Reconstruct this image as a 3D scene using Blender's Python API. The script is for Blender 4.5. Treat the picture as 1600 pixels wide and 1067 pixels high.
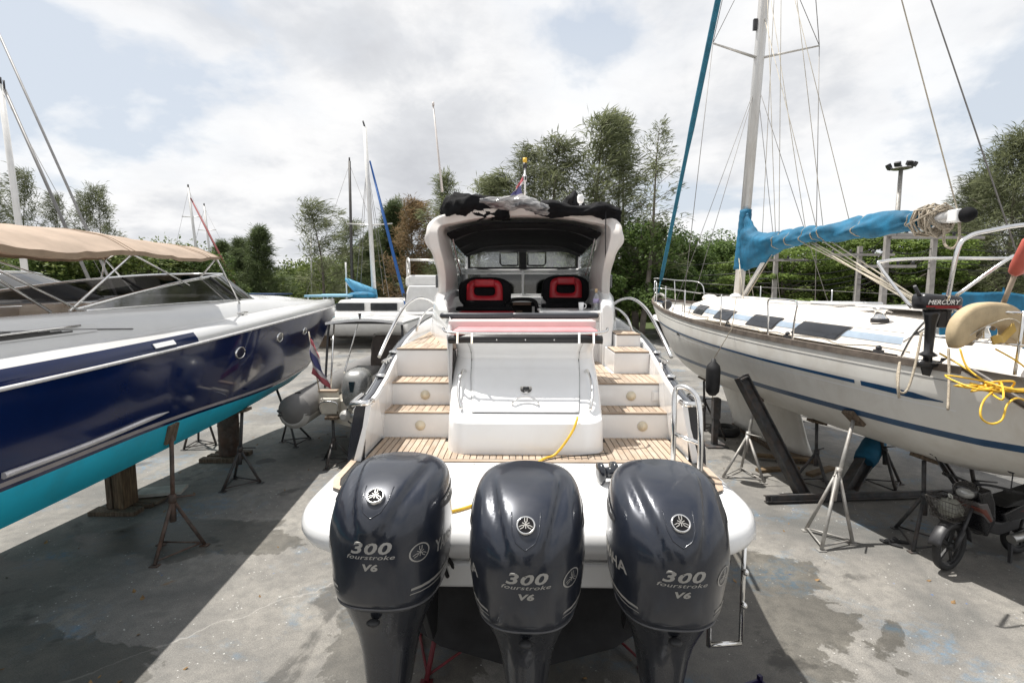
import bpy, bmesh, math, random
import numpy as np
from math import sin, cos, pi, radians, sqrt, atan2
from mathutils import Vector, Matrix
from mathutils.bvhtree import BVHTree

# ---------------------------------------------------------------- camera, sky, sun, exposure
for _o in list(bpy.data.objects):
    bpy.data.objects.remove(_o)
S = bpy.context.scene
C = S.collection
F, CX, CY, H, TH = 780.0, 800.0, 533.5, 3.2, radians(6.1)
cd = bpy.data.cameras.new('camera')
cam = bpy.data.objects.new('camera', cd); C.objects.link(cam)
cd.sensor_width = 36; cd.lens = F / 1600 * 36; cd.clip_start = .05; cd.clip_end = 3000
cam.location = (0, 0, H); cam.rotation_euler = (pi / 2 - TH, 0, 0)
S.camera = cam
SHX, SHY = 0.34, -0.24                       # shadow run per metre of height
EL = atan2(1, sqrt(SHX ** 2 + SHY ** 2))
sd = bpy.data.lights.new('sun', 'SUN'); sd.energy = 4.6; sd.angle = radians(.55); sd.color = (1, .965, .91)
sun = bpy.data.objects.new('sun', sd); C.objects.link(sun)
sun.rotation_euler = Vector((SHX, SHY, -1)).to_track_quat('-Z', 'Y').to_euler()
S.view_settings.view_transform = 'Standard'; S.view_settings.look = 'None'
S.view_settings.exposure = 0.45; S.view_settings.gamma = 1; S.view_settings.use_curve_mapping = False

def N(nt, typ, **kw):
    n = nt.nodes.new(typ)
    for k, v in kw.items():
        if k[0] == 'i' and k[1:].isdigit(): n.inputs[int(k[1:])].default_value = v
        elif k in n.inputs: n.inputs[k].default_value = v
        else: setattr(n, k, v)
    return n
def mth(nt, op, a, b=None, c=None, clamp=False):
    n = nt.nodes.new('ShaderNodeMath'); n.operation = op; n.use_clamp = clamp
    for i, x in enumerate((a, b, c)):
        if x is None: continue
        if isinstance(x, (int, float)): n.inputs[i].default_value = x
        else: nt.links.new(x, n.inputs[i])
    return n.outputs[0]
def ramp(nt, fac, stops):
    n = nt.nodes.new('ShaderNodeValToRGB'); e = n.color_ramp.elements
    while len(e) < len(stops): e.new(.5)
    for i, (p, c) in enumerate(stops):
        e[i].position = p; e[i].color = (c, c, c, 1) if isinstance(c, (int, float)) else (*c, 1)
    nt.links.new(fac, n.inputs[0]); return n.outputs[0]
def mixc(nt, fac, a, b, typ='MIX'):
    n = nt.nodes.new('ShaderNodeMix'); n.data_type = 'RGBA'; n.blend_type = typ
    for idx, x in ((0, fac), (6, a), (7, b)):
        if isinstance(x, (int, float)): n.inputs[idx].default_value = x
        elif isinstance(x, (tuple, list)): n.inputs[idx].default_value = (*x[:3], 1)
        else: nt.links.new(x, n.inputs[idx])
    return n.outputs[2]
def noise(nt, vec, scale, detail=4, rough=.55, dist=0, w=None):
    n = nt.nodes.new('ShaderNodeTexNoise')
    n.inputs['Scale'].default_value = scale; n.inputs['Detail'].default_value = detail
    n.inputs['Roughness'].default_value = rough; n.inputs['Distortion'].default_value = dist
    if vec is not None: nt.links.new(vec, n.inputs['Vector'])
    return n.outputs[0]
def mapping(nt, vec, loc=(0, 0, 0), scale=(1, 1, 1), rot=(0, 0, 0)):
    n = nt.nodes.new('ShaderNodeMapping')
    n.inputs[1].default_value = loc; n.inputs[2].default_value = rot; n.inputs[3].default_value = scale
    nt.links.new(vec, n.inputs[0]); return n.outputs[0]

W = bpy.data.worlds.new('World'); S.world = W; W.use_nodes = True
def make_sky():
    nt = W.node_tree; nt.nodes.clear()
    sky = nt.nodes.new('ShaderNodeTexSky'); sky.sky_type = 'NISHITA'; sky.sun_disc = False
    sky.sun_elevation = EL; sky.sun_rotation = atan2(-SHX, -SHY); sky.air_density = 1.0; sky.dust_density = 2.0; sky.ozone_density = 1.0
    tc = nt.nodes.new('ShaderNodeTexCoord'); d = tc.outputs['Generated']
    sx = nt.nodes.new('ShaderNodeSeparateXYZ'); nt.links.new(d, sx.inputs[0])
    zz = mth(nt, 'ADD', mth(nt, 'MAXIMUM', sx.outputs[2], 0.0), .30)
    cb = nt.nodes.new('ShaderNodeCombineXYZ')
    nt.links.new(mth(nt, 'DIVIDE', sx.outputs[0], zz), cb.inputs[0])
    nt.links.new(mth(nt, 'DIVIDE', sx.outputs[1], zz), cb.inputs[1])
    p = cb.outputs[0]
    big = noise(nt, mapping(nt, p, (3.1, 1.7, 0)), 1.25, 10, .54, .15)
    cov = ramp(nt, big, [(.39, 0), (.445, .8), (.54, 1)])
    shade = noise(nt, mapping(nt, p, (3.1, 1.45, .12)), 1.25, 10, .54, .15)
    fin = noise(nt, mapping(nt, p, (1.3, 6.2, 2)), 3.2, 8, .6, .3)
    shade = mth(nt, 'ADD', mth(nt, 'MULTIPLY', shade, .72), mth(nt, 'MULTIPLY', fin, .28))
    ccol = ramp(nt, shade, [(.41, (7.3, 7.3, 7.3)), (.48, (6.7, 6.7, 6.75)), (.54, (5.4, 5.5, 5.7)), (.64, (4.4, 4.5, 4.75))])
    veil = mixc(nt, ramp(nt, sx.outputs[2], [(.40, .85), (.85, .25)]), sky.outputs[0], (5.1, 5.5, 6.0))
    col = mixc(nt, cov, veil, ccol)
    bg = nt.nodes.new('ShaderNodeBackground'); bg.inputs[1].default_value = .105
    nt.links.new(col, bg.inputs[0])
    out = nt.nodes.new('ShaderNodeOutputWorld'); nt.links.new(bg.outputs[0], out.inputs[0])
make_sky()

# ---------------------------------------------------------------- geometry helpers
RND = random.Random(11)
V = Vector
def ray(u, v):
    xc = (u - CX) / F; yc = (CY - v) / F
    return V((xc, cos(TH) + yc * sin(TH), -sin(TH) + yc * cos(TH)))
def PY(u, v, Y): d = ray(u, v); return V((d.x * Y / d.y, Y, H + d.z * Y / d.y))
def PZ(u, v, z=0.0): d = ray(u, v); t = (z - H) / d.z; return V((d.x * t, d.y * t, z))
def PX(u, v, x): d = ray(u, v); t = x / d.x; return V((x, d.y * t, H + d.z * t))
def lerp(a, b, t): return a + (b - a) * t
def interp(x, xs, ys):
    if x <= xs[0]: return ys[0]
    for i in range(len(xs) - 1):
        if x <= xs[i + 1]:
            t = (x - xs[i]) / (xs[i + 1] - xs[i]); return ys[i] + (ys[i + 1] - ys[i]) * t
    return ys[-1]
def sinterp(x, xs, ys):                    # smooth (Catmull-Rom) interpolation of a table
    n = len(xs)
    if x <= xs[0]: return ys[0]
    if x >= xs[-1]: return ys[-1]
    for i in range(n - 1):
        if x <= xs[i + 1]: break
    h = xs[i + 1] - xs[i]; t = (x - xs[i]) / h
    m0 = (ys[i + 1] - ys[max(i - 1, 0)]) / (xs[i + 1] - xs[max(i - 1, 0)]) * h
    m1 = (ys[min(i + 2, n - 1)] - ys[i]) / (xs[min(i + 2, n - 1)] - xs[i]) * h
    t2, t3 = t * t, t * t * t
    return (2*t3-3*t2+1)*ys[i] + (t3-2*t2+t)*m0 + (-2*t3+3*t2)*ys[i+1] + (t3-t2)*m1
def sm(a, b, x):
    t = min(1, max(0, (x - a) / (b - a))); return t * t * (3 - 2 * t)
def cr(pts, n=6, closed=False):            # Catmull-Rom through points
    pts = [V(p) for p in pts]; L = len(pts); out = []
    for i in range(L if closed else L - 1):
        if closed: p0, p1, p2, p3 = pts[(i-1) % L], pts[i], pts[(i+1) % L], pts[(i+2) % L]
        else: p0, p1, p2, p3 = pts[max(i-1, 0)], pts[i], pts[i+1], pts[min(i+2, L-1)]
        for k in range(n):
            t = k / n
            out.append(.5 * ((2*p1) + (p2-p0)*t + (2*p0-5*p1+4*p2-p3)*t*t + (3*p1-p0-3*p2+p3)*t**3))
    if not closed: out.append(pts[-1])
    return out
def sag(a, b, s, n=8):
    a, b = V(a), V(b)
    return [a.lerp(b, i / n) - V((0, 0, 4 * s * (i / n) * (1 - i / n))) for i in range(n + 1)]
class MB:
    def __init__(s): s.v = []; s.f = []; s.m = []; s.s = []
    def add(s, vs, fs, m=0, smooth=False):
        b = len(s.v); s.v += [tuple(p) for p in vs]
        for f in fs: s.f.append([b + i for i in f]); s.m.append(m); s.s.append(smooth)
        return s
    def box(s, c, d, rot=None, m=0, taper=1):
        c = V(c); h = V(d) / 2; vs = []
        for z in (-1, 1):
            k = taper if z > 0 else 1
            for y in (-1, 1):
                for x in (-1, 1):
                    p = V((x*h.x*k, y*h.y*k, z*h.z))
                    if rot is not None: p = rot @ p
                    vs.append(c + p)
        return s.add(vs, [(0,2,3,1),(4,5,7,6),(0,1,5,4),(2,6,7,3),(0,4,6,2),(1,3,7,5)], m)
    def beam(s, a, b, w, h, up=(0, 0, 1), m=0):
        a, b = V(a), V(b); d = (b - a); L = d.length; d.normalize(); up = V(up)
        x = d.cross(up)
        if x.length < 1e-4: x = d.cross(V((0, 1, 0)))
        x.normalize(); z = x.cross(d)
        return s.box((a + b) / 2, (w, L, h), Matrix((x, d, z)).transposed(), m)
    def tube(s, pts, r, n=8, closed=False, m=0, cap=True, flat=1.0):
        pts = [V(p) for p in pts]; L = len(pts)
        rr = r if isinstance(r, (list, tuple)) else [r] * L
        t0 = (pts[1] - pts[0]).normalized()
        up = V((0, 0, 1)) if abs(t0.z) < .9 else V((1, 0, 0))
        x = t0.cross(up).normalized(); rings = []; prev = t0
        for i in range(L):
            if closed: t = (pts[(i+1) % L] - pts[i-1])
            else: t = pts[min(i+1, L-1)] - pts[max(i-1, 0)]
            if t.length < 1e-9: t = prev.copy()
            t.normalize()
            x = (x - t * x.dot(t))
            if x.length < 1e-6: x = t.orthogonal()
            x.normalize(); y = t.cross(x); prev = t
            rings.append([pts[i] + (x * cos(2*pi*k/n) + y * sin(2*pi*k/n) * flat) * rr[i] for k in range(n)])
        return s.loft(rings, True, (cap and not closed,) * 2, True, m, closed)
    def loft(s, rings, closed=True, cap=(True, True), smooth=True, m=0, loop=False):
        n = len(rings[0]); b = len(s.v); R = len(rings)
        for r in rings: s.v += [tuple(p) for p in r]
        for i in range(R if loop else R - 1):
            j = (i + 1) % R
            for k in range(n if closed else n - 1):
                l = (k + 1) % n
                s.f.append([b+i*n+k, b+i*n+l, b+j*n+l, b+j*n+k]); s.m.append(m); s.s.append(smooth)
        if cap[0]: s.f.append([b + k for k in range(n)][::-1]); s.m.append(m); s.s.append(False)
        if cap[1]: s.f.append([b + (R-1)*n + k for k in range(n)]); s.m.append(m); s.s.append(False)
        return s
    def cyl(s, a, b, r, r2=None, n=16, m=0):
        return s.tube([a, b], [r, r if r2 is None else r2], n, m=m)
    def ball(s, c, r, nu=14, nv=8, m=0, rot=None):
        c = V(c); r = V((r, r, r)) if isinstance(r, (int, float)) else V(r); rings = []
        for i in range(nv + 1):
            a = -pi/2 + pi * i / nv; a = max(-pi/2 + .02, min(pi/2 - .02, a)); ring = []
            for k in range(nu):
                p = V((r.x*cos(a)*cos(2*pi*k/nu), r.y*cos(a)*sin(2*pi*k/nu), r.z*sin(a)))
                ring.append(c + (rot @ p if rot is not None else p))
            rings.append(ring)
        return s.loft(rings, True, (True, True), True, m)
    def lathe(s, prof, c=(0, 0, 0), axis=(0, 0, 1), n=20, m=0):   # prof: (radius, height)
        q = V((0, 0, 1)).rotation_difference(V(axis).normalized()).to_matrix(); c = V(c)
        return s.loft([[c + q @ V((max(r, .0005)*cos(2*pi*k/n), max(r, .0005)*sin(2*pi*k/n), h)) for k in range(n)] for r, h in prof], m=m)
    def prism(s, poly, d, m=0):            # polygon of 3-D points pushed along vector d
        n = len(poly); d = V(d); a = [V(p) for p in poly]
        return s.add(a + [p + d for p in a], [list(range(n))[::-1], list(range(n, 2*n))] + [(i, (i+1) % n, (i+1) % n + n, i + n) for i in range(n)], m)
    def grid(s, fn, nu, nv, m=0, smooth=True, thick=None):
        vs = [fn(i / nu, j / nv) for j in range(nv + 1) for i in range(nu + 1)]; w = nu + 1
        fs = [(j*w+i, j*w+i+1, (j+1)*w+i+1, (j+1)*w+i) for j in range(nv) for i in range(nu)]
        s.add(vs, fs, m, smooth)
        if thick is not None:
            t = V(thick); vs2 = [V(p) + t for p in vs]; s.add(vs2, [f[::-1] for f in fs], m, smooth)
            bd = [i for i in range(nu)] + [j*w+nu for j in range(nv)] + [nv*w+i for i in range(nu, 0, -1)] + [j*w for j in range(nv, 0, -1)]
            k = len(bd); s.add([vs[i] for i in bd] + [vs2[i] for i in bd], [(i, i+k, (i+1) % k + k, (i+1) % k) for i in range(k)], m, False)
        return s
    def build(s, name, mats, parent=None, world=False, bevel=0, seg=2, sub=0, solid=0, label=None, fix=True):
        vs = s.v
        if world and parent is not None:
            o = V((0, 0, 0)); p = parent
            while p: o += p.location; p = p.parent
            vs = [V(q) - o for q in vs]
        me = bpy.data.meshes.new(name); me.from_pydata([tuple(q) for q in vs], [], s.f)
        for mt in (mats if isinstance(mats, (list, tuple)) else [mats]): me.materials.append(mt)
        me.polygons.foreach_set('material_index', s.m); me.polygons.foreach_set('use_smooth', s.s)
        if fix:
            bm = bmesh.new(); bm.from_mesh(me); bmesh.ops.recalc_face_normals(bm, faces=bm.faces); bm.to_mesh(me); bm.free()
        me.update()
        return link(name, me, parent, bevel, seg, sub, solid, label)
def sharp(o, a=32):
    o.data.set_sharp_from_angle(angle=radians(a)); return o
def link(name, me, parent=None, bevel=0, seg=2, sub=0, solid=0, label=None):
    o = bpy.data.objects.new(name, me); C.objects.link(o)
    if parent is not None: o.parent = parent
    if solid: q = o.modifiers.new('solid', 'SOLIDIFY'); q.thickness = solid; q.offset = 0
    if bevel: q = o.modifiers.new('bevel', 'BEVEL'); q.width = bevel; q.segments = seg; q.limit_method = 'ANGLE'; q.angle_limit = radians(35); q.harden_normals = False
    if sub: q = o.modifiers.new('sub', 'SUBSURF'); q.levels = q.render_levels = sub
    if label: o['label'] = label
    return o
def thing(name, label, cat, loc=(0, 0, 0), rz=0.0, group=None):
    o = bpy.data.objects.new(name, None); C.objects.link(o); o.empty_display_size = .2
    o.location = loc; o.rotation_euler = (0, 0, rz); return tag(o, label, cat, group)
def tag(o, label, cat, group=None):
    o['label'] = label; o['category'] = cat; o['kind'] = 'thing'
    if group: o['group'] = group
    return o
def kind(o, k): o['kind'] = k; return o
KIDS = {}
def dup(o, parent=None, loc=None, rz=None, scale=None, label=None):
    kids = [c for c in bpy.data.objects if c.parent == o] if o.name not in KIDS else KIDS[o.name]
    KIDS[o.name] = kids
    c = o.copy(); C.objects.link(c)
    if parent is not None: c.parent = parent
    if loc is not None: c.location = loc
    if rz is not None: c.rotation_euler = (0, 0, rz)
    if scale is not None: c.scale = scale if not isinstance(scale, (int, float)) else (scale,) * 3
    if label: c['label'] = label
    for k in kids: dup(k, c)
    return c
def text_geo(txt, size, shear=0.0, sx=1.0, offset=0.0, spacing=1.0, sub=0):
    cu = bpy.data.curves.new('t', 'FONT'); cu.body = txt; cu.size = size; cu.shear = shear; cu.offset = offset
    cu.align_x = 'CENTER'; cu.space_character = spacing; cu.resolution_u = 3
    o = bpy.data.objects.new('t', cu); C.objects.link(o)
    dg = bpy.context.evaluated_depsgraph_get(); me = bpy.data.meshes.new_from_object(o.evaluated_get(dg))
    bm = bmesh.new(); bm.from_mesh(me); bmesh.ops.triangulate(bm, faces=bm.faces)
    bmesh.ops.remove_doubles(bm, verts=bm.verts, dist=1e-5)
    if sub:
        es = [e for e in bm.edges if e.calc_length() > sub]
        for _ in range(3):
            if not es: break
            bmesh.ops.subdivide_edges(bm, edges=es, cuts=1); bmesh.ops.triangulate(bm, faces=[f for f in bm.faces if len(f.verts) > 3])
            es = [e for e in bm.edges if e.calc_length() > sub]
    bm.verts.ensure_lookup_table()
    vs = [(v.co.x * sx, v.co.y) for v in bm.verts]; fs = [[v.index for v in f.verts] for f in bm.faces]
    bm.free(); bpy.data.objects.remove(o); bpy.data.curves.remove(cu); bpy.data.meshes.remove(me)
    return vs, fs

# ---------------------------------------------------------------- materials
def M(name, col, rough=.5, metal=0.0, var=.10, vs=4.0, bump=0.0, bs=80.0, coat=0.0, spec=.5, dirt=0.0, dirtcol=(.12, .09, .06), ds=2.0, stretch=(1, 1, 1), trans=0.0, rvar=.12, objvar=0.0, crough=.04):
    m = bpy.data.materials.new(name); m.use_nodes = True; nt = m.node_tree
    b = nt.nodes['Principled BSDF']; tc = nt.nodes.new('ShaderNodeTexCoord'); p = mapping(nt, tc.outputs['Object'], scale=stretch)
    n1 = noise(nt, p, vs, 6, .6)
    lo = tuple(max(0, c * (1 - var * 1.6)) for c in col); hi = tuple(min(1, c * (1 + var * 1.6)) for c in col)
    c = ramp(nt, n1, [(.28, lo), (.72, hi)])
    if objvar:
        oi = nt.nodes.new('ShaderNodeObjectInfo')
        k = mth(nt, 'MULTIPLY_ADD', oi.outputs['Random'], 2 * objvar, 1 - objvar)
        hs = nt.nodes.new('ShaderNodeHueSaturation'); nt.links.new(k, hs.inputs['Value']); nt.links.new(c, hs.inputs['Color']); c = hs.outputs[0]
    if dirt:
        n2 = noise(nt, mapping(nt, tc.outputs['Object'], (3, 1, 7), (1, 1, .6)), ds, 8, .68, .4)
        c = mixc(nt, mth(nt, 'MULTIPLY', ramp(nt, n2, [(.46, 0), (.72, 1)]), dirt), c, dirtcol)
    nt.links.new(c, b.inputs['Base Color'])
    b.inputs['Metallic'].default_value = metal; b.inputs['Specular IOR Level'].default_value = spec
    r = mth(nt, 'MULTIPLY_ADD', noise(nt, p, vs * 2.3, 5, .6), rvar * 2, rough - rvar, clamp=True); nt.links.new(r, b.inputs['Roughness'])
    if coat: b.inputs['Coat Weight'].default_value = coat; b.inputs['Coat Roughness'].default_value = crough
    if bump:
        bn = nt.nodes.new('ShaderNodeBump'); bn.inputs['Strength'].default_value = bump; bn.inputs['Distance'].default_value = .01
        nt.links.new(noise(nt, p, bs, 5, .6), bn.inputs['Height']); nt.links.new(bn.outputs[0], b.inputs['Normal'])
    if trans:
        tr = nt.nodes.new('ShaderNodeBsdfTranslucent'); nt.links.new(c, tr.inputs[0])
        mx = nt.nodes.new('ShaderNodeMixShader'); mx.inputs[0].default_value = trans
        nt.links.new(b.outputs[0], mx.inputs[1]); nt.links.new(tr.outputs[0], mx.inputs[2])
        nt.links.new(mx.outputs[0], nt.nodes['Material Output'].inputs[0])
    return m
def glass(name, tint, refl=.12, rough=.03):
    m = bpy.data.materials.new(name); m.use_nodes = True; nt = m.node_tree; nt.nodes.clear()
    t = nt.nodes.new('ShaderNodeBsdfTransparent'); t.inputs[0].default_value = (*tint, 1)
    g = nt.nodes.new('ShaderNodeBsdfGlossy'); g.inputs[0].default_value = (1, 1, 1, 1)
    tc = nt.nodes.new('ShaderNodeTexCoord')
    nt.links.new(mth(nt, 'MULTIPLY_ADD', noise(nt, tc.outputs['Object'], 3, 4), .06, rough), g.inputs[1])
    lw = nt.nodes.new('ShaderNodeLayerWeight'); lw.inputs[0].default_value = .25
    f = mth(nt, 'MULTIPLY_ADD', lw.outputs[1], .6, refl * .3, clamp=True)
    mx = nt.nodes.new('ShaderNodeMixShader'); nt.links.new(f, mx.inputs[0]); nt.links.new(t.outputs[0], mx.inputs[1]); nt.links.new(g.outputs[0], mx.inputs[2])
    o = nt.nodes.new('ShaderNodeOutputMaterial'); nt.links.new(mx.outputs[0], o.inputs[0]); return m
def teak_mat(name, col, rot=False):
    m = bpy.data.materials.new(name); m.use_nodes = True; nt = m.node_tree; b = nt.nodes['Principled BSDF']
    tc = nt.nodes.new('ShaderNodeTexCoord'); oi = nt.nodes.new('ShaderNodeObjectInfo')
    off = nt.nodes.new('ShaderNodeVectorMath'); off.operation = 'ADD'
    cb = nt.nodes.new('ShaderNodeCombineXYZ'); nt.links.new(mth(nt, 'MULTIPLY', oi.outputs['Random'], 37.0), cb.inputs[2])
    nt.links.new(tc.outputs['Object'], off.inputs[0]); nt.links.new(cb.outputs[0], off.inputs[1])
    p = mapping(nt, off.outputs[0], scale=((4, 60, 60) if rot else (60, 4, 60)))
    g = noise(nt, p, 1.4, 5, .65, .3); big = noise(nt, off.outputs[0], 5, 4)
    c = mixc(nt, ramp(nt, g, [(.3, 0), (.7, 1)]), tuple(x * .72 for x in col), tuple(min(1, x * 1.2) for x in col))
    c = mixc(nt, ramp(nt, big, [(.4, 0), (.75, .5)]), c, (.50, .46, .40))
    hs = nt.nodes.new('ShaderNodeHueSaturation'); nt.links.new(mth(nt, 'MULTIPLY_ADD', oi.outputs['Random'], .34, .83), hs.inputs['Value']); nt.links.new(c, hs.inputs['Color'])
    nt.links.new(hs.outputs[0], b.inputs['Base Color']); b.inputs['Roughness'].default_value = .7; b.inputs['Specular IOR Level'].default_value = .25
    bn = nt.nodes.new('ShaderNodeBump'); bn.inputs['Strength'].default_value = .25; bn.inputs['Distance'].default_value = .004
    nt.links.new(g, bn.inputs['Height']); nt.links.new(bn.outputs[0], b.inputs['Normal']); return m

gel = M('white_gelcoat', (.85, .85, .845), .22, var=.015, vs=1.5, coat=.5, rvar=.06, dirt=.10, dirtcol=(.5, .45, .38), ds=3)
gelold = M('weathered_gelcoat', (.77, .75, .70), .38, var=.05, vs=1.2, coat=.15, dirt=.28, dirtcol=(.44, .36, .26), ds=2.2, stretch=(1, 1, .35))
offwhite = M('warm_white_paint', (.70, .66, .62), .4, var=.04, dirt=.12, dirtcol=(.45, .38, .32))
chrome = M('polished_steel', (.78, .77, .75), .13, 1.0, var=.05, vs=9, rvar=.05)
dullmetal = M('brushed_aluminium', (.55, .55, .54), .38, 1.0, var=.1, vs=8)
mastm = M('mast_aluminium', (.62, .61, .59), .42, .55, var=.08, vs=3, dirt=.25, dirtcol=(.4, .34, .28), stretch=(6, 6, .4))
blackgloss = M('black_gloss', (.013, .015, .02), .14, var=.2, coat=.6, rvar=.06)
blackrub = M('black_rubber', (.02, .02, .021), .6, var=.25, vs=12, bump=.1)
blackcan = M('black_canvas', (.006, .006, .007), .85, var=.35, vs=6, bump=.25, bs=160, spec=.2)
greycap = M('dark_plastic', (.035, .035, .038), .45, var=.2, vs=10)
teak = teak_mat('weathered_teak', (.42, .32, .235))
teakx = teak_mat('weathered_teak_across', (.42, .32, .235), True)
caulk = M('dark_caulking', (.03, .028, .026), .8)
redv = M('red_vinyl', (.42, .012, .022), .42, var=.12, vs=5, bump=.08, bs=60)
pinkv = M('faded_pink_vinyl', (.70, .27, .28), .5, var=.1, vs=5, bump=.08, bs=60)
yellowm = M('yellow_hose', (.75, .46, .04), .45, var=.12, vs=12)
ropem = M('grubby_rope', (.36, .31, .24), .85, var=.3, vs=60, bump=.6, bs=240)
rust = M('rusty_steel', (.095, .072, .06), .75, var=.4, vs=9, bump=.3, bs=40, dirt=.6, dirtcol=(.16, .06, .025), ds=6)
darksteel = M('dark_painted_steel', (.055, .056, .058), .6, var=.35, vs=8, bump=.2, dirt=.45, dirtcol=(.14, .075, .04), ds=7)
galv = M('galvanised_steel', (.36, .35, .33), .55, .35, var=.2, vs=9, dirt=.45, dirtcol=(.16, .10, .06), ds=6)
wood = M('weathered_timber', (.13, .095, .065), .85, var=.4, vs=5, bump=.5, bs=30, stretch=(7, 7, .8), dirt=.35, dirtcol=(.04, .03, .025))
bluecan = M('blue_sailcloth', (.005, .125, .235), .75, var=.25, vs=4, bump=.35, bs=50, dirt=.45, dirtcol=(.008, .06, .11), ds=5)
tealcan = M('teal_sailcloth', (.015, .13, .20), .7, var=.2, vs=5, bump=.2)
smoke = glass('smoked_glass', (.085, .085, .088), .3)
clear = glass('clear_vinyl', (.80, .82, .82), .5, .1)
tinted = glass('tinted_glass', (.16, .185, .18), .2)
silverdecal = M('silver_decal', (.34, .33, .31), .45, .3, var=.06)
whitedecal = M('white_decal', (.8, .8, .8), .4, var=.03)
# ---------------------------------------------------------------- the yard surface
def make_ground():
    m = bpy.data.materials.new('stained_concrete'); m.use_nodes = True; nt = m.node_tree; b = nt.nodes['Principled BSDF']
    tc = nt.nodes.new('ShaderNodeTexCoord'); p = tc.outputs['Object']
    a = noise(nt, p, .55, 8, .62, .4); g = noise(nt, p, 7, 8, .7); fine = noise(nt, p, 90, 3, .7)
    c = ramp(nt, a, [(.32, (.115, .115, .11)), (.46, (.192, .183, .168)), (.56, (.24, .227, .205)), (.70, (.315, .298, .265))])
    c = mixc(nt, mth(nt, 'MULTIPLY', ramp(nt, g, [(.38, 1), (.58, 0)]), .5), c, (.115, .112, .105))
    c = mixc(nt, .55, c, ramp(nt, fine, [(.3, .22), (.5, .52), (.72, .86)]), 'OVERLAY')
    # paint wash left on the slab: pale blue and cyan smears
    blu = mth(nt, 'MULTIPLY', ramp(nt, noise(nt, mapping(nt, p, (5, 2, 0)), .9, 7, .66, .6), [(.54, 0), (.68, 1)]), ramp(nt, noise(nt, p, 11, 6, .7), [(.42, 0), (.6, 1)]))
    c = mixc(nt, mth(nt, 'MULTIPLY', blu, .7), c, (.10, .20, .30))
    dots = nt.nodes.new('ShaderNodeTexVoronoi'); dots.inputs['Scale'].default_value = 5.5; dots.inputs['Randomness'].default_value = 1; nt.links.new(mapping(nt, p, (0, 0, 0)), dots.inputs['Vector'])
    dm = mth(nt, 'MULTIPLY', ramp(nt, mth(nt, 'ADD', dots.outputs['Distance'], mth(nt, 'MULTIPLY', noise(nt, p, 24, 5, .7), .28)), [(.19, 1), (.215, 0)]), ramp(nt, noise(nt, mapping(nt, p, (9, 4, 0)), 1.3, 4), [(.5, 0), (.56, 1)]))
    c = mixc(nt, mth(nt, 'MULTIPLY', dm, .7), c, mixc(nt, ramp(nt, dots.outputs['Color'], [(.35, 0), (.4, 1)]), (.05, .14, .36), (.55, .55, .52)))
    d2 = nt.nodes.new('ShaderNodeTexVoronoi'); d2.inputs['Scale'].default_value = 16; nt.links.new(p, d2.inputs['Vector'])
    c = mixc(nt, mth(nt, 'MULTIPLY', ramp(nt, d2.outputs['Distance'], [(.09, 1), (.13, 0)]), ramp(nt, noise(nt, p, 2.3, 4), [(.48, 0), (.6, .8)])), c, (.66, .65, .62))
    # dark oil stains
    oil = ramp(nt, noise(nt, mapping(nt, p, (21, 13, 0)), .75, 8, .6, .5), [(.60, 0), (.64, 1)])
    c = mixc(nt, mth(nt, 'MULTIPLY', oil, .62), c, (.05, .048, .045))
    org = ramp(nt, noise(nt, mapping(nt, p, (31, 17, 0)), 1.7, 6, .6), [(.69, 0), (.74, .6)])
    c = mixc(nt, org, c, (.26, .15, .06))
    # hairline crack and slab joints
    wv = noise(nt, p, 2.2, 5, .6); sx = nt.nodes.new('ShaderNodeSeparateXYZ'); nt.links.new(p, sx.inputs[0])
    for (ax, ay, ac, w) in ((.62, -.78, 5.05, .008), (.99, -.12, -11.3, .010), (.05, 1, 19.2, .014)):
        dd = mth(nt, 'ADD', mth(nt, 'ADD', mth(nt, 'MULTIPLY', sx.outputs[0], ax), mth(nt, 'MULTIPLY', sx.outputs[1], ay)), mth(nt, 'MULTIPLY_ADD', wv, .35, ac))
        c = mixc(nt, mth(nt, 'MULTIPLY', ramp(nt, mth(nt, 'ABSOLUTE', dd), [(0, 1), (w * 2, 0)]), .5), c, (.42, .40, .37))
    # wet patches; those under the navy yacht also paint in its deeper shade
    wet_shade = None; wn = mth(nt, 'MULTIPLY_ADD', noise(nt, p, 1.15, 10, .66, .35), 4.2, -2.1)
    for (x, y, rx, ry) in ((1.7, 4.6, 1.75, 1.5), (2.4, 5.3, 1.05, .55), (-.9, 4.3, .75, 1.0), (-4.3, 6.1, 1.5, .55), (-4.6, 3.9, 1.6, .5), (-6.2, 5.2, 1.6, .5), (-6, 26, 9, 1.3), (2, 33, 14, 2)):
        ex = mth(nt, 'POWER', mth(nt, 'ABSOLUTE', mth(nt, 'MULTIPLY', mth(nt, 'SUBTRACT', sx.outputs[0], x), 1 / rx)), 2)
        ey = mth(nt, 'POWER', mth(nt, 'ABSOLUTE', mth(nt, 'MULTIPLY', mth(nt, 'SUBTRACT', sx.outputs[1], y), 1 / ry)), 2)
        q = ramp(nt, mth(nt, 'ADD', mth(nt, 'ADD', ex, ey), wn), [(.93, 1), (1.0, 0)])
        wet_shade = q if wet_shade is None else mth(nt, 'MAXIMUM', wet_shade, q)
    c = mixc(nt, mth(nt, 'MULTIPLY', wet_shade, .66), c, mixc(nt, 1, c, (.34, .33, .30), 'MULTIPLY'))
    # beyond the yard the ground turns to rough grass
    gm = ramp(nt, mth(nt, 'ADD', mth(nt, 'MULTIPLY', sx.outputs[1], .01), mth(nt, 'MULTIPLY', noise(nt, p, .4, 4), .06)), [(.40, 0), (.42, 1)])
    c = mixc(nt, gm, c, mixc(nt, g, (.03, .05, .012), (.10, .13, .04)))
    nt.links.new(c, b.inputs['Base Color'])
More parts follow.
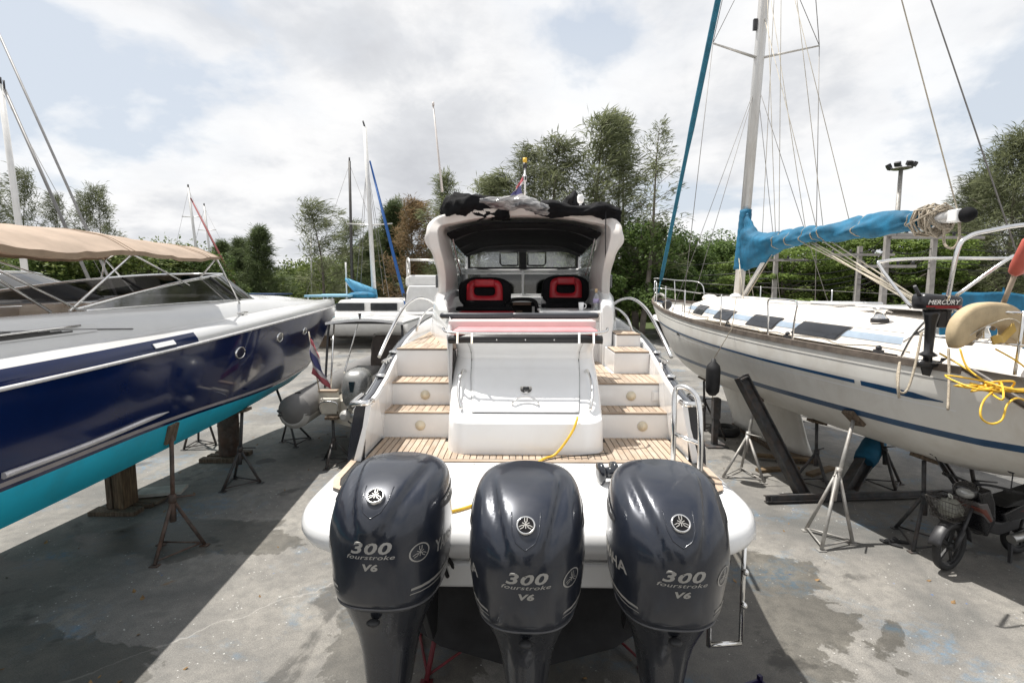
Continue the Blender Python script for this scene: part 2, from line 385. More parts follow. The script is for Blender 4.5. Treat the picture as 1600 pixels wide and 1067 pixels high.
    r = mth(nt, 'SUBTRACT', mth(nt, 'MULTIPLY_ADD', g, .25, .70), mth(nt, 'MULTIPLY', wet_shade, .42), clamp=True); nt.links.new(r, b.inputs['Roughness'])
    b.inputs['Specular IOR Level'].default_value = .35
    bn = nt.nodes.new('ShaderNodeBump'); bn.inputs['Strength'].default_value = .35; bn.inputs['Distance'].default_value = .01
    nt.links.new(mth(nt, 'ADD', mth(nt, 'MULTIPLY', fine, .5), g), bn.inputs['Height']); nt.links.new(bn.outputs[0], b.inputs['Normal'])
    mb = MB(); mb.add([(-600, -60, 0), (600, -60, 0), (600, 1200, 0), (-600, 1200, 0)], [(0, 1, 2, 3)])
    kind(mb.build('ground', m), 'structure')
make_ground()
# ---------------------------------------------------------------- the white sports cruiser, stern towards us (local frame: y forward)
cruiser = thing('motor_cruiser', 'white sports cruiser with teak stern steps, red seats and black canvas over its hardtop', 'motorboat', (0.05, 0, 0), -0.0166)
HY = [4.25, 4.7, 5.5, 6.5, 8, 10, 12, 13.4, 14.2, 14.7]
HW = [1.50, 1.52, 1.60, 1.68, 1.73, 1.68, 1.40, .95, .5, .05]
HZ = [2.20, 2.24, 2.37, 2.51, 2.64, 2.74, 2.82, 2.87, 2.9, 2.9]
hull_navy = M('black_hull_gelcoat', (.016, .018, .026), .16, var=.15, coat=.6, rvar=.05)
antifoul = M('black_antifouling', (.018, .018, .02), .8, var=.3, bump=.2)
def cruiser_hull():
    mb = MB(); rings = []
    for y, w, z in [(lerp(4.25, 14.7, i/30),) * 1 + (sinterp(lerp(4.25, 14.7, i/30), HY, HW), sinterp(lerp(4.25, 14.7, i/30), HY, HZ)) for i in range(31)]:
        k = sm(9, 14.7, y); ch = w * lerp(.86, .35, k); zc = lerp(.98, 1.75, k); zk = lerp(.45, 1.5, k * k)
        half = [(0, zk), (ch * .5, lerp(zk, zc, .52)), (ch, zc), (ch + .04, zc + .05), (lerp(ch, w, .75) + lerp(.11, 0, sm(4.5, 8, y)), lerp(zc, z, .5)), (w, z - .06), (w - .02, z - .015), (w - .05, z), (max(w - .10, .01), z), (max(w - .115, .005), z - .03)]
        ring = [(-x, y, zz) for x, zz in half[::-1]] + [(x, y, zz) for x, zz in half[1:]]
        rings.append(ring)
    mb.loft(rings, closed=False, cap=(False, False))
    r0 = rings[0]
    pl = [p for p in r0 if p[2] <= 1.5]                     # lower transom
    mb.add(pl, [list(range(len(pl)))], 0)
    for s in (-1, 1):                                        # aft faces of the two bulwarks
        pp = [(s*x, 4.25, z) for x, z in ((1.385, 2.17), (1.40, 2.2), (1.45, 2.2), (1.48, 2.185), (1.50, 2.14), (1.565, 1.8), (1.58, 1.60), (1.50, 1.45), (1.44, 1.45))]
        mb.add(pp, [list(range(len(pp)))], 0)
    return mb
cruiser_hull().build('hull', hull_navy, cruiser)
mb = MB()                                                    # polished bars over the stern ends of the bulwarks and the rubbing strake
for s in (-1, 1):
    mb.tube(cr([(s*1.535, 4.62, 2.2), (s*1.53, 4.3, 2.19), (s*1.47, 4.22, 2.21), (s*1.38, 4.22, 2.21), (s*1.36, 4.32, 2.21)], 5), .026, 8)
    mb.tube(cr([(s*(sinterp(y, HY, HW) + .012), y, sinterp(y, HY, HZ) - .09) for y in (4.3, 5, 6, 7, 8, 9, 10, 11, 12, 13, 14)], 4), .022, 6)
    for y in (5.05, 5.9):
        mb.lathe([(.055, 0), (.055, .018), (.03, .03), (0, .032)], (s*(sinterp(y, HY, HW) - .07), y, sinterp(y, HY, HZ)), n=14)
    zz = sinterp(5.45, HY, HZ); xx = s*(sinterp(5.45, HY, HW) - .07)
    mb.tube(cr([(xx, 5.28, zz + .05), (xx, 5.38, zz + .055), (xx, 5.52, zz + .055), (xx, 5.62, zz + .05)], 4), .016, 8)
    mb.cyl((xx, 5.4, zz), (xx, 5.4, zz + .055), .014); mb.cyl((xx, 5.5, zz), (xx, 5.5, zz + .055), .014)
mb.build('rubbing_strake', chrome, cruiser)

# swim platform: a bull-nosed moulding
def plat_outline(inset):
    pts = []; w = 1.64 - inset; y0 = 3.0 + inset; cy = 3.62; cx = .98
    def corner(s):
        out = []
        for i in range(13):
            a = pi/2 * i / 12
            out.append((s * (cx + (w - cx) * sin(a) ** .86), cy - (cy - y0) * cos(a) ** .86 if i < 12 else cy))
        return out
    R = corner(1) + [(w, 4.0), (w - .04, 4.3), (w - .06, 4.45)]
    L = [(-x, y) for x, y in R[::-1]]
    return L + [(-.5, y0), (0, y0), (.5, y0)] + R
mb = MB(); rings = []
for inset, z in [(.30, 1.435), (.12, 1.44), (.06, 1.455), (.02, 1.49), (0, 1.54), (.004, 1.585), (.025, 1.63), (.06, 1.66), (.11, 1.676), (.17, 1.683), (.3, 1.685)]:
    rings.append([(x, y, z) for x, y in plat_outline(inset)])
mb.loft(rings, True, (True, True)); plat = mb.build('swim_platform', gel, cruiser)
MB().box((0, 3.11, 1.355), (2.0, .14, .17)).build('platform_bracket', gel, cruiser, bevel=.02)
MB().prism([(-.95, 3.2, 1.43), (.95, 3.2, 1.43), (.95, 3.2, 1.0), (.6, 3.2, .74), (0, 3.2, .56), (-.6, 3.2, .74), (-.95, 3.2, 1.0)], (0, 1.2, 0)).build('stern_pod', antifoul, cruiser)
for x in (-.95, -.45, .5, 1.0): MB().lathe([(.012, 0), (.012, .003), (0, .004)], (x, 4.17, 1.685), n=8).build('deck_screw', chrome, plat)

# teak: dark caulking sheet with separate planks laid on it
ZP = 1.6885
def plank(name_parent, x0, x1, y0, y1, z, mat, t=.010, ys=None):
    mb = MB(); ya, yb = ys if ys else (y0, y0)
    b = .0
    vs = [(x0, ya, z), (x1, yb, z), (x1, y1, z), (x0, y1, z)]
    mb.prism(vs, (0, 0, t)); o = mb.build('teak_plank', mat, name_parent); return o
def side_outline_x(y): return 1.50 if y > 3.9 else 1.50 - max(0, (3.9 - y)) ** 2 * .75
mb = MB(); mb.prism([(-1.42, 4.22, ZP - .002), (1.42, 4.22, ZP - .002), (1.5, 4.9, ZP - .002), (-1.5, 4.9, ZP - .002)], (0, 0, .004))
for s in (-1, 1):
    mb.prism([(s*1.12, 3.52, ZP - .002), (s*1.34, 3.5, ZP - .002), (s*1.46, 3.6, ZP - .002), (s*1.51, 3.8, ZP - .002), (s*1.53, 4.3, ZP - .002), (s*1.12, 4.3, ZP - .002)], (0, 0, .005))
mb.build('caulking', caulk, plat)
pw = .0585
nx = int(1.10 / pw)
for i in range(-nx, nx + 1):
    x0 = i * pw - pw/2 + .004; x1 = x0 + pw - .008; xm = abs(i * pw)
    yb = 4.46 if xm < .62 else (4.93 if xm > .80 else 4.46 + (xm - .62) / .18 * .4)
    plank(plat, x0, x1, 4.275, yb, ZP, teak)
plank(plat, -1.10, 1.10, 4.215, 4.268, ZP, teakx)            # aft margin board
for s in (-1, 1):
    for k in range(6):
        xa = 1.086 + k * pw * .98; xb = xa + pw * .93 - .007
        ya = 3.60 + max(0, xa - 1.3) * .65 + (.0 if k else .0); yb2 = 3.60 + max(0, xb - 1.3) * .65
        plank(plat, s*xa, s*xb, ya, 4.93 if xa < 1.4 else 4.5, ZP, teak, ys=(ya, yb2))
    mb = MB(); o = [(1.085, 3.59), (1.30, 3.59), (1.43, 3.66), (1.475, 3.8), (1.487, 4.5)]; i2 = [(1.085, 3.535), (1.325, 3.535), (1.475, 3.63), (1.53, 3.8), (1.54, 4.4)]
    for a in range(4): mb.prism([(s*o[a][0], o[a][1], ZP), (s*o[a+1][0], o[a+1][1], ZP), (s*i2[a+1][0], i2[a+1][1], ZP), (s*i2[a][0], i2[a][1], ZP)], (0, 0, .010))
    mb.build('margin_plank', teak, plat)

# white inner sides of the bulwarks, step wells
mb = MB()
for s in (-1, 1):
    ys = [4.22, 4.5, 5, 5.5, 6, 6.6, 7.3, 8.2, 9.5, 11]
    rings = [[(s*(sinterp(y, HY, HW) - .117), y, sinterp(y, HY, HZ) + .012), (s*(sinterp(y, HY, HW) - .15), y, sinterp(y, HY, HZ) + .012), (s*(sinterp(y, HY, HW) - .155), y, sinterp(y, HY, HZ) - .02), (s*1.455, y, 1.66), (s*1.52, y, 1.66), (s*(sinterp(y, HY, HW) - .08), y, 2.0)] for y in ys]
    mb.loft(rings, True, (True, True), smooth=False)
mb.build('bulwark_lining', gel, cruiser)
def tread(parent, x0, x1, y0, y1, z, n, skew=0.0):
    s = MB().box(((x0+x1)/2, (y0+y1)/2, z + .004), (abs(x1-x0), y1-y0, .008)).build('caulking', caulk, parent)
    w = (x1 - x0) / n
    plank(parent, x0, x1, y0 - .012, y0 + .036, z + .006, teakx, .014)
    for i in range(n):
        plank(parent, x0 + i*w + .0035, x0 + (i+1)*w - .0035, y0 + .042, y1 - .002, z + .006, teak, .011)
def step(x0, x1, y0, y1, z0, z1, n, light=None):
    st = MB().box(((x0+x1)/2, (y0+y1)/2 + .3, (z0+z1)/2), (x1-x0, y1-y0 + .6, z1-z0 - .0005)).build('step', gel, cruiser, bevel=.008)
    tread(st, x0 + .004, x1 - .004, y0, y1 - .006, z1, n)
    if light: MB().lathe([(.052, 0), (.05, .012), (.032, .018), (.026, .032), (0, .036)], (light[0], y0, light[1]), (0, -1, 0), 18).build('step_light', M('cream_lamp_%d' % int(light[1]*1000 + light[0]*10), (.74, .66, .50), .3, var=.06), st)
    return st
# port side: two steps and the side deck
step(-1.475, -.70, 4.92, 5.26, 1.66, 1.94, 11, (-1.06, 1.82))
step(-1.475, -.72, 5.26, 5.66, 1.90, 2.18, 11, (-1.07, 2.06))
dk = MB().prism([(-1.475, 5.66, 2.15), (-.78, 5.66, 2.15), (-.80, 6.3, 2.15), (-1.0, 7.2, 2.15), (-1.2, 10, 2.15), (-1.5, 10, 2.15)], (0, 0, .345)).build('side_deck', gel, cruiser, bevel=.01)
tread(dk, -1.465, -.80, 5.66, 6.2, 2.495, 8)
for k in range(7):                                            # curved laid planks running forward
    pts0 = []; mbp = MB()
    f = lambda t, q: V((lerp(-1.46, -1.50, t) + q * lerp(.64, .18, sm(0, 1, t)), 6.21 + t * 2.4, 2.502))
    g = [(f(i/8, k/7 + .008), f(i/8, (k+1)/7 - .008)) for i in range(9)]
    mbp.loft([[a, b, b + V((0, 0, .01)), a + V((0, 0, .01))] for a, b in g], True, smooth=False); mbp.build('teak_plank', teak, dk)
# starboard side: two steps, walkway into the cockpit and two half steps up to the deck
step(.72, 1.475, 4.92, 5.24, 1.66, 1.94, 11, (1.18, 1.82))
w = step(.74, 1.475, 5.24, 5.86, 1.90, 2.18, 11, (1.13, 2.06))
wk = MB().box((.86, 6.4, 2.165), (.36, 1.2, .026)).build('cockpit_walkway', gel, cruiser); tread(wk, .69, 1.03, 5.87, 6.9, 2.18, 5)
step(1.06, 1.475, 5.86, 6.38, 2.15, 2.44, 6)
step(1.18, 1.49, 6.38, 6.95, 2.40, 2.60, 5)
MB().box((1.40, 5.24 - .006, 2.06), (.10, .012, .11)).box((1.40, 5.24 - .014, 2.06), (.075, .01, .085)).build('vent_plate', gel, cruiser, bevel=.004)
MB().prism([(1.472, 5.35 + .07 * cos(a * pi/8), 2.30 + .10 * sin(a * pi/8)) for a in range(16)], (-.02, 0, 0)).build('shore_power_cover', offwhite, cruiser)

# transom block with the sunpad
PR = [(4.40, 1.66), (4.405, 1.80), (4.42, 1.975), (4.428, 1.985), (4.48, 2.005), (4.72, 2.15), (4.93, 2.31), (5.02, 2.40), (5.05, 2.48), (5.03, 2.55), (4.98, 2.61), (4.92, 2.655), (4.90, 2.70), (4.92, 2.725), (5.0, 2.73)]
PW = [.735, .73, .725, .725, .728, .745, .75, .745, .735, .73, .735, .745, .75, .75, .75]
PL = [0]
for a, b in zip(PR, PR[1:]): PL.append(PL[-1] + math.hypot(b[0]-a[0], b[1]-a[1]))
def tr_pt(t, q, out=0.0):                                     # t across -1..1, q along the profile 0..1
    d = q * PL[-1]; y = interp(d, PL, [p[0] for p in PR]); z = interp(d, PL, [p[1] for p in PR]); w = interp(d, PL, PW)
    e = .005; y2 = interp(min(d + e, PL[-1]), PL, [p[0] for p in PR]); z2 = interp(min(d + e, PL[-1]), PL, [p[1] for p in PR]); y1 = interp(max(d - e, 0), PL, [p[0] for p in PR]); z1 = interp(max(d - e, 0), PL, [p[1] for p in PR])
    n = V((0, -(z2 - z1), y2 - y1)).normalized()
    a = abs(t); r = .20 + .12 * sm(.45, .75, q) * (1 - sm(.8, 1, q)); bend = max(0, (a - .72) / .28); yo = r * (1 - sqrt(max(0, 1 - bend ** 2)))
    return V((w * t, y + yo, z)) + n * out
def tsp(i): return math.copysign(abs(i) ** .8, i)
mb = MB(); rings = []
for q in sorted(set([p / PL[-1] for p in PL] + [(PL[j] * .5 + PL[j+1] * .5) / PL[-1] for j in range(len(PL) - 1)] + [(PL[j] + .004) / PL[-1] for j in (1, 2, 3)])):
    row = [tr_pt(sin(pi/2 * (-1 + 2*i/48)), q) for i in range(49)]
    rings.append([V((row[0].x, 5.75, row[0].z))] + row + [V((row[-1].x, 5.75, row[-1].z))])
mb.loft(rings, False, (False, False)); sharp(mb.build('transom_moulding', gel, cruiser), 24)
MB().box((0, 5.36, 2.728), (1.49, .8, .012)).build('sunpad_base', gel, cruiser)
q0, q1 = .30, .905
dl = .72
mb = MB(); mb.grid(lambda a, b: tr_pt(lerp(-dl, dl, a) * lerp(.94, 1.06, b), lerp(q0, q1, b), .007), 26, 30); door = mb.build('garage_door', gel, cruiser, solid=.008)
mb = MB(); edge = [tr_pt(-dl * lerp(.94, 1.06, b / 20), lerp(q0, q1, b / 20), .006) for b in range(20, -1, -1)] + [tr_pt(dl * lerp(.94, 1.06, b / 20), lerp(q0, q1, b / 20), .006) for b in range(21)]
mb.tube(edge, .005, 6); mb.build('door_seal', M('grey_seal', (.12, .12, .12), .7), door)
c = tr_pt(0.01, .492, .012); c2 = tr_pt(.01, .50, .012); nn = V((0, -.52, .85)); uu = V((0, .85, .52))
mb = MB(); pts = [c + V((1, 0, 0)) * x + uu * y for x, y in ((-.055, .045), (.055, .045), (.058, 0), (.045, -.035), (.02, -.052), (-.02, -.052), (-.045, -.035), (-.058, 0))]
mb.prism(pts, nn * .012); mb.box(c + uu * .012 + nn * .012, (.06, .035, .012), Matrix((V((1, 0, 0)), uu, nn)).transposed(), 1); mb.cyl(c - uu * .028 + nn * .01, c - uu * .028 + nn * .02, .016, m=0)
mb.build('door_latch', [chrome, greycap], door, bevel=.002)
h = [tr_pt(x, q, o) for x, q, o in ((-.17, .365, .012), (-.15, .372, .045), (-.08, .398, .055), (0, .405, .058), (.08, .398, .055), (.15, .372, .045), (.17, .365, .012))]
MB().tube(cr(h, 5), .011, 8).build('door_handle', chrome, door)
for s in (-1, 1):
    h = [tr_pt(s * x, q, o) for x, q, o in ((.82, .32, .012), (.83, .335, .05), (.86, .42, .08), (.86, .54, .085), (.83, .63, .065), (.81, .65, .012))]
    MB().tube(cr(h, 6), .015, 10).build('grab_handle', chrome, cruiser)
# black upholstered lip with its polished rail, sunpad cushion
mb = MB(); mb.grid(lambda a, b: V((lerp(-.77, .77, a), 4.86 + .10 * abs(2*a - 1) ** 4 - .03 * sin(pi * b), lerp(2.665, 2.745, b) - .02 * abs(2*a-1) ** 6)), 40, 8, thick=(0, .05, 0)); mb.build('black_lip_cushion', M('black_vinyl', (.012, .012, .013), .35, bump=.1), cruiser)
mb = MB(); rail = cr([(-.82, 4.97, 2.80), (-.76, 4.86, 2.772), (-.5, 4.825, 2.765), (0, 4.82, 2.765), (.5, 4.825, 2.765), (.76, 4.86, 2.772), (.82, 4.97, 2.80)], 8); mb.tube(rail, .013, 8)
for x in (-.66, -.52, .52, .66):
    mb.beam((x, 4.815, 2.775), (x * 1.01, 4.845, 2.665), .02, .014)
for x in (-.28, 0, .28): mb.lathe([(.009, 0), (.007, .006), (0, .007)], (x, 4.832, 2.70), (0, -1, 0), 8)
mb.build('sunpad_rail', chrome, cruiser)
def cushion(name, x0, x1, y0, y1, z0, z1, mat, parent, r=.04, nseg=1):
    o = MB().box(((x0+x1)/2, (y0+y1)/2, (z0+z1)/2), (x1-x0, y1-y0, z1-z0)).build(name, mat, parent, bevel=min(r, (z1-z0)*.45), seg=4)
    for p in o.data.polygons: p.use_smooth = True
    return o
cushion('sunpad_cushion', -.72, .72, 4.90, 5.30, 2.735, 2.79, pinkv, cruiser, .03)
MB().box((-.03, 5.46, 2.79), (1.58, .30, .13)).box((-.03, 5.68, 2.80), (1.66, .06, .18)).build('seat_back_panel', M('pink_white_panel', (.66, .55, .53), .4, var=.04), cruiser, bevel=.015)
mb = MB()
for a, b in ((-.93, -.14), (-.12, .80)):
    mb.tube(cr([(a, 5.70, 2.885), (a + .03, 5.66, 2.89), ((a+b)/2, 5.64, 2.89), (b - .03, 5.66, 2.89), (b, 5.70, 2.885)], 6), .034, 10)
mb.build('bolster', M('charcoal_vinyl', (.04, .042, .05), .35, var=.15, bump=.1), cruiser)

# cockpit: sole, sides, wet bar, seats, dashboard
MB().box((0, 7.6, 2.10), (2.3, 4.6, .04)).build('cockpit_sole', offwhite, cruiser)
lining = M('cockpit_lining', (.60, .55, .54), .45, var=.05)
mb = MB()
for s in (-1, 1):
    plan = [(4.95, .755, .775, 2.74), (5.5, .80, .86, 2.86), (5.9, .88, .95, 2.93), (6.4, .98, 1.10, 2.99), (7.0, 1.06, 1.26, 3.06), (7.6, 1.10, 1.36, 3.14), (8.4, 1.13, 1.42, 3.2), (9.4, 1.15, 1.44, 3.16), (10.6, 1.1, 1.40, 3.1), (12, .9, 1.2, 3.0)]
    if s > 0: plan = [p for p in plan if p[0] >= 6.9]; plan = [(6.55, 1.03, 1.16, 2.98)] + plan
    rings = [[(s*i, y, 1.66), (s*i, y, z - .05), (s*(i + .03), y, z), (s*(o - .05), y, z - .01), (s*o, y, z - .08), (s*(o + .06 if y > 7 else o - .01), y, 2.55), (s*(o + .10 if y > 7 else o - .02), y, 1.66)] for y, i, o, z in plan]
    mb.loft(rings, True, (True, True))
mb.build('cockpit_coaming', gel, cruiser)
# hardtop arch: an inverted U lofted with a wide fore-and-aft section
path = [(-1.28, 2.85), (-1.225, 3.15), (-1.20, 3.40), (-1.20, 3.58), (-1.235, 3.76), (-1.26, 3.92), (-1.255, 4.06), (-1.19, 4.16), (-1.0, 4.215), (-.6, 4.285), (0, 4.315)]
path = path + [(-x, z) for x, z in path[-2::-1]]
pp = cr([(x, 0, z) for x, z in path], 4); mb = MB(); rings = []
for i, p in enumerate(pp):
    t = (pp[min(i+1, len(pp)-1)] - pp[max(i-1, 0)]).normalized(); n = V((-t.z, 0, t.x))    # outward
    u = i / (len(pp) - 1); e = min(u, 1 - u); leg = 1 - sm(.25, .40, e)
    th = lerp(.075, .06, leg); y0 = lerp(7.35, 7.05, leg * sm(.0, .2, e)) + .25 * (1 - sm(0, .2, e)); y1 = y0 + lerp(1.0, 1.35, leg)
    ear = .055 * sm(.13, .22, e) * (1 - sm(.27, .36, e)); bump = .025 * math.sin(e * 60) * sm(.1, .2, e) * (1 - sm(.25, .3, e))
    rings.append([V((p.x, y0, p.z)) + n * (th + ear * .9 + bump), V((p.x, y0 - .03, p.z)) + n * (th * .5 + ear * .6), V((p.x, y0, p.z)) - n * th, V((p.x, y1, p.z)) - n * th * 1.1, V((p.x, y1, p.z)) + n * th, V((p.x, (y0+y1)/2, p.z)) + n * (th + .03 + ear)])
mb.loft(rings, True, (True, True)); arch = sharp(mb.build('hardtop_arch', offwhite, cruiser, bevel=.012, seg=2), 38)
mb = MB()
for s in (-1, 1): mb.lathe([(.085, -.01), (.085, .012), (.06, .02), (0, .018)], (s*1.235, 7.45, 3.62), (-s, -.35, 0), 18)
mb.build('loudspeaker', blackgloss, arch)
for s in (-1, 1): MB().box((s*1.30, 8.2, 3.30), (.06, 1.3, .20)).build('side_window', smoke, cruiser, bevel=.02)
# canvas roof: dark underside between the arch and the windscreen
mb = MB(); mb.grid(lambda a, b: V((lerp(-1, 1, a) * lerp(1.14, 1.12, b), lerp(7.5, 10.1, b), lerp(4.14, 3.97, b) - .16 * abs(2*a-1) ** 3.2 + .02 * sin(b * pi * 3) * (1 - (2*a-1) ** 2))), 24, 18, thick=(0, 0, .03)); mb.build('canvas_roof', blackcan, cruiser)
mb = MB()
for i in range(3): mb.tube(cr([(-1.12, 8 + i*.8, 3.94 - i*.06), (-.7, 8 + i*.8, 4.1 - i*.06), (0, 8 + i*.8, 4.13 - i*.06), (.7, 8 + i*.8, 4.1 - i*.06), (1.12, 8 + i*.8, 3.94 - i*.06)], 5), .016, 6)
mb.build('roof_bow', greycap, cruiser)
for s in (-1, 1):
    MB().grid(lambda a, b: V((s * (lerp(1.17, 1.14, a) + .03 * sin(a * 25 + b * 9) + .02 * sin(b * 31)), lerp(8.3, 10.0, a), lerp(lerp(3.35, 3.5, a), lerp(4.06, 3.9, a), b))), 18, 12).build('clear_curtain', clear, cruiser)
    MB().tube(cr([(s*1.12, 7.9, 4.04), (s*1.08, 8.1, 3.72), (s*1.03, 8.3, 3.42)], 5), .012, 6).build('curtain_zip', chrome, cruiser)
# windscreen
wsf = MB(); gl = MB(); Y0 = 10.15
for z in (3.06, 3.50, 3.56): wsf.tube(cr([(-1.3, Y0 - .9, z), (-1.12, Y0 - .1, z), (-.6, Y0 + .12, z), (0, Y0 + .16, z), (.6, Y0 + .12, z), (1.12, Y0 - .1, z), (1.3, Y0 - .9, z)], 5), .033, 6)
wsf.beam((0, Y0 + .14, 3.06), (0, Y0 + .14, 3.55), .05, .05)
for x in (-1.13, 1.13): wsf.beam((x, Y0 - .06, 3.0), (x, Y0 - .06, 3.95), .06, .06)
ws = wsf.build('windscreen_frame', gel, cruiser)
wf2 = MB(); wf2.beam((0, Y0 + .15, 3.58), (0, Y0 + .15, 4.0), .15, .05)
for x in (-1, 1): wf2.beam((x * 1.10, Y0, 3.58), (x * 1.10, Y0, 3.96), .07, .05)
wf2.beam((-1.1, Y0 + .05, 3.60), (1.1, Y0 + .05, 3.60), .05, .04); wf2.beam((-1.1, Y0 + .05, 3.95), (1.1, Y0 + .05, 3.95), .06, .05)
for s in (-1, 1):
    r = [(s*.10, 3.66), (s*.10, 3.92), (s*.46, 3.92), (s*.46, 3.70), (s*.42, 3.65), (s*.15, 3.65)]
    wf2.tube([(x, Y0 - .01, z) for x, z in r], .016, 6, closed=True)
wf2.build('upper_frame', blackrub, ws)
for s in (-1, 1):
    MB().box((s*.56, Y0 + .08, 3.28), (1.06, .012, .40)).build('windscreen_pane', tinted, ws)
    MB().box((s*.58, Y0 + .08, 3.77), (1.0, .010, .33)).build('vinyl_pane', clear, ws)
    MB().prism([(s*1.14, 10.1, 3.06), (s*1.30, 9.2, 3.06), (s*1.30, 9.2, 3.40), (s*1.14, 10.1, 3.5)], (s*.01, 0, 0)).build('side_pane', tinted, ws)
MB().box((0, 10.9, 2.93), (2.3, 1.5, .16)).box((0, 10.0, 2.6), (2.2, .4, .5)).build('foredeck', gel, cruiser, bevel=.04)
# companionway and dash
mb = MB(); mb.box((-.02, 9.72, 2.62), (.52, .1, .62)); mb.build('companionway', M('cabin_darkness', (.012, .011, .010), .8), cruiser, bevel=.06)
mb = MB(); mb.tube(cr([(-.31, 9.62, 2.3), (-.31, 9.62, 2.82), (-.24, 9.62, 2.96), (-.02, 9.62, 2.99), (.20, 9.62, 2.96), (.27, 9.62, 2.82), (.27, 9.62, 2.3)], 5), .035, 8); mb.build('companionway_frame', blackrub, cruiser)
MB().box((-.07, 9.6, 2.62), (.12, .03, .30)).box((-.02, 9.58, 2.90), (.34, .06, .05)).build('cabin_steps', M('varnished_step', (.16, .085, .045), .4), cruiser)
MB().box((.20, 9.6, 2.72), (.05, .03, .26)).build('door_edge', gel, cruiser)
mb = MB(); mb.grid(lambda a, b: V((lerp(.36, 1.12, a), lerp(9.35, 9.95, b), 3.02 + .36 * sin(pi * min(1, a * .9 + .05)) ** .7 * (1 - .15 * b))), 16, 6, thick=(0, 0, -.08)); mb.build('dashboard_hood', blackcan, cruiser)
MB().prism([(.36, 9.4, 2.5), (1.12, 9.4, 2.5), (1.12, 9.4, 3.14), (.36, 9.4, 3.04)], (0, .4, 0)).build('dashboard', gel, cruiser)
mb = MB()
for i in range(4):
    for j in range(3): mb.box((.46 + .07 * j, 9.385, 2.72 + .085 * i), (.05, .03, .062))
mb.box((.80, 9.385, 2.9), (.3, .02, .3)); mb.build('switch_panel', greycap, cruiser, bevel=.006)
mb = MB(); mb.tube(cr([(.80 + .17 * cos(a), 9.20 + .06 * sin(a), 3.0 + .16 * sin(a)) for a in [i * pi/6 for i in range(12)]], 3, True), .014, 8, closed=True)
for a in (.5, 2.6, 4.7): mb.cyl((.80, 9.24, 3.0), (.80 + .17 * cos(a), 9.2 + .06 * sin(a), 3.0 + .16 * sin(a)), .01)
mb.build('steering_wheel', blackrub, cruiser)
def bucket_seat(xc, yc, zc, w, h):
    st = MB().box((xc, yc + .05, zc - .38), (w * .8, .45, .5)).build('seat', blackcan, cruiser, bevel=.05, seg=3)
    def outline(k, n=28):
        out = []
        for i in range(n):
            a = 2 * pi * i / n; c, s_ = cos(a), sin(a)
            out.append((math.copysign(abs(c) ** .55, c) * w / 2 * k * (1 - .10 * max(0, s_) ** 2), math.copysign(abs(s_) ** .6, s_) * h / 2 * k))
        return out
    mb = MB(); 
    for k, yy in ((1.0, 0),): pass
    mb.loft([[(xc + x, yc + dy, zc + z) for x, z in outline(k)] for k, dy in ((.9, .08), (1.0, .05), (1.0, -.02), (.93, -.06))], True, (True, True)); mb.build('backrest', blackcan, st)
    # red centre with an opening left in it: ring of quads between an outer and an inner outline
    n = 32; O = []; I = []
    for i in range(n):
        a = 2 * pi * i / n; c, s_ = cos(a), sin(a)
        O.append(V((xc + math.copysign(abs(c) ** .45, c) * w * .34 * (1 - .06 * s_), yc - .085, zc - .02 + math.copysign(abs(s_) ** .45, s_) * h * .46)))
        I.append(V((xc + math.copysign(abs(c) ** .5, c) * w * .20, yc - .10, zc + .02 + math.copysign(abs(s_) ** .6, s_) * h * .16)))
    back = [p + V((0, .04, 0)) for p in O]
    mb = MB(); mb.loft([back, O, [o.lerp(i_, .5) + V((0, -.025, 0)) for o, i_ in zip(O, I)], I, [p + V((0, .06, 0)) for p in I]], True, (False, False)); mb.build('seat_facing', redv, st)
    mb = MB(); mb.loft([[p + V((0, .055, 0)) for p in I]], True, (True, False)); 
    mb = MB().add([p + V((0, .05, 0)) for p in I], [list(range(n))], 0); mb.build('backrest_opening', M('opening_grey', (.22, .225, .23), .3), st)
    cushion('headrest', xc - w * .19, xc + w * .19, yc - .15, yc - .07, zc + h * .17, zc + h * .43, redv, st, .03)
    cushion('arm_cushion', xc - w * .52, xc + w * .52, yc - .30, yc - .02, zc - h * .60, zc - h * .47, blackcan, st, .03)
bucket_seat(-.64, 8.35, 3.13, .88, .50)
bucket_seat(.72, 8.6, 3.17, .80, .50)
cushion('bench_cushion', -1.02, -.12, 6.7, 7.9, 2.70, 2.84, redv, cruiser, .05)
MB().box((-.57, 7.3, 2.40), (.92, 1.2, .58)).build('bench_base', offwhite, cruiser)
wb = MB().box((.70, 7.3, 2.48), (.92, .9, .74)).build('wet_bar', offwhite, cruiser, bevel=.02)
MB().box((.70, 7.28, 2.87), (.98, .98, .04)).build('counter', gel, wb, bevel=.015)
MB().tube([(.26, 6.78, 2.865), (1.14, 6.78, 2.865)], .016, 6).build('counter_rail', chrome, wb)
cd2 = MB().box((.93, 6.84, 2.44), (.36, .02, .60)).build('cabinet_door', gel, wb, bevel=.008)
mb = MB()
for x, z in ((.80, 2.55), (.96, 2.55), (1.14, 2.55), (1.14, 2.30)): mb.lathe([(.022, 0), (.02, .012), (.01, .016), (0, .018)], (x, 6.825, z), (0, -1, 0), 12)
mb.build('knob', chrome, cd2)
MB().box((1.09, 6.9, 2.5), (.14, .5, .8)).build('cabinet_side', gel, cruiser, bevel=.02)
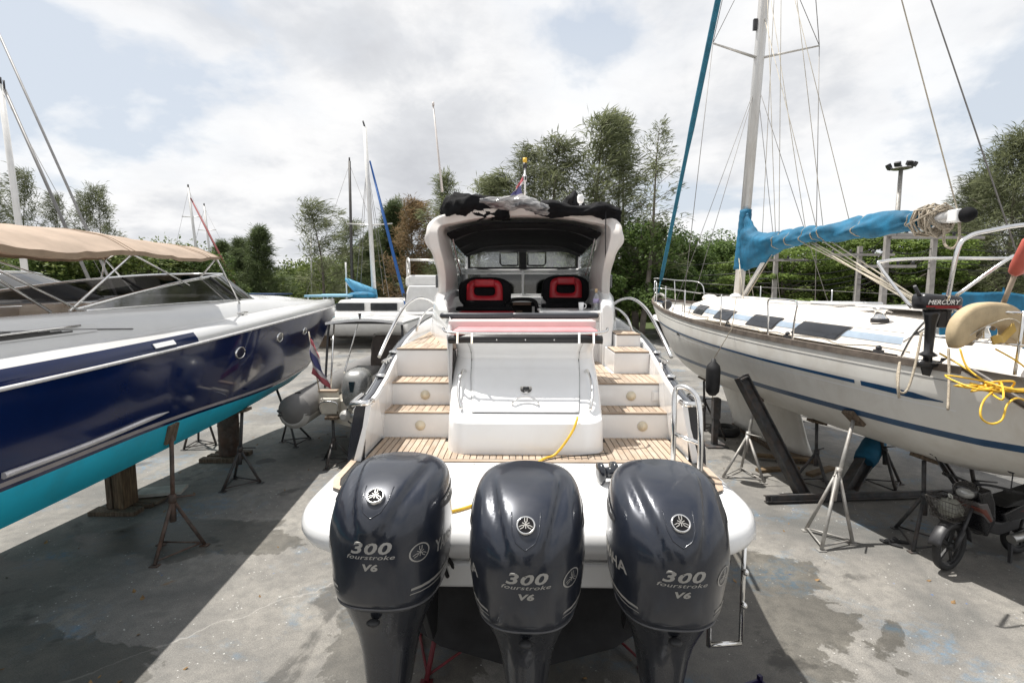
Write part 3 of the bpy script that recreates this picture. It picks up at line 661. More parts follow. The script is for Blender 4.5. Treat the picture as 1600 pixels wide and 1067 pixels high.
# handrails at the shoulders, boarding handrail and boarding ladder
for s in (-1, 1):
    MB().tube(cr([(s*1.66, 5.62, 2.42), (s*1.63, 6.0, 2.66), (s*1.60, 6.6, 2.93), (s*1.55, 7.2, 3.05), (s*1.48, 7.7, 3.02), (s*1.43, 8.1, 2.92)], 6), .021, 10).build('deck_rail', chrome, cruiser)
    MB().tube(cr([(s*1.50, 6.9, 2.6), (s*1.44, 6.95, 2.78), (s*1.40, 7.3, 2.88), (s*1.4, 7.7, 2.9)], 6), .016, 8).build('inner_rail', chrome, cruiser)
def Bl(u, v, Y):
    p = PY(u, v, Y); q = p - V((.05, 0, 0)); a = .0166
    return V((q.x * cos(a) - q.y * sin(a), q.x * sin(a) + q.y * cos(a), q.z))
mb = MB(); r = [(1.20, 3.98, 1.69), (1.205, 4.0, 2.08), (1.22, 4.05, 2.33), (1.25, 4.04, 2.40), (1.32, 3.95, 2.385), (1.355, 3.88, 2.30), (1.36, 3.82, 2.05), (1.35, 3.78, 1.69)]
mb.tube(cr(r, 6), .022, 12); mb.cyl((1.205, 4.0, 2.02), (1.357, 3.815, 1.99), .018)
for p in (r[0], r[-1]): mb.lathe([(.045, 0), (.045, .01), (.025, .02)], (p[0], p[1], 1.695), n=14)
mb.build('boarding_handrail', chrome, cruiser)
mb = MB(); la = [(1.55, 3.42, 1.46), (1.55, 3.42, .98)]
mb.tube([(1.545, 3.40, 1.50), (1.545, 3.38, .66)], .017, 8); mb.tube([(1.30, 3.36, 1.50), (1.30, 3.34, .66)], .017, 8)
for z in (.66,): mb.tube([(1.545, 3.375, z), (1.30, 3.345, z)], .018, 8)
for z in (1.2, .95): mb.ball((1.55, 3.37, z), .025, 8, 6)
mb.box((1.42, 3.45, 1.47), (.36, .2, .04)); mb.build('boarding_ladder', chrome, cruiser)
mb = MB(); mb.lathe([(.085, 0), (.085, .03), (.045, .04), (.045, .10), (.085, .11), (.085, .14), (.03, .15)], (.70, 3.80, 1.765), (-1, -.2, 0), 18); mb.build('winch_reel', blackgloss, cruiser)
# lumpy folded canvas lashed along the top of the arch
def folded(x0, x1, y, zf, rf, seed, name, mat):
    rr = random.Random(seed); ph = [rr.uniform(0, 6) for _ in range(8)]; mb = MB(); rings = []
    n = 40
    for i in range(n + 1):
        t = i / n; x = lerp(x0, x1, t); r = rf(t); ring = []
        for k in range(20):
            a = 2 * pi * k / 20
            w = 1 + .13 * sin(3 * a + 5 * t * 2 + ph[0]) + .10 * sin(7 * a + 9 * t + ph[1]) + .07 * sin(23 * t + 2 * a + ph[2]) + .05 * sin(47 * t + 5 * a)
            ring.append((x + .02 * sin(5 * a + 31 * t), y + 1.25 * r * w * cos(a) + .05 * sin(9 * t + ph[3]), zf(t) + r * w * sin(a)))
        rings.append(ring)
    return mb.loft(rings, True, (True, True)).build(name, mat, cruiser)
folded(-1.22, -.22, 7.45, lambda t: 4.30 + .10 * sin(pi * min(1, t * 1.1)) ** .6 - .02 * t, lambda t: .05 + .115 * sm(0, .1, t) * (1 - .6 * sm(.65, 1, t)), 1, 'folded_canvas', blackcan)
folded(.16, 1.36, 7.28, lambda t: 4.31 - .10 * sm(.7, 1, t) + .03 * sin(t * 9), lambda t: .062 + .055 * (.5 + .5 * sin(t * 8.5 + .3)) * sm(0, .1, t), 5, 'folded_canvas', blackcan)
vin = bpy.data.materials.new('rolled_clear_vinyl'); vin.use_nodes = True
_b = vin.node_tree.nodes['Principled BSDF']; _tc = vin.node_tree.nodes.new('ShaderNodeTexCoord')
vin.node_tree.links.new(ramp(vin.node_tree, noise(vin.node_tree, mapping(vin.node_tree, _tc.outputs['Object'], scale=(1, 4, 4)), 3, 5, .6, 1), [(.35, (.05, .05, .055)), (.6, (.42, .41, .40)), (.8, (.75, .74, .72))]), _b.inputs['Base Color']); _b.inputs['Roughness'].default_value = .12
folded(-.60, .34, 7.10, lambda t: 4.40 - .05 * t - .06 * sm(.6, 1, t), lambda t: .03 + .055 * sm(0, .3, t) * (1 - .4 * sm(.8, 1, t)), 9, 'rolled_vinyl_window', vin)
folded(.62, .98, 8.3, lambda t: 4.50 + .05 * sin(pi * t), lambda t: .05 + .12 * sin(pi * t), 12, 'canvas_bundle', blackcan)
MB().cyl((1.15, 7.2, 4.30), (1.15, 7.15, 3.62), .008, n=6).build('cord', blackrub, cruiser)
# whip aerial, anchor light mast, dome aerial
a0, a1 = Bl(691, 300, 8.2), Bl(677, 166, 8.2)
MB().tube([a0, a0.lerp(a1, .15), a1], [.022, .018, .012], 8).cyl(a1, a1 + V((0, 0, .06)), .018).build('whip_aerial', M('aerial_white', (.6, .55, .52), .4), cruiser)
p = Bl(907, 318, 7.6); MB().cyl(p - V((0, 0, .25)), p, .018).lathe([(.025, 0), (.045, .02), (.05, .04), (.05, .10), (.035, .125), (0, .13)], p).build('dome_aerial', gel, cruiser)
p = Bl(820, 312, 8.4); MB().cyl(p, p + V((0, 0, .5)), .016).build('light_mast', gel, cruiser)
MB().box(p + V((-.005, -.02, .33)), (.07, .05, .09)).box(p + V((0, -.05, .33)), (.05, .01, .06), m=1).cyl(p + V((0, 0, .5)), p + V((0, 0, .58)), .035, m=1).cyl(p + V((0, 0, .58)), p + V((0, 0, .66)), .034, m=2).build('mast_light', [gel, greycap, yellowm], cruiser)

# ---------------------------------------------------------------- things on board
flagm = None
def flag_mat(name, stripes, axis):
    m = bpy.data.materials.new(name); m.use_nodes = True; nt = m.node_tree; b = nt.nodes['Principled BSDF']
    at = nt.nodes.new('ShaderNodeUVMap'); sx = nt.nodes.new('ShaderNodeSeparateXYZ'); nt.links.new(at.outputs[0], sx.inputs[0])
    n = nt.nodes.new('ShaderNodeValToRGB'); n.color_ramp.interpolation = 'CONSTANT'; e = n.color_ramp.elements
    while len(e) < len(stripes): e.new(.5)
    for i, (p_, c_) in enumerate(stripes): e[i].position = p_; e[i].color = (*c_, 1)
    nt.links.new(sx.outputs[axis], n.inputs[0]); nt.links.new(n.outputs[0], b.inputs['Base Color']); b.inputs['Roughness'].default_value = .8
    return m
RW = [(0, (.42, .10, .12)), (.167, (.62, .58, .58)), (.333, (.10, .10, .24)), (.667, (.62, .58, .58)), (.833, (.42, .10, .12))]
tri_flag = flag_mat('tricolour_cloth', RW, 1)
def cloth_flag(name, fn, mat, parent, world):
    nu, nv = 14, 12; mb = MB(); mb.grid(fn, nu, nv); o = mb.build(name, mat, parent, world, solid=.003, fix=False)
    uv = o.data.uv_layers.new(name='UVMap'); w = nu + 1
    for l in o.data.loops: uv.data[l.index].uv = ((l.vertex_index % w) / nu, (l.vertex_index // w) / nv)
    return o
def Bw(x, y, z): a = .0166; return V((.05 + x * cos(a) + y * sin(a), -x * sin(a) + y * cos(a), z))
pf = PY(819, 312, 8.3)
fl = thing('ensign', 'small faded red, white and blue flag drooping from the light mast over the hardtop', 'flag', pf)
cloth_flag('flag_cloth', lambda a, b: pf + V((-.03 - a * .24 * (1 - b * .55) + .02 * sin(b * 9), .03 * sin(a * 9 + b * 4), -.02 + b * .38 - a * .26 * (.2 + b * .45))), tri_flag, fl, True)
MB().cyl(pf + V((0, 0, -.02)), pf + V((0, 0, .4)), .006, n=6).build('staff', chrome, fl, True)
pb = Bw(1.02, 7.1, 2.892)
bt = thing('bottle', 'clear plastic bottle with a lilac label standing on the cockpit counter', 'bottle', pb)
MB().lathe([(.04, 0), (.043, .01), (.043, .17), (.034, .20), (.016, .23), (.016, .245)], (0, 0, 0), n=16).build('body', clear, bt)
MB().lathe([(.0445, .10), (.0445, .16)], n=16).build('bottle_wrap', M('lilac_label', (.42, .36, .55), .5), bt)
MB().cyl((0, 0, .245), (0, 0, .30), .02).build('cap', M('wood_cap', (.5, .36, .2), .5), bt)
pc = Bw(.80, 7.0, 2.892)
cu = thing('cup', 'small white cup standing on the cockpit counter behind the right red seat', 'cup', pc)
MB().lathe([(.030, 0), (.04, .11), (.037, .11), (.028, .006)], n=16).build('bowl', gel, cu)
MB().tube(cr([(.038, 0, .09), (.065, 0, .08), (.065, 0, .04), (.034, 0, .025)], 4), .006, 6).build('handle', gel, cu)
# yellow hose out of the garage door, over the teak and the platform to the left engine
hp = [(.47, 4.44, 2.035), (.46, 4.40, 2.02), (.42, 4.36, 1.93), (.33, 4.335, 1.80), (.25, 4.31, 1.722), (.16, 4.24, 1.716), (.03, 4.05, 1.70), (-.12, 3.7, 1.698), (-.3, 3.42, 1.698), (-.45, 3.27, 1.698), (-.6, 3.2, 1.70), (-.8, 3.16, 1.698)]
h0 = Bw(.25, 4.31, 1.7)
ho = thing('hose', 'thin yellow hose running from the garage door across the teak platform', 'hose', h0)
MB().tube([Bw(*p) for p in cr(hp, 6)], .0115, 8).build('hose_line', yellowm, ho, True)
lp = [(.75, 4.42, 1.712), (.5, 4.37, 1.705), (.3, 4.32, 1.703), (.2, 4.26, 1.703)]
tag(MB().tube([Bw(*p) for p in cr(lp, 4)], .004, 6).build('cord', greycap), 'thin dark cord lying across the teak platform beside the yellow hose', 'cord')
# ---------------------------------------------------------------- three big outboards (local frame: y forward, z from the ground, origin under the cowl)
cowl_m = M('graphite_metallic', (.016, .020, .031), .30, .30, var=.14, vs=2, coat=.5, crough=.10, rvar=.07, dirt=.16, dirtcol=(.10, .10, .10), ds=5, stretch=(1, 1, .5))
leg_m = M('graphite_leg', (.026, .028, .034), .26, .3, var=.15, coat=.4)
brk_m = M('bracket_black', (.02, .02, .022), .45, var=.2)
ZB, ZT = 1.50, 2.185
def cowl_ring(t):
    """t 0..1 bottom to top: half width, rear y, front y, z"""
    z = lerp(ZB, ZT, t)
    a = sinterp(t, [0, .06, .25, .5, .68, .80, .88, .94, .98, 1], [.262, .282, .304, .312, .308, .296, .276, .238, .18, .10])
    r = sinterp(t, [0, .06, .25, .5, .62, .72, .80, .88, .94, .98, 1], [-.285, -.31, -.345, -.365, -.355, -.32, -.26, -.165, -.055, .06, .15])
    f = sinterp(t, [0, .1, .6, .85, .94, 1], [.40, .41, .41, .395, .36, .27])
    return a, r, f, z
NS = 72
def cowl_mesh():
    mb = MB(); rings = []
    NT = 54
    for i in range(NT + 1):
        t = (i / NT); t = t + .10 * sin(pi * t) * t
        t = min(1, t); a, r, f, z = cowl_ring(t); yc = (r + f) / 2; b = (f - r) / 2; ring = []
        for k in range(NS):
            th = 2 * pi * k / NS - pi / 2; c, s = cos(th), sin(th); e = 2 / lerp(2.7, 2.35, t)
            x = math.copysign(abs(c) ** e, c) * a; y = yc + math.copysign(abs(s) ** e, s) * b
            # sculpted panels on the sloping shoulder: a raised spine that narrows to the badge, and a crease at each side
            back = max(0, -s); q = sm(.40, .62, t) * (1 - sm(.96, 1, t)); h = (t - .50) / .45
            w1 = lerp(.035, .19, max(0, min(1, h))); d = abs(x) - w1
            ridge = .018 * (1 - sm(-.022, .010, d)) * q * sm(.2, .8, back)
            groove = -.011 * math.exp(-((d - .030) / .02) ** 2) * q * sm(.2, .8, back)
            w2 = lerp(.30, .235, sm(.3, .9, t)); d2 = abs(x) - w2
            crease = .008 * math.exp(-(d2 / .018) ** 2) * sm(.1, .4, t) * (1 - sm(.85, .95, t)) * sm(.0, .4, back)
            n = V((x / a if a else 0, (y - yc) / b if b else 0, .9 * sm(.55, .95, t))); n.normalize()
            x *= 1 - .16 * max(0, -s) ** 1.5 * sm(.0, .25, t)
            ring.append(V((x, y, z)) + n * (ridge + groove + crease))
        rings.append(ring)
    mb.loft(rings, True, (True, True)); return mb
def apron_mesh():
    mb = MB(); rings = []
    prof = [(1.498, .266, -.28, .395), (1.47, .252, -.265, .39), (1.42, .230, -.24, .36), (1.36, .202, -.21, .31), (1.28, .170, -.175, .26), (1.18, .145, -.15, .22), (1.0, .118, -.13, .19), (.80, .088, -.11, .15), (.66, .075, -.11, .14), (.60, .07, -.13, .15), (.585, .15, -.26, .22), (.57, .15, -.26, .22), (.555, .06, -.10, .16), (.48, .05, -.08, .18), (.40, .06, -.12, .22)]
    for z, a, r, f in prof:
        yc = (r + f) / 2; b = (f - r) / 2; e = 2 / 2.5
        rings.append([V((math.copysign(abs(cos(2*pi*k/40)) ** e, cos(2*pi*k/40)) * a, yc + math.copysign(abs(sin(2*pi*k/40)) ** e, sin(2*pi*k/40)) * b, z)) for k in range(40)])
    return mb.loft(rings, True, (True, True))
COW = cowl_mesh(); BV = BVHTree.FromPolygons([V(p) for p in COW.v], COW.f)
def on_rear(x, z, off=.0025):
    h = BV.ray_cast(V((x, -2, z)), V((0, 1, 0)))
    return h[0] + h[1] * (off if h[1].y < 0 else -off) if h[0] else V((x, -.3, z))
def on_side(s, y, z, off=.0025):
    h = BV.ray_cast(V((s * 2, y, z)), V((-s, 0, 0)))
    if not h[0]: return V((s * .3, y, z))
    n = h[1] if h[1].x * s > 0 else -h[1]
    return h[0] + n * off
def fork_emblem(R):
    """ring, and three crossed tuning forks, as flat pieces in a unit plane: list of polygons"""
    ps = []
    for k in range(3):
        a = pi / 2 + k * 2 * pi / 3; u = V((cos(a), sin(a), 0)); w = V((-sin(a), cos(a), 0))
        bar = lambda p, q, t: ps.append([p + (q - p).normalized().cross(V((0, 0, 1))) * t, q + (q - p).normalized().cross(V((0, 0, 1))) * t, q - (q - p).normalized().cross(V((0, 0, 1))) * t, p - (q - p).normalized().cross(V((0, 0, 1))) * t])
        bar(u * -.42 * R, u * .22 * R, .045 * R)
        for s in (-1, 1):
            bar(u * .22 * R, u * .36 * R + w * s * .13 * R, .042 * R); bar(u * .35 * R + w * s * .13 * R, u * .74 * R + w * s * .13 * R, .042 * R)
    return ps
def decal(fn, vs, fs, x0, y0, flip=1):
    mb = MB(); mb.add([fn(x0 + flip * x, y0 + y) for x, y in vs], fs, 0); return mb
T300 = text_geo('300', .076, .22, 1.62, .0022, 1.10, .03); TFS = text_geo('fourstroke', .030, .30, 1.75, .0003, 1.05); TV6 = text_geo('V6', .046, .2, 1.5, .002, 1.05); TBR = text_geo('YAMAHA', .088, .0, .95, .0018, 1.0, .03)
def make_outboard():
    root = thing('outboard_motor', 'x', 'outboard motor', group='big dark grey outboards on the stern platform')
    cw = COW.build('cowl', cowl_m, root)
    ap = apron_mesh().build('midsection', leg_m, root)
    # seam
    a, r, f, z = cowl_ring(0); e = 2 / 2.7; pts = []
    for k in range(60):
        th = 2 * pi * k / 60; c, s = cos(th), sin(th); pts.append((math.copysign(abs(c) ** e, c) * (a + .001), (r+f)/2 + math.copysign(abs(s) ** e, s) * ((f-r)/2 + .001), z - .002))
    MB().tube(pts, .0065, 6, closed=True).build('cowl_seam', M('seam_grey', (.09, .09, .095), .4), root)
    # rear badge
    zc = 2.05; c0 = on_rear(0, zc, 0); up = (on_rear(0, zc + .05, 0) - on_rear(0, zc - .05, 0)).normalized(); xx = V((1, 0, 0)); nn = xx.cross(up).normalized()
    if nn.y > 0: nn = -nn
    P3 = lambda p, o=0: c0 + xx * p.x + up * p.y + nn * (o + .012)
    RB = .044
    bd = MB().loft([[P3(V((cos(2*pi*k/32), sin(2*pi*k/32), 0)) * RB * q, o) for k in range(32)] for q, o in ((1.06, -.02), (1.06, .004), (.97, .007), (.90, .004))], True, (False, True)).build('badge', [chrome], cw)
    MB().add([P3(V((cos(2*pi*k/32), sin(2*pi*k/32), 0)) * RB * .88, .0055) for k in range(32)], [list(range(32))], 0).build('badge_disc', M('badge_black', (.008, .008, .009), .7, spec=.1), bd)
    mb = MB()
    for p in fork_emblem(RB * 1.08): mb.prism([P3(q, .0065) for q in p], nn * .002)
    mb.build('badge_forks', silverdecal, cw)
    # shield under the badge
    mb = MB(); sh = [(-.072, .04), (-.066, -.02), (-.045, -.058), (0, -.085), (.045, -.058), (.066, -.02), (.072, .04)]
    mb.tube([on_rear(x, zc + y, .0005) for x, y in [(lerp(sh[i][0], sh[i+1][0], k/4), lerp(sh[i][1], sh[i+1][1], k/4)) for i in range(6) for k in range(4)] + [sh[-1]]], .0032, 6); mb.build('badge_surround', cowl_m, cw)
    fr = lambda x, z: on_rear(x, z)
    mb = decal(fr, *T300, 0, 1.80); mb.build('lettering', silverdecal, cw)
    mb = decal(fr, *TFS, .0, 1.772); mb.build('lettering', silverdecal, cw)
    mb = decal(fr, *TV6, .0, 1.715); mb.build('lettering', silverdecal, cw)
    for s in (-1, 1):
        fs = lambda y, z: on_side(s, y, z)
        mb = decal(fs, *TBR, (.0 if s > 0 else -.06), 1.75, s); mb.build('lettering', silverdecal, cw)
        ey = -.135 * 1.0 if s > 0 else .335
        ey = -.255 if s > 0 else .20
        mb = MB(); rg = [(cos(2*pi*k/28), sin(2*pi*k/28)) for k in range(28)]
        mb.loft([[on_side(s, ey + q * .047 * x, 1.78 + q * .047 * y) for x, y in rg] for q in (1, .87)], True, (False, False))
        for p in fork_emblem(.045): mb.add([on_side(s, ey + q.x, 1.78 + q.y, .003) for q in p], [(0, 1, 2, 3)])
        mb.build('side_emblem', silverdecal, cw)
        mb = MB()                                                # swoosh stripes
        for k, (w, dz) in enumerate(((.016, 0), (.006, -.026))):
            line = [(lerp(-.27, .36, i/14), 1.60 + dz + .10 * (i/14) ** 1.6) for i in range(15)]
            mb.loft([[on_side(s, y, z + w * .5 * sin(pi * min(1, .06 + i/14)) ** .5), on_side(s, y, z - w * .5)] for i, (y, z) in enumerate(line)], False, (False, False))
        mb.build('stripe', silverdecal, cw)
        # air intake slot high on each side
        mb = MB(); rows = []
        for i in range(10):
            y = lerp(-.10, .36, i/9); z = lerp(1.97, 2.035, i/9); h = .035 * sin(pi * lerp(.08, .92, i/9)) ** .7
            rows.append([on_side(s, y, z + h, .004), on_side(s, y, z + h*.3, -.0), on_side(s, y, z - h, .004)])
        mb.loft(rows, False, (False, False)); mb.build('air_intake', blackrub, cw)
    mb = MB(); mb.ball((0, -.275, 1.43), (.035, .03, .016), 12, 8); mb.build('latch_recess', blackrub, ap)
    # clamp bracket, trim rams, hoses
    mb = MB()
    for s in (-1, 1): mb.prism([(s*.12, .17, 1.46), (s*.12, .50, 1.50), (s*.12, .52, 1.30), (s*.12, .50, 1.0), (s*.12, .40, 1.0), (s*.12, .20, 1.25)], (s*.035, 0, 0))
    mb.cyl((-.19, .40, 1.44), (.19, .40, 1.44), .03); mb.cyl((0, .40, .86), (0, .22, 1.25), .028); mb.build('clamp_bracket', brk_m, root, bevel=.004)
    mb = MB()
    for s, k in ((-1, 0), (1, .03), (1, -.02)): mb.tube(cr([(s*(.13 + k), .38, 1.55), (s*(.20 + k), .45, 1.48), (s*(.24 + k), .50 + k, 1.36), (s*(.20 + k), .62, 1.40), (s*(.16), .72, 1.47)], 6), .013, 8)
    mb.build('cable', blackrub, root)
    MB().lathe([(0, -.30), (.03, -.27), (.062, -.12), (.07, .05), (.06, .2), (.03, .32), (0, .36)], (0, 0, .40), (0, 1, 0), 20).build('gearcase', leg_m, root)
    MB().prism([(-.012, .22, .38), (-.012, -.10, .38), (-.012, -.16, .16), (-.012, -.04, .15), (-.012, .12, .26)], (.024, 0, 0)).build('skeg', leg_m, root, bevel=.008)
    pr = MB().lathe([(0, -.50), (.03, -.49), (.058, -.42), (.062, -.28)], (0, 0, .40), (0, 1, 0), 16).build('propeller', chrome, root)
    mb = MB()
    for k in range(3):
        a0 = 2 * pi * k / 3
        mb.grid(lambda a, b: V((cos(a0 + (a - .5) * 1.5 * (.5 + b * .5)) * lerp(.05, .20, b), -.36 + (a - .5) * .16, .40 + sin(a0 + (a - .5) * 1.5 * (.5 + b * .5)) * lerp(.05, .20, b))), 6, 5, thick=(0, .006, 0))
    mb.build('blade', chrome, pr)
    return root
ob = make_outboard()
def place_ob(o, x, y, yaw, tilt, lab, dz=0):
    piv = V((0, .42, 1.46)); Rm = Matrix.Rotation(yaw, 4, 'Z') @ Matrix.Translation(piv) @ Matrix.Rotation(-tilt, 4, 'X') @ Matrix.Translation(-piv)
    m = Matrix.Translation((x, y, dz)) @ Rm; o.location = m.to_translation(); o.rotation_euler = m.to_euler(); o['label'] = lab
obs = [ob, dup(ob), dup(ob)]
place_ob(obs[0], -.672, 2.60, radians(-4.5), radians(9), 'dark grey outboard at the left of the platform, tilted higher than the other two')
place_ob(obs[1], .082, 2.60, radians(-3.0), 0, 'dark grey outboard in the middle of the platform, between the two others')
place_ob(obs[2], .84, 2.60, radians(-4.5), 0, 'dark grey outboard at the right of the platform, in front of the boarding handrail', .01)
# ---------------------------------------------------------------- navy yacht on the left (bow away from us)
CAMP = V((0, 0, H))
def LX(y): return -5.6 + .028 * y
LHY = [-3, 1, 3.83, 6.5, 9.86, 12, 13.6, 14.3, 14.6]
LHB = [1.62, 1.66, 1.57, 1.38, 1.0, .66, .30, .11, .02]
LRZ = [2.36, 2.38, 2.42, 2.49, 2.60, 2.65, 2.67, 2.68, 2.68]
navy = M('navy_gelcoat', (.003, .012, .062), .09, var=.12, vs=1.2, coat=.25, rvar=.03, spec=.3)
cyan = M('cyan_antifouling', (.008, .50, .70), .55, var=.10, vs=2, dirt=.28, dirtcol=(.03, .26, .33), ds=3.5, stretch=(1, .4, 1))
pearl = M('pearl_grey_gelcoat', (.60, .60, .59), .24, var=.03, vs=1.2, coat=.5, rvar=.05)
bootgrey = M('boot_stripe_grey', (.34, .31, .31), .4)
tan = M('tan_canvas', (.50, .395, .31), .85, var=.10, vs=3, bump=.25, bs=120, trans=.30)
tanedge = M('tan_canvas_hem', (.30, .22, .15), .85, var=.12, bump=.2, bs=120)
cream = M('cream_upholstery', (.55, .50, .43), .55, var=.06, bump=.1)
def bands(root, rings, spec, world=True):
    for name, mat, i0, i1 in spec:
        mb = MB()
        for rr in rings: mb.loft([r[i0:i1 + 1] for r in rr], False, (False, False))
        mb.build(name, mat, root, world)
def lprof(y):
    hb = sinterp(y, LHY, LHB); zr = sinterp(y, LHY, LRZ); f = sm(7, 14.6, y)
    zk = lerp(.92, 1.10, sm(4, 11, y)) + 1.25 * sm(10.8, 14.6, y) ** 1.3; zb = lerp(1.60, 1.38, sm(5, 10, y)) + .9 * sm(11, 14.6, y) ** 1.6; zc = max(zk + .01, lerp(1.26, 1.2, f) + .95 * sm(10, 14.6, y) ** 1.3)
    wb = hb * lerp(.93, .60, f); wc = hb * lerp(.86, .45, f); zb = max(zb, zc + .03)
    zb2 = zb + .035; zb3 = zb + .075
    k = lambda z: lerp(wb, hb, ((z - zb) / max(.05, zr - zb)) ** lerp(.8, 1.15, f))
    return [(0, zk), (wc * .5, lerp(zk, zc, .55)), (wc, zc), (wb, zb), (k(zb2), zb2), (k(zb3), zb3), (k(lerp(zb3, zr, .3)) , lerp(zb3, zr, .3)), (k(lerp(zb3, zr, .65)), lerp(zb3, zr, .65)), (hb, zr), (hb - .015 * min(1, hb), zr + .07), (max(hb - .07, .01), zr + .15), (max(hb - .16, .006), zr + .19), (max(hb - .26, .004), zr + .215)]
yacht = thing('motor_yacht', 'glossy navy blue motor yacht with cyan bottom paint and tan bimini', 'yacht', (LX(6), 6, 0))
def lrings(y0, y1, n, side):
    out = []
    for i in range(n + 1):
        y = lerp(y0, y1, i / n); yl = [y + (.0 if y < 12 else .0)] ; out.append([V((LX(y) + side * x, y, z)) for x, z in lprof(y)])
    return out
LR = [lrings(-3, 14.6, 60, s) for s in (1, -1)]
bands(yacht, LR, [('bottom', cyan, 0, 3), ('lower_stripe', navy, 3, 4), ('boot_stripe', bootgrey, 4, 5), ('topsides', navy, 5, 8)])
LA = [lrings(-3, 6.4, 30, s) for s in (1, -1)]; LF = [lrings(6.4, 14.6, 30, s) for s in (1, -1)]
bands(yacht, LA, [('aft_gunwale', navy, 8, 10), ('side_deck', pearl, 10, 12)]); bands(yacht, LF, [('fore_gunwale', pearl, 8, 12)])
_m = MB(); [_m.loft([r[0:13] for r in rr], False, (False, False)) for rr in LR]
LBV = BVHTree.FromPolygons([V(p) for p in _m.v], _m.f)
def on_left(u, v, off=.01):
    d = ray(u, v).normalized(); h = LBV.ray_cast(CAMP, d)
    if not h[0]: return None, None
    n = h[1] if h[1].dot(d) < 0 else -h[1]
    return h[0] + n * off, n
mb = MB()
for s in (1, -1): mb.tube([V((LX(y) + s * (sinterp(y, LHY, LHB) + .008), y, sinterp(y, LHY, LRZ) + .01)) for y in [lerp(-3, 14.5, i/50) for i in range(51)]], .019, 8)
mb.build('rubbing_strake', M('white_rail', (.7, .69, .68), .25, .2), yacht, True)
# lower spray strake with its bright capping
pts = [on_left(u, v, .015)[0] for u, v in ((2, 743), (60, 722), (120, 700), (180, 676), (230, 655), (262, 643))]
pts = [p for p in pts if p]
if len(pts) > 2:
    MB().tube(cr(pts, 6), [.028] * (len(cr(pts, 6)) - 6) + [.026, .022, .018, .012, .008, .004], 8).build('spray_strake', M('strake_grey', (.62, .60, .60), .3, .3), yacht, True)
for u, v, r in ((375, 551, .135), (437, 527, .13), (476, 517, .115)):
    p, n = on_left(u, v, .004)
    if p is None: continue
    t = n.cross(V((0, 0, 1))).normalized(); w = t.cross(n); q = lambda a, k, o: p + n * o + (t * cos(a) * r * 1.05 + w * sin(a) * r * .62) * k
    pr = MB().loft([[q(2*pi*i/28, k, o) for i in range(28)] for k, o in ((1.08, -.02), (1.08, .012), (.97, .018), (.9, .006))], True, (False, False)).build('porthole', chrome, yacht, True)
    MB().add([q(2*pi*i/28, .92, .007) for i in range(28)], [list(range(28))]).build('pane', blackgloss, pr, True)
# coaming, side deck to cockpit
CYS = [-3, 2, 4, 5.5, 7, 8.6, 9.6, 10.6, 11.8, 13.2]
COF = [1.22, 1.22, 1.13, 1.02, .86, .70, .60, .46, .30, .06]
CZ = [2.84, 2.90, 2.94, 2.96, 2.97, 2.99, 2.98, 2.95, 2.91, 2.87]
def crest(y): return sinterp(y, CYS, COF), sinterp(y, CYS, CZ)
mb = MB()
for s in (1, -1):
    rings = []
    for i in range(41):
        y = lerp(-3, 13.9, i / 40); hb = sinterp(y, LHY, LHB); zr = sinterp(y, LHY, LRZ); o, z = crest(y); o = min(o, max(hb - .28, .003)); b = max(hb - .255, .004)
        rings.append([V((LX(y) + s*x, y, zz)) for x, zz in ((b, zr + .214), (lerp(b, o, .45), lerp(zr + .215, z, .72)), (lerp(b, o, .85), z - .015), (o, z), (max(o - .06, 0), z + .005), (max(o - .10, 0) if y < 9.4 else 0, z - .01 if y < 9.4 else z + .10 * sm(9.4, 10, y) * (1 - sm(11, 13.9, y))), (max(o - .12, 0) if y < 9.4 else 0, 2.05 if y < 9.4 else z - .05))])
    mb.loft(rings, False, (False, False))
mb.build('coaming', pearl, yacht, True)
MB().prism([(LX(0) - 1.25, -3, 2.05), (LX(0) + 1.25, -3, 2.05), (LX(9) + .66, 9.3, 2.05), (LX(9) - .66, 9.3, 2.05)], (0, 0, .05)).build('cockpit_sole', teak, yacht, True)
# recessed vent in the coaming side, cleat, name plate
def cpt(y, t, off=.012, s=1):
    hb = sinterp(y, LHY, LHB); zr = sinterp(y, LHY, LRZ); o, z = crest(y); b = hb - .255
    P = [V((b, 0, zr + .214)), V((lerp(b, o, .45), 0, lerp(zr + .215, z, .72))), V((lerp(b, o, .85), 0, z - .015))]
    p = P[0].lerp(P[1], t / .6) if t < .6 else P[1].lerp(P[2], (t - .6) / .4)
    return V((LX(y) + s * p.x + off * .8, y, p.z + off))
vt = MB().loft([[cpt(y, lerp(.30, .26, k), .008), cpt(y, lerp(.34, .62 - .0 * k, 1 - k * .55), .008)] for y, k in [(lerp(2.6, 5.1, i/14), i/14) for i in range(15)]], False, (False, False)).build('vent', pearl, yacht, True)
lv = M('louvre_dark', (.06, .058, .056), .6)
for i in range(7):
    t0 = .33 + i * .028; MB().tube([cpt(lerp(2.6, 4.8 - i * .12, k/8), t0 + .0 * k, .012) for k in range(9)], .008, 4).build('louvre', lv, vt, True)
MB().tube([cpt(lerp(2.6, 4.9, k/10), lerp(.36, .42, k/10), .028) for k in range(11)], .010, 6).build('vent_bar', chrome, vt, True)
MB().tube([cpt(lerp(2.4, 5.6, k/16), lerp(.66, .18, (k/16) ** 2), .006) for k in range(17)] , .006, 4).build('panel_seam', M('seam_shadow', (.12, .12, .12), .6), vt, True)
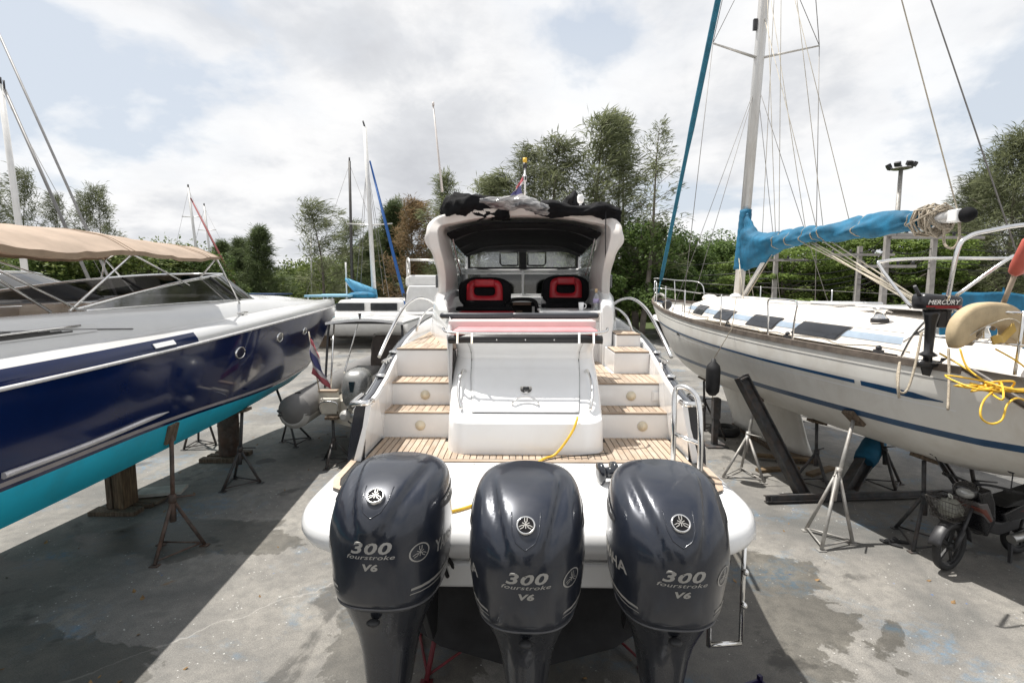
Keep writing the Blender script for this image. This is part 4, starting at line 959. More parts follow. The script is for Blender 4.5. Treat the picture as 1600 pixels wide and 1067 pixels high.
mb = MB(); c = V((LX(8.2) + sinterp(8.2, LHY, LHB) - .25, 8.2, sinterp(8.2, LHY, LRZ) + .22)); mb.tube([c + V((-.02, -.14, .03)), c + V((0, 0, .045)), c + V((.0, .14, .03))], .015, 8); mb.cyl(c, c + V((0, -.05, .045)), .012); mb.cyl(c, c + V((0, .05, .045)), .012); mb.build('cleat', chrome, yacht, True)
p, n = on_left(272, 535, .006)
p2, _ = on_left(240, 542, .006)
if p is not None and p2 is not None:
    t = (p2 - p).normalized(); w = V((0, 0, 1)); w = (w - n * w.dot(n)).normalized(); MB().prism([p + w * .03, p2 + w * .03, p2 - w * .03, p - w * .03], n * .008).build('navigation_light', gel, yacht, True)
# wrap-around windscreen
BASE = [(5.2, 1.02, 2.965), (6.4, .92, 2.985), (7.6, .80, 2.995), (8.6, .68, 3.0), (9.3, .52, 3.0), (9.75, .28, 3.0), (9.9, 0, 3.0)]
TOP = [(5.1, 1.01, 2.985), (6.1, .90, 3.15), (7.0, .79, 3.28), (7.8, .68, 3.37), (8.4, .52, 3.42), (8.75, .28, 3.44), (8.85, 0, 3.445)]
def ws_curve(T):
    half = [V((LX(y) + o, y, z)) for y, o, z in T]; oth = [V((LX(y) - o, y, z)) for y, o, z in T[:-1]][::-1]
    return cr(half + oth, 5)
wb_, wt_ = ws_curve(BASE), ws_curve(TOP)
wsc = MB().tube(wt_, .020, 8).tube(wb_, .014, 6).build('windscreen_frame', chrome, yacht, True)
MB().loft([wb_, [a.lerp(b, .5) for a, b in zip(wb_, wt_)], wt_], False, (False, False)).build('windscreen_pane', smoke, wsc, True)
MB().tube([wb_[15], wt_[15]], .022, 6).tube([wb_[45], wt_[45]], .022, 6).build('screen_pillar', blackrub, wsc, True)
# cockpit furniture
def wbox(name, y, off, z, d, mat, bev=.04): return MB().box((LX(y) + off, y, z), d).build(name, mat, yacht, True, bevel=bev, seg=3)
wbox('dashboard', 8.0, 0, 2.75, (1.2, .7, .7), M('dash_grey', (.13, .125, .12), .5), .08)
wbox('helm_seat', 6.4, .35, 2.55, (.6, .6, .9), cream, .08); wbox('helm_seat', 6.4, -.35, 2.55, (.6, .6, .9), cream, .08)
wbox('side_settee', 4.0, -.72, 2.42, (.6, 2.6, .65), cream); wbox('side_settee', 3.6, .72, 2.38, (.5, 2.0, .55), cream); wbox('aft_sunpad', .6, 0, 2.6, (2.0, 2.0, .5), cream, .08)
# bimini
def hem(y): return .98 - .045 * max(0, y - 5)
def bim(a, b):
    y = lerp(1.6, 7.8, b); t = 2 * a - 1; hb = hem(y); e = interp(y, [1.6, 5, 7.8], [3.58, 3.62, 3.70]); c = interp(y, [1.6, 6.2, 7.8], [3.80, 3.90, 3.87])
    bow = abs(sin((y - 1.9) / 2.05 * pi)); drop = -.055 * bow * (abs(t) ** 3 * .9 + .3) 
    return V((LX(y) + hb * t, y, e + (c - e) * (1 - abs(t) ** 2.3) + drop + .007 * sin(y * 14 + t * 9) * abs(t) + .006 * sin(y * 6 - t * 13) + .004 * sin(y * 23 + t * 5) * bow))
bi = MB().grid(bim, 36, 60, thick=(0, 0, -.006)).build('bimini', tan, yacht, True)
for s in (0, 1):
    MB().grid(lambda a, b: bim(s, a) + V(((.012 if s else -.012), 0, .004 - b * lerp(.09, .04, a))), 50, 2, thick=(.004, 0, 0)).build('hem', tanedge, bi, True)
MB().tube([bim(i / 24, 1) + V((0, .004, -.012)) for i in range(25)], .02, 8).build('front_bow', tanedge, bi, True)
for yb in (3.95, 6.0, 7.55):
    for dy in (-.04, .04): MB().tube([bim(i / 30, (yb + dy - 1.6) / 6.2) + V((0, 0, .003)) for i in range(31)], .0035, 4).build('seam', tanedge, bi, True)
for yb in (3.95, 6.0, 7.75):
    b_ = (yb - 1.6) / 6.2; arc = [bim(i / 20, b_) + V((0, 0, -.03)) for i in range(21)]
    piv = interp(yb, [3.9, 6, 8], [4.8, 5.0, 6.9])
    if yb > 7: ends = [V((LX(8.4) + .80, 8.4, 2.93)), V((LX(8.4) - .80, 8.4, 2.93))]
    else: ends = [V((LX(piv) + s * 1.03, piv, 2.97)) for s in (1, -1)]
    MB().tube([ends[1]] + arc + [ends[0]], .0135, 8).build('bimini_frame', chrome, yacht, True)
for s in (1, -1):
    f = lambda y, o, z: V((LX(y) + s * o, y, z))
    for p, q, r_ in ((f(6.0, hem(6) * .99, 3.60), f(7.1, .84, 3.24), .012), (f(7.75, hem(7.75), 3.66), f(7.5, .73, 3.34), .011), (f(3.95, .97, 3.6), f(5.1, 1.03, 2.98), .012), (f(2.2, .98, 3.58), f(4.0, 1.1, 2.96), .012)):
        MB().tube([p, q], r_, 6).build('bimini_strut', chrome, yacht, True)

# ---------------------------------------------------------------- a second dark yacht beyond it
def yacht2():
    r = thing('motor_yacht', 'pale grey motor yacht with a long black windscreen, half hidden behind the navy yacht', 'yacht', (-11.2, 9, 0))
    X = lambda y: -11.4 + .03 * y
    hy, hw = [-2, 4, 9, 13, 16, 17.2], [1.9, 2.0, 1.8, 1.25, .45, .03]
    for nm, mt, i0, i1 in (('bottom', antifoul, 0, 2), ('topsides', pearl, 2, 5), ('deck', gel, 5, 8)):
        mb = MB()
        for s in (1, -1):
            rings = []
            for i in range(31):
                y = lerp(-2, 17.2, i/30); w = sinterp(y, hy, hw); f = sm(11, 17.2, y)
                p = [(0, .8 + .9 * f), (w * lerp(.85, .4, f), 1.15 + .7 * f), (w * lerp(.94, .6, f), 1.6 + .4 * f), (w, 2.3), (w, 2.62), (w - .03 * min(1, w), 2.70), (max(w - .5, .01), 2.95), (0, 3.0)]
                rings.append([V((X(y) + s*x, y, z)) for x, z in p[i0:i1+1]])
            mb.loft(rings, False, (False, False))
        mb.build(nm, mt, r, True)
    T = [(4.2, 1.42, 3.02), (6.5, 1.35, 3.32), (8.5, 1.25, 3.48), (10.2, 1.05, 3.52), (11.2, .6, 3.5), (11.5, 0, 3.48)]; Bb = [(4.2, 1.45, 2.96), (6.5, 1.45, 2.96), (9, 1.35, 2.97), (11.6, 1.1, 2.97), (12.8, .6, 2.98), (13.2, 0, 2.98)]
    mk = lambda T_: cr([V((X(y) + o, y, z)) for y, o, z in T_] + [V((X(y) - o, y, z)) for y, o, z in T_[:-1]][::-1], 5)
    a, b = mk(Bb), mk(T)
    fr = MB().tube(b, .028, 8).build('windscreen_frame', chrome, r, True); MB().loft([a, [p.lerp(q, .5) for p, q in zip(a, b)], b], False, (False, False)).build('windscreen_pane', smoke, fr, True)
    MB().box((X(7) , 7.5, 2.98), (2.0, 2.4, .5)).build('dashboard', M('dash_black', (.03, .03, .03), .5), r, True, bevel=.1)
    MB().box((X(3) + .3, 3.6, 3.1), (1.6, 1.2, .5)).box((X(5) - .5, 5.4, 3.15), (.7, .6, .6)).build('settee', cream, r, True, bevel=.08)
    mb = MB()
    for y in (2.0, 3.4, 4.6, 5.6): mb.tube([V((X(y) + 1.5, y, 2.9)), V((X(y) + 1.45, y + .5, 3.35))], .014, 6)
    mb.tube([V((X(y) + 1.45, y, 3.35)) for y in (1, 2.5, 4, 6.1)], .018, 6).tube([V((X(y) + 1.48, y, 3.12)) for y in (1, 2.5, 4, 6.1)], .012, 6); mb.build('cockpit_rail', chrome, r, True)
yacht2()
# ---------------------------------------------------------------- white sailing yacht on the right
def SX(y): return 5.55 - .17 * (y - 9)
SHY = [3.7, 4.4, 5.0, 6.5, 8, 10, 12, 14, 15, 15.6]
SHB = [1.42, 1.60, 1.70, 1.85, 1.90, 1.74, 1.34, .72, .33, .02]
SZ_Y = [3.7, 5.0, 8, 10.3, 13, 15.6]; SZ = [2.36, 2.38, 2.47, 2.56, 2.70, 2.88]
def sz(y): return sinterp(y, SZ_Y, SZ)
def shb(y): return sinterp(y, SHY, SHB)
stripeblue = M('stripe_blue', (.012, .065, .155), .35, var=.12, dirt=.15)
paleblue = M('faded_stripe_blue', (.30, .37, .45), .5, var=.10)
teakrail = M('grey_teak_rail', (.13, .105, .085), .8, var=.3, vs=8, bump=.3, bs=60)
deckm = M('chalky_deck', (.72, .68, .63), .55, var=.04, vs=1.5, dirt=.25, dirtcol=(.5, .42, .32))
sail = thing('sailing_yacht', 'white sailing yacht with blue stripes and a blue sail cover', 'sailboat', (SX(9), 9, 0))
def sprof(y):
    w = shb(y); z = sz(y); f = sm(11, 15.6, y); a = 1 - sm(3.9, 6, y); zb = lerp(.98, 1.02, 0) + .42 * a + 1.75 * f ** 1.6; zw = max(1.58, zb + .15 * 0 + .001) if y < 13 else max(1.58, zb + .01)
    z2 = max(zw, zb + .06); D = z - zb; p = lerp(.42, .72, f)
    def wd(zz): t = max(0, min(1, (zz - zb) / D)); return w * min(1, (1 - (1 - t) ** 2.1) ** p * (1 + .015 * sin(pi * t)))
    zs = [zb, zb + D * .02, zb + D * .06, zb + D * .13, zb + D * .22, zb + D * .33]
    zs = [min(q, z2 - .005 * (6 - i)) for i, q in enumerate(zs)]
    cov = z - .36
    zs += [z2, z2 + .085 * (1 - .5 * f), max(z2 + .1, lerp(z2 + .09, cov, .5)), cov - .012, cov + .028, cov + .055, cov + .064, z - .14, z - .125, z]
    for i in range(1, len(zs)): zs[i] = max(zs[i], zs[i-1] + .0005)
    zs[-1] = z
    return [(0 if i == 0 else wd(q), q) for i, q in enumerate(zs)]
def srings(y0, y1, n, side): return [[V((SX(y) + side * x, y, z)) for x, z in sprof(y)] for y in [lerp(y0, y1, i / n) for i in range(n + 1)]]
SR = [srings(5.0, 15.6, 56, s) for s in (-1, 1)]
# reversed stern: sheer drops aft of y = 5
def stern_rings(side):
    out = []
    for i in range(13):
        t = i / 12; y = lerp(5.0, 3.95, t); pr = sprof(5.0); top = lerp(2.38, 1.78, t); k = lerp(1, .90, t)
        out.append([V((SX(y) + side * x * k, y, min(z + .32 * t * (1 - min(1, z / 2.4)), top - (len(pr) - 1 - j) * .0006))) for j, (x, z) in enumerate(pr)])
    return out
ST = [stern_rings(s) for s in (-1, 1)]
def sband(name, mat, i0, i1, full=True):
    mb = MB()
    for rr in SR + (ST if full else []): mb.loft([r[i0:i1+1] for r in rr], False, (False, False))
    return mb.build(name, mat, sail, True)
sband('bottom', gelold, 0, 6); sband('waterline_stripe', stripeblue, 6, 7); sband('topsides', gelold, 7, 10); sband('cove_stripe', gelold, 10, 11); sband('upper_topsides', gelold, 11, 15)
_m = MB(); [_m.loft(rr, False, (False, False)) for rr in SR + ST]
SBV = BVHTree.FromPolygons([V(p) for p in _m.v], _m.f)
def on_sail(u, v, off=.006):
    d = ray(u, v).normalized(); h = SBV.ray_cast(CAMP, d)
    if not h[0]: return None
    n = h[1] if h[1].dot(d) < 0 else -h[1]
    return h[0] + n * off
def sside(y, z, off=.004):                                   # a point on the near topside
    pr = sprof(y); x = interp(z, [q[1] for q in pr], [q[0] for q in pr]); return V((SX(y) - x - off, y, z))
def ribbon(name, ys, zf, wf, mat, off=.004):
    return MB().loft([[sside(y, zf(y) + wf(y) / 2, off), sside(y, zf(y) - wf(y) / 2, off)] for y in ys], False, (False, False)).build(name, mat, sail, True)
ys = lambda a, b, n=40: [lerp(a, b, i / n) for i in range(n + 1)]
zc = lambda y: sz(y) - .36
ribbon('cove_stripe', ys(6.10, 15.2), zc, lambda y: .030 * sm(15.3, 13, y) * (1 + .25 * sm(8, 6, y)) + .006, stripeblue)
ribbon('cove_stripe', [5.14, 5.25, 5.42, 5.8, 6.02], lambda y: zc(y) - .012 * sm(6, 5.2, y), lambda y: .012 + .065 * sm(5.14, 5.5, y) * (1 - .3 * sm(5.5, 6, y)), stripeblue)
ribbon('pin_stripe', ys(5.05, 15.2), lambda y: zc(y) - .085, lambda y: .014, gel, .003)
ribbon('pin_stripe', ys(5.0, 15.3), lambda y: sz(y) - .135, lambda y: .010, M('grey_line', (.22, .22, .22), .5), .003)
# stern well: open transom with teak sill
mb = MB()
for s in (-1, 1):
    rr = ST[0] if s < 0 else ST[1]; top = [r[-1] for r in rr]
    mb.loft([[p, p + V((-s*.16, 0, .004)), p + V((-s*.20, 0, -.25))] for p in top], False, (False, False))
mb.loft([[ST[0][-1][j] for j in range(16)], [ST[1][-1][j] for j in range(16)]], False, (False, False))
mb.add([ST[0][0][-1] + V((.2, .0, -.25)), ST[1][0][-1] + V((-.2, 0, -.25)), ST[1][-1][-1] + V((-.2, 0, -.25)), ST[0][-1][-1] + V((.2, 0, -.25))], [(0, 1, 2, 3)])
mb.build('stern_scoop', deckm, sail, True)
for s, rr in ((-1, ST[0]), (1, ST[1])): MB().tube([r[-1] + V((-s*.05, 0, .02)) for r in rr], .045, 6, flat=.45).build('stern_sill', teakrail, sail, True)
# deck, toe rail, coachroof
DY = ys(3.95, 15.5, 50)
mb = MB(); mb.loft([[V((SX(y) + k * shb(max(y, 5)) * (.985 if y > 5 else .9), y, min(sz(y), 2.38 if y > 5 else 2.2) - .045 + .05 * (1 - k * k))) for k in (-1, -.7, -.35, 0, .35, .7, 1)] for y in ys(5.0, 15.55, 40)], False, (False, False)); mb.build('deck', deckm, sail, True)
for s in (-1, 1):
    MB().loft([[V((SX(y) + s * (shb(y) + a), y, sz(y) + b)) for a, b in ((.018, -.045), (.018, .03), (-.035, .03), (-.035, -.045))] for y in ys(4.98, 15.55, 50)], True, (True, True), smooth=False).build('toe_rail', teakrail, sail, True)
CB = [1.42, .76]
def coach(y, s=1):
    k = shb(y) / 1.9; end = sm(13.3, 11.3, y); aft = sm(6.0, 6.6, y)
    b = 1.38 * min(1, k * .98 + .02) * (.55 + .45 * end); z0 = sz(y) - .02; h = (.19 + .10) * end; hc = .44 * end
    return [(b, z0), (b - .09, z0 + h * .62 + .004), (b - .15, z0 + h * .92 + .004), (b - .27, z0 + h + .02 * end), (b * .5, z0 + lerp(h, hc, .75)), (0, z0 + hc + .005)]
mb = MB()
for s in (-1, 1): mb.loft([[V((SX(y) + s * x, y, z)) for x, z in coach(y)] for y in ys(6.0, 13.3, 44)], False, (False, False))
fr = [V((SX(6.0) - x, 6.0, z)) for x, z in coach(6.0)] + [V((SX(6.0) + x, 6.0, z)) for x, z in coach(6.0)[::-1]]
mb.add(fr, [list(range(len(fr)))]); coachroof = mb.build('coachroof', deckm, sail, True)
def cside(y, t, off=.006):
    c = coach(y); p = V((c[0][0], 0, c[0][1])).lerp(V((c[1][0], 0, c[1][1])), t / .62) if t < .62 else V((c[1][0], 0, c[1][1])).lerp(V((c[2][0], 0, c[2][1])), (t - .62) / .38); return V((SX(y) - p.x - off, y, p.z + off * .5))
def cstrip(name, y0, y1, t0, t1, mat, n=12, off=.006): return MB().loft([[cside(y, t0, off), cside(y, .62, off), cside(y, t1, off)] for y in ys(y0, y1, n)], False, (False, False)).build(name, mat, coachroof, True)
cstrip('side_stripe', 5.99, 12.6, .40, .72, paleblue, 30)
for a, b in ((6.95, 7.75), (8.25, 8.95), (9.6, 10.15), (10.75, 11.2)): 
    for gm, gr, nm, of in ((greycap, .03, 'cabin_window', .010), (blackgloss, 0, 'window_pane', .0145)):
        par_ = coachroof if gr else wd_
        wd_ = MB().loft([[cside(lerp(a + .10 - gr, b + .10 + gr, k/8) - .20 * t_, t_, of) for t_ in (.22 - gr, .5, .62, .90 + gr)] for k in range(9)], False, (False, False)).build(nm, gm, par_, True)
# aft coaming, sprayhood frame and companionway
for s in (-1, 1):
    MB().loft([[V((SX(y) + s * x, y, z)) for x, z in ((1.34, sz(y) - .03), (1.26, sz(y) + .24 * sm(4.5, 5.2, y)), (1.06, sz(y) + .26 * sm(4.5, 5.2, y)), (.98, sz(y) + .20 * sm(4.5, 5.2, y)), (.9, sz(y) - .4))] for y in ys(4.3, 6.05, 14)], False, (False, False)).build('cockpit_coaming', deckm, sail, True)
for off in (-1.36,):
    MB().loft([[V((SX(y) - 1.272 + .02 * t, y, sz(y) + .03 + .13 * t)) for t in (0, 1)] for y in ys(4.9, 5.98, 8)], False, (False, False)).build('side_stripe', paleblue, sail, True)
MB().box((SX(6) + .1, 6.06, 2.72), (1.0, .08, .52)).build('companionway', M('varnished_board', (.20, .10, .055), .45, var=.2), sail, True, bevel=.01)
MB().box((SX(6) - .62, 5.98, 2.80), (.5, .06, .36)).build('cabin_bulkhead', gelold, sail, True, bevel=.02)
mb = MB(); mb.lathe([(.10, 0), (.10, .06), (.07, .09), (.06, .16), (.085, .18), (.085, .20), (.03, .21)], (SX(6.7) - 1.0, 6.7, 2.73), n=20); mb.build('winch', [chrome], sail, True)
MB().lathe([(.105, .0), (.105, .055), (.08, .06)], (SX(6.7) - 1.0, 6.7, 2.74), n=20).build('winch_base', blackrub, sail, True)
MB().lathe([(.08, 0), (.08, .05), (.05, .14), (.07, .17), (.02, .18)], (SX(5.3) - 1.12, 5.35, 2.63), n=18).build('winch', chrome, sail, True)
MB().tube([V((SX(y) - .55, y, 2.86 + .06 * (y > 7.2) * (y < 11))) for y in (7.0, 7.3, 9, 10.8, 11.1)], .013, 6).build('grab_rail', chrome, coachroof, True)
MB().box((SX(8.6) + .1, 8.6, 2.945), (.75, .8, .05)).build('hatch', gel, coachroof, True, bevel=.02)
MB().box((SX(7.0) - .2, 7.0, 2.93), (.9, 1.3, .04)).build('sliding_hatch', gel, coachroof, True, bevel=.015)
MB().ball((SX(11) - .35, 10.9, 3.0), (.13, .13, .09)).build('vent_cowl', gel, coachroof, True)
MB().ball((SX(12.4), 12.6, 2.95), (.16, .3, .10)).build('bagged_sail', deckm, coachroof, True)
# keel and rudder
def foil(name, y0, y1, z0, y0b, y1b, z1, w, mat, bulb=0):
    rings = []
    for i in range(9):
        t = i / 8; a, b, z = lerp(y0, y0b, t), lerp(y1, y1b, t), lerp(z0, z1, t); ring = []; ww = w * (1 + bulb * sm(.75, 1, t))
        for k in range(20):
            th = 2 * pi * k / 20; yy = lerp(a, b, (1 - cos(th)) / 2); ring.append(V((SX(yy) + ww * sin(th) * (1 - .35 * cos(th)) , yy, z)))
        rings.append(ring)
    MB().loft(rings, True, (True, True)).build(name, mat, sail, True)
foil('keel', 12.1, 9.5, 1.2, 11.3, 9.0, .09, .15, gelold, .5); foil('rudder', 5.3, 4.75, 1.45, 5.2, 4.85, .35, .05, gelold)
MB().box((SX(10.1), 10.1, .045), (.5, 2.5, .085)).build('keel_block', wood, sail, True)
# mast, boom, rigging
MB0 = V((SX(11.4), 11.4, 2.78)); MT = V((5.50, 11.05, 16.2)); at = lambda z: MB0.lerp(MT, (z - MB0.z) / (MT.z - MB0.z))
mast = MB().tube([MB0, at(8), MT], .088, 14, flat=1.25).build('mast', mastm, sail, True)
mb = MB(); sp = at(8.08); tips = [sp + V((-1.12, -.32, .16)), sp + V((1.10, -.30, .12))]
for t in tips: MB().tube([sp, t], [.045, .028], 8, flat=.5).build('spreader', mastm, mast, True)
MB().box(at(8.75) + V((-.13, 0, 0)), (.10, .06, .22)).build('steaming_light', greycap, mast, True)
G = V((SX(11.2), 11.2, 4.15)); BE = PY(1486, 339, 6.85)
boom = MB().tube([G, BE], .075, 12).build('boom', mastm, sail, True)
mb = MB(); e = (BE - G).normalized(); mb.box(BE + e * .08, (.16, .16, .17)); mb.build('boom_end', gel, boom, True, bevel=.02)
MB().ball(BE + e * .20, (.085, .13, .10), 14, 8).build('end_cover', blackcan, boom, True)
def cover_ring(t):
    c = G.lerp(BE, t * .91); rr = random.Random(4)
    hf = interp(t, [0, .03, .08, .16, .28, .5, .75, .9, 1], [.72, .50, .27, .19, .18, .17, .20, .21, .15]); dn = interp(t, [0, .04, .10, .18, .26, .34, .5, .75, .92, 1], [.56, .55, .50, .38, .20, .15, .14, .15, .14, .12]); w = interp(t, [0, .1, .3, 1], [.13, .19, .20, .17])
    ring = []
    for k in range(32):
        a = 2 * pi * k / 32; z = sin(a) * (hf if sin(a) > 0 else dn); x = cos(a) * w * (1 - .35 * max(0, sin(a)) ** 2 * (1 if t > .15 else 1.2))
        fold = .020 * sin(16 * z + 14 * t + 2 * cos(a)) + .012 * sin(30 * z - 22 * t) + .010 * sin(31 * t + 3 * a) + .008 * sin(7 * a + 47 * t); tie = 0
        for q in (.27, .36, .45, .52, .56, .75, .97): tie += math.exp(-((t - q) / .012) ** 2)
        ring.append(c + V((x * (1 - .22 * tie) + fold * cos(a), 0, (z * (1 - .25 * tie)) + fold * .8 * sin(a))))
    return ring
cover = MB().loft([cover_ring(i / 150) for i in range(151)], True, (True, True)).build('sail_cover', bluecan, sail, True)
MB().loft([[at(z) + V((r * cos(a), r * 1.25 * sin(a), 0)) for a in [2*pi*k/20 for k in range(20)]] for z, r in [(lerp(3.62, 4.92, i/24), .118 + .004 * sin(i * 2.1) + .03 * (1 - i/24)) for i in range(25)]], True, (True, True)).build('mast_boot', bluecan, sail, True)
for q in (.27, .36, .45, .52, .56, .75, .97):
    r = cover_ring(q); MB().tube([p + (p - G.lerp(BE, q * .86)).normalized() * .012 + V((0, .03 * sin(i * .4), 0)) for i, p in enumerate(r)], .011, 6, closed=True).build('tie', ropem, cover, True)
mb = MB(); c0 = G.lerp(BE, .955)
pts = []
for i in range(260):
    a = i * .62; t = i / 260; c = c0 + e * (lerp(-.16, .12, (t * 5) % 1)); r = .16 + .05 * sin(i * .37) + .03 * sin(i * 1.7); pts.append(c + V((r * cos(a), .03 * sin(i), r * sin(a) - .02)))
MB().tube(pts, .013, 5).build('rope_coil', ropem, boom, True)
MB().tube(cr([c0 + e * .12 + V((0, 0, -.10)), c0 + e * .1 + V((.0, -.05, -.35)), c0 + e * .22 + V((0, -.05, -.42)), c0 + e * .33 + V((0, 0, -.3)), c0 + e * .3], 5), .018, 6).build('rope_loop', ropem, boom, True)
MB().tube([MB0 + V((0, -.12, .12)), G.lerp(BE, .20) + V((0, 0, -.08))], .042, 10).build('vang_strut', mastm, sail, True)
MB().tube([MB0 + V((0, -.2, .05)), G.lerp(BE, .21) + V((0, 0, -.2))], .012, 6).build('vang_line', ropem, sail, True)
bow = V((SX(15.35), 15.35, 3.0))
fs = [bow, V((4.53, 15.3, 3.45)), V((4.53, 15.3, 3.45)).lerp(MT, .5), MT - V((0, 0, .3))]
MB().tube([bow, fs[1]], .02, 6).tube(cr(fs[1:], 12), [.055] * 8 + [.075] * (len(cr(fs[1:], 12)) - 8), 12).build('furled_genoa', tealcan, sail, True)
wire = M('rigging_wire', (.22, .21, .20), .5, .3); lightrope = M('pale_rope', (.50, .45, .36), .85, var=.2)
def wirep(a, b, r=.0065, m=None, s=0.0): MB().tube(sag(a, b, s) if s else [a, b], r, 5).build('rigging_wire', m or wire, sail, True)
def ch(s, y): return V((SX(y) + s * (shb(y) - .10), y, sz(y)))
wirep(ch(-1, 11.0), tips[0], .008); wirep(tips[0], at(15), .008); wirep(ch(1, 11.0), tips[1], .008); wirep(tips[1], at(15), .008)
wirep(ch(-1, 10.6), at(7.6)); wirep(ch(-1, 11.8), at(7.6)); wirep(ch(1, 10.6), at(7.6)); wirep(ch(1, 11.8), at(7.6)); wirep(tips[0] , at(10.6), .007); wirep(tips[1], at(10.6), .007)
wirep(V((SX(4.6) - 1.3, 4.55, 2.5)), MT, .008); wirep(V((SX(4.6) + 1.3, 4.6, 2.5)), MT, .008); wirep(BE + e * .1, MT, .009, lightrope)
for t, tz, of in ((.27, 8.0, -.05), (.45, 8.0, .06), (.56, 10.5, .06), (.30, 11.5, -.06), (.12, 12.5, .05), (.56, 7.2, -.05), (.75, 9.2, -.05)): wirep(G.lerp(BE, t * .86) + V((of, 0, .05)), at(tz + 1.8), .006, lightrope)
for t, y, o in ((.50, 6.9, .25), (.52, 6.9, .1), (.58, 6.9, .2), (.62, 6.95, .05), (.46, 6.8, .2)): wirep(G.lerp(BE, t * .86) - V((0, 0, .12)), V((SX(y) - o, y, 2.92)), .012, lightrope)
for y, o in ((11.0, -.3), (11.3, -.2), (11.5, .25)): wirep(at(4.0) + V((o * .3, 0, 0)), V((SX(y) + o, y - .4, 2.9)), .009, lightrope)
# rails: pulpit, stanchions, gate, pushpit
def rail(name, pts, r=.0135, n=5): return MB().tube(cr(pts, n), r, 8).build(name, chrome, sail, True)
se = lambda s, y, h, i=.06: V((SX(y) + s * (shb(y) - i), y, sz(y) + h))
rail('pulpit', [se(-1, 14.0, 0), se(-1, 14.1, .55), se(-1, 14.9, .6), V((SX(15.5), 15.6, 3.5)), se(1, 14.9, .6), se(1, 14.1, .55), se(1, 14.0, 0)])
rail('pulpit', [se(-1, 14.9, 0), se(-1, 14.95, .58)], n=2); rail('pulpit', [se(1, 14.9, 0), se(1, 14.95, .58)], n=2); rail('pulpit', [se(-1, 14.1, .28), V((SX(15.5), 15.5, 3.2)), se(1, 14.1, .28)])
for s in (-1, 1):
    for y in (9.0, 10.7, 12.4): MB().tube([se(s, y, 0), se(s, y, .58)], .0125, 8).build('stanchion', chrome, sail, True)
    rail('boarding_gate', [se(s, 7.15, 0), se(s, 7.13, .3), se(s, 7.10, .54), se(s, 7.2, .58), se(s, 7.55, .58), se(s, 7.68, .54), se(s, 7.66, .3), se(s, 7.65, 0)], .014)
    for h in (.56, .30): MB().tube([se(s, y, h) for y in (5.6, 7.15)] , .004, 4).tube([se(s, y, h) for y in (7.65, 9, 10.7, 12.4, 14.1)], .004, 4).build('guard_wire', wire, sail, True)
rail('pushpit', [se(-1, 5.62, 0), se(-1, 5.5, .30), se(-1, 5.30, .56), se(-1, 5.15, .60), se(-1, 4.6, .60), V((SX(4.2) - .9, 4.2, 2.98))], .0145)
rail('pushpit', [se(-1, 5.15, .58), se(-1, 5.6, .20)], .013, 2); rail('pushpit', [se(-1, 5.5, .3), se(-1, 4.6, .3), V((SX(4.2) - .9, 4.2, 2.68))], .012); rail('pushpit', [se(-1, 4.6, .62), se(-1, 4.62, .02)], .0145, 2)
rail('pushpit', [se(1, 5.62, 0), se(1, 5.3, .56), se(1, 4.6, .6), V((SX(4.2) + .9, 4.2, 2.98))], .0145)
rail('stern_arch', [PY(1425, 482, 5.55), PY(1376, 418, 5.95), PY(1382, 408, 6.0), PY(1440, 404, 6.1), PY(1560, 404, 6.3), V((7.6, 6.6, 3.55)), V((7.7, 6.4, 2.6))], .019, 6)
rail('stern_arch', [PY(1480, 470, 4.95), PY(1496, 392, 4.9), PY(1512, 371, 4.9), PY(1545, 361, 4.9), PY(1640, 348, 4.9), V((6.9, 4.8, 3.9)), V((7.5, 4.8, 3.2)), V((7.5, 4.8, 2.4))], .021, 6)
rail('stern_arch', [PY(1494, 462, 4.95), PY(1570, 408, 4.85), PY(1592, 399, 4.85), PY(1640, 395, 4.85)], .017, 5)
# ropes, small gear
for k, (y, x) in enumerate(((6.35, -.35), (6.5, .0), (6.3, .25))):
    rr = random.Random(k); pts = [V((SX(y) + x + rr.gauss(0, .16), y + rr.gauss(0, .12), 2.95 + abs(rr.gauss(0, .07)))) for _ in range(26)]
    MB().tube(cr(pts, 4), .011, 5).build('tangled_rope', (ropem, tealcan, bluecan)[k], sail, True)
mb = MB(); rr = random.Random(5)
MB().tube(cr([se(-1, y, .04 + rr.uniform(0, .04), rr.uniform(.1, .3)) for y in ys(5.7, 12.5, 24)], 3), .009, 5).build('deck_line', ropem, sail, True)
for y in (7.35, 8.9, 5.95): 
    c = se(-1, y, .03, .14); MB().box(c, (.05, .12, .06)).ball(c + V((0, 0, .05)), .035, 8, 6).build('deck_block', greycap, sail, True)
MB().lathe([(.10, 0), (.13, .05), (.13, .12), (.09, .16)], se(-1, 13.6, 0, .3), (.3, 1, .2), 16).build('anchor_windlass', greycap, sail, True)
MB().tube(cr([V((SX(15.2) - .05, 15.7, 2.9)), V((SX(15.2), 15.2, 3.02)), V((SX(14.6) - .15, 14.6, 2.95))], 4), .04, 8).build('anchor', galv, sail, True)
p = on_sail(1060, 522, .004); 
MB().box(p, (.02, .16, .07)).build('hull_port', chrome, sail, True, bevel=.02) if p else None
MB().box(p + V((-.008, 0, 0)), (.016, .10, .045)).build('hull_port_opening', blackgloss, sail, True) if p else None
# blue spray dodger beyond the outboard
MB().grid(lambda a, b: V((lerp(4.98, 7.0, a), 5.75 + .03 * sin(a * 19 + b * 3) + .05 * b, lerp(2.42, 3.16 - .42 * sm(.12, .34, a) * 0 - .10 * abs(a - .2), b) + .01 * sin(a * 23))), 30, 12).build('blue_dodger', bluecan, sail, True, solid=.008)

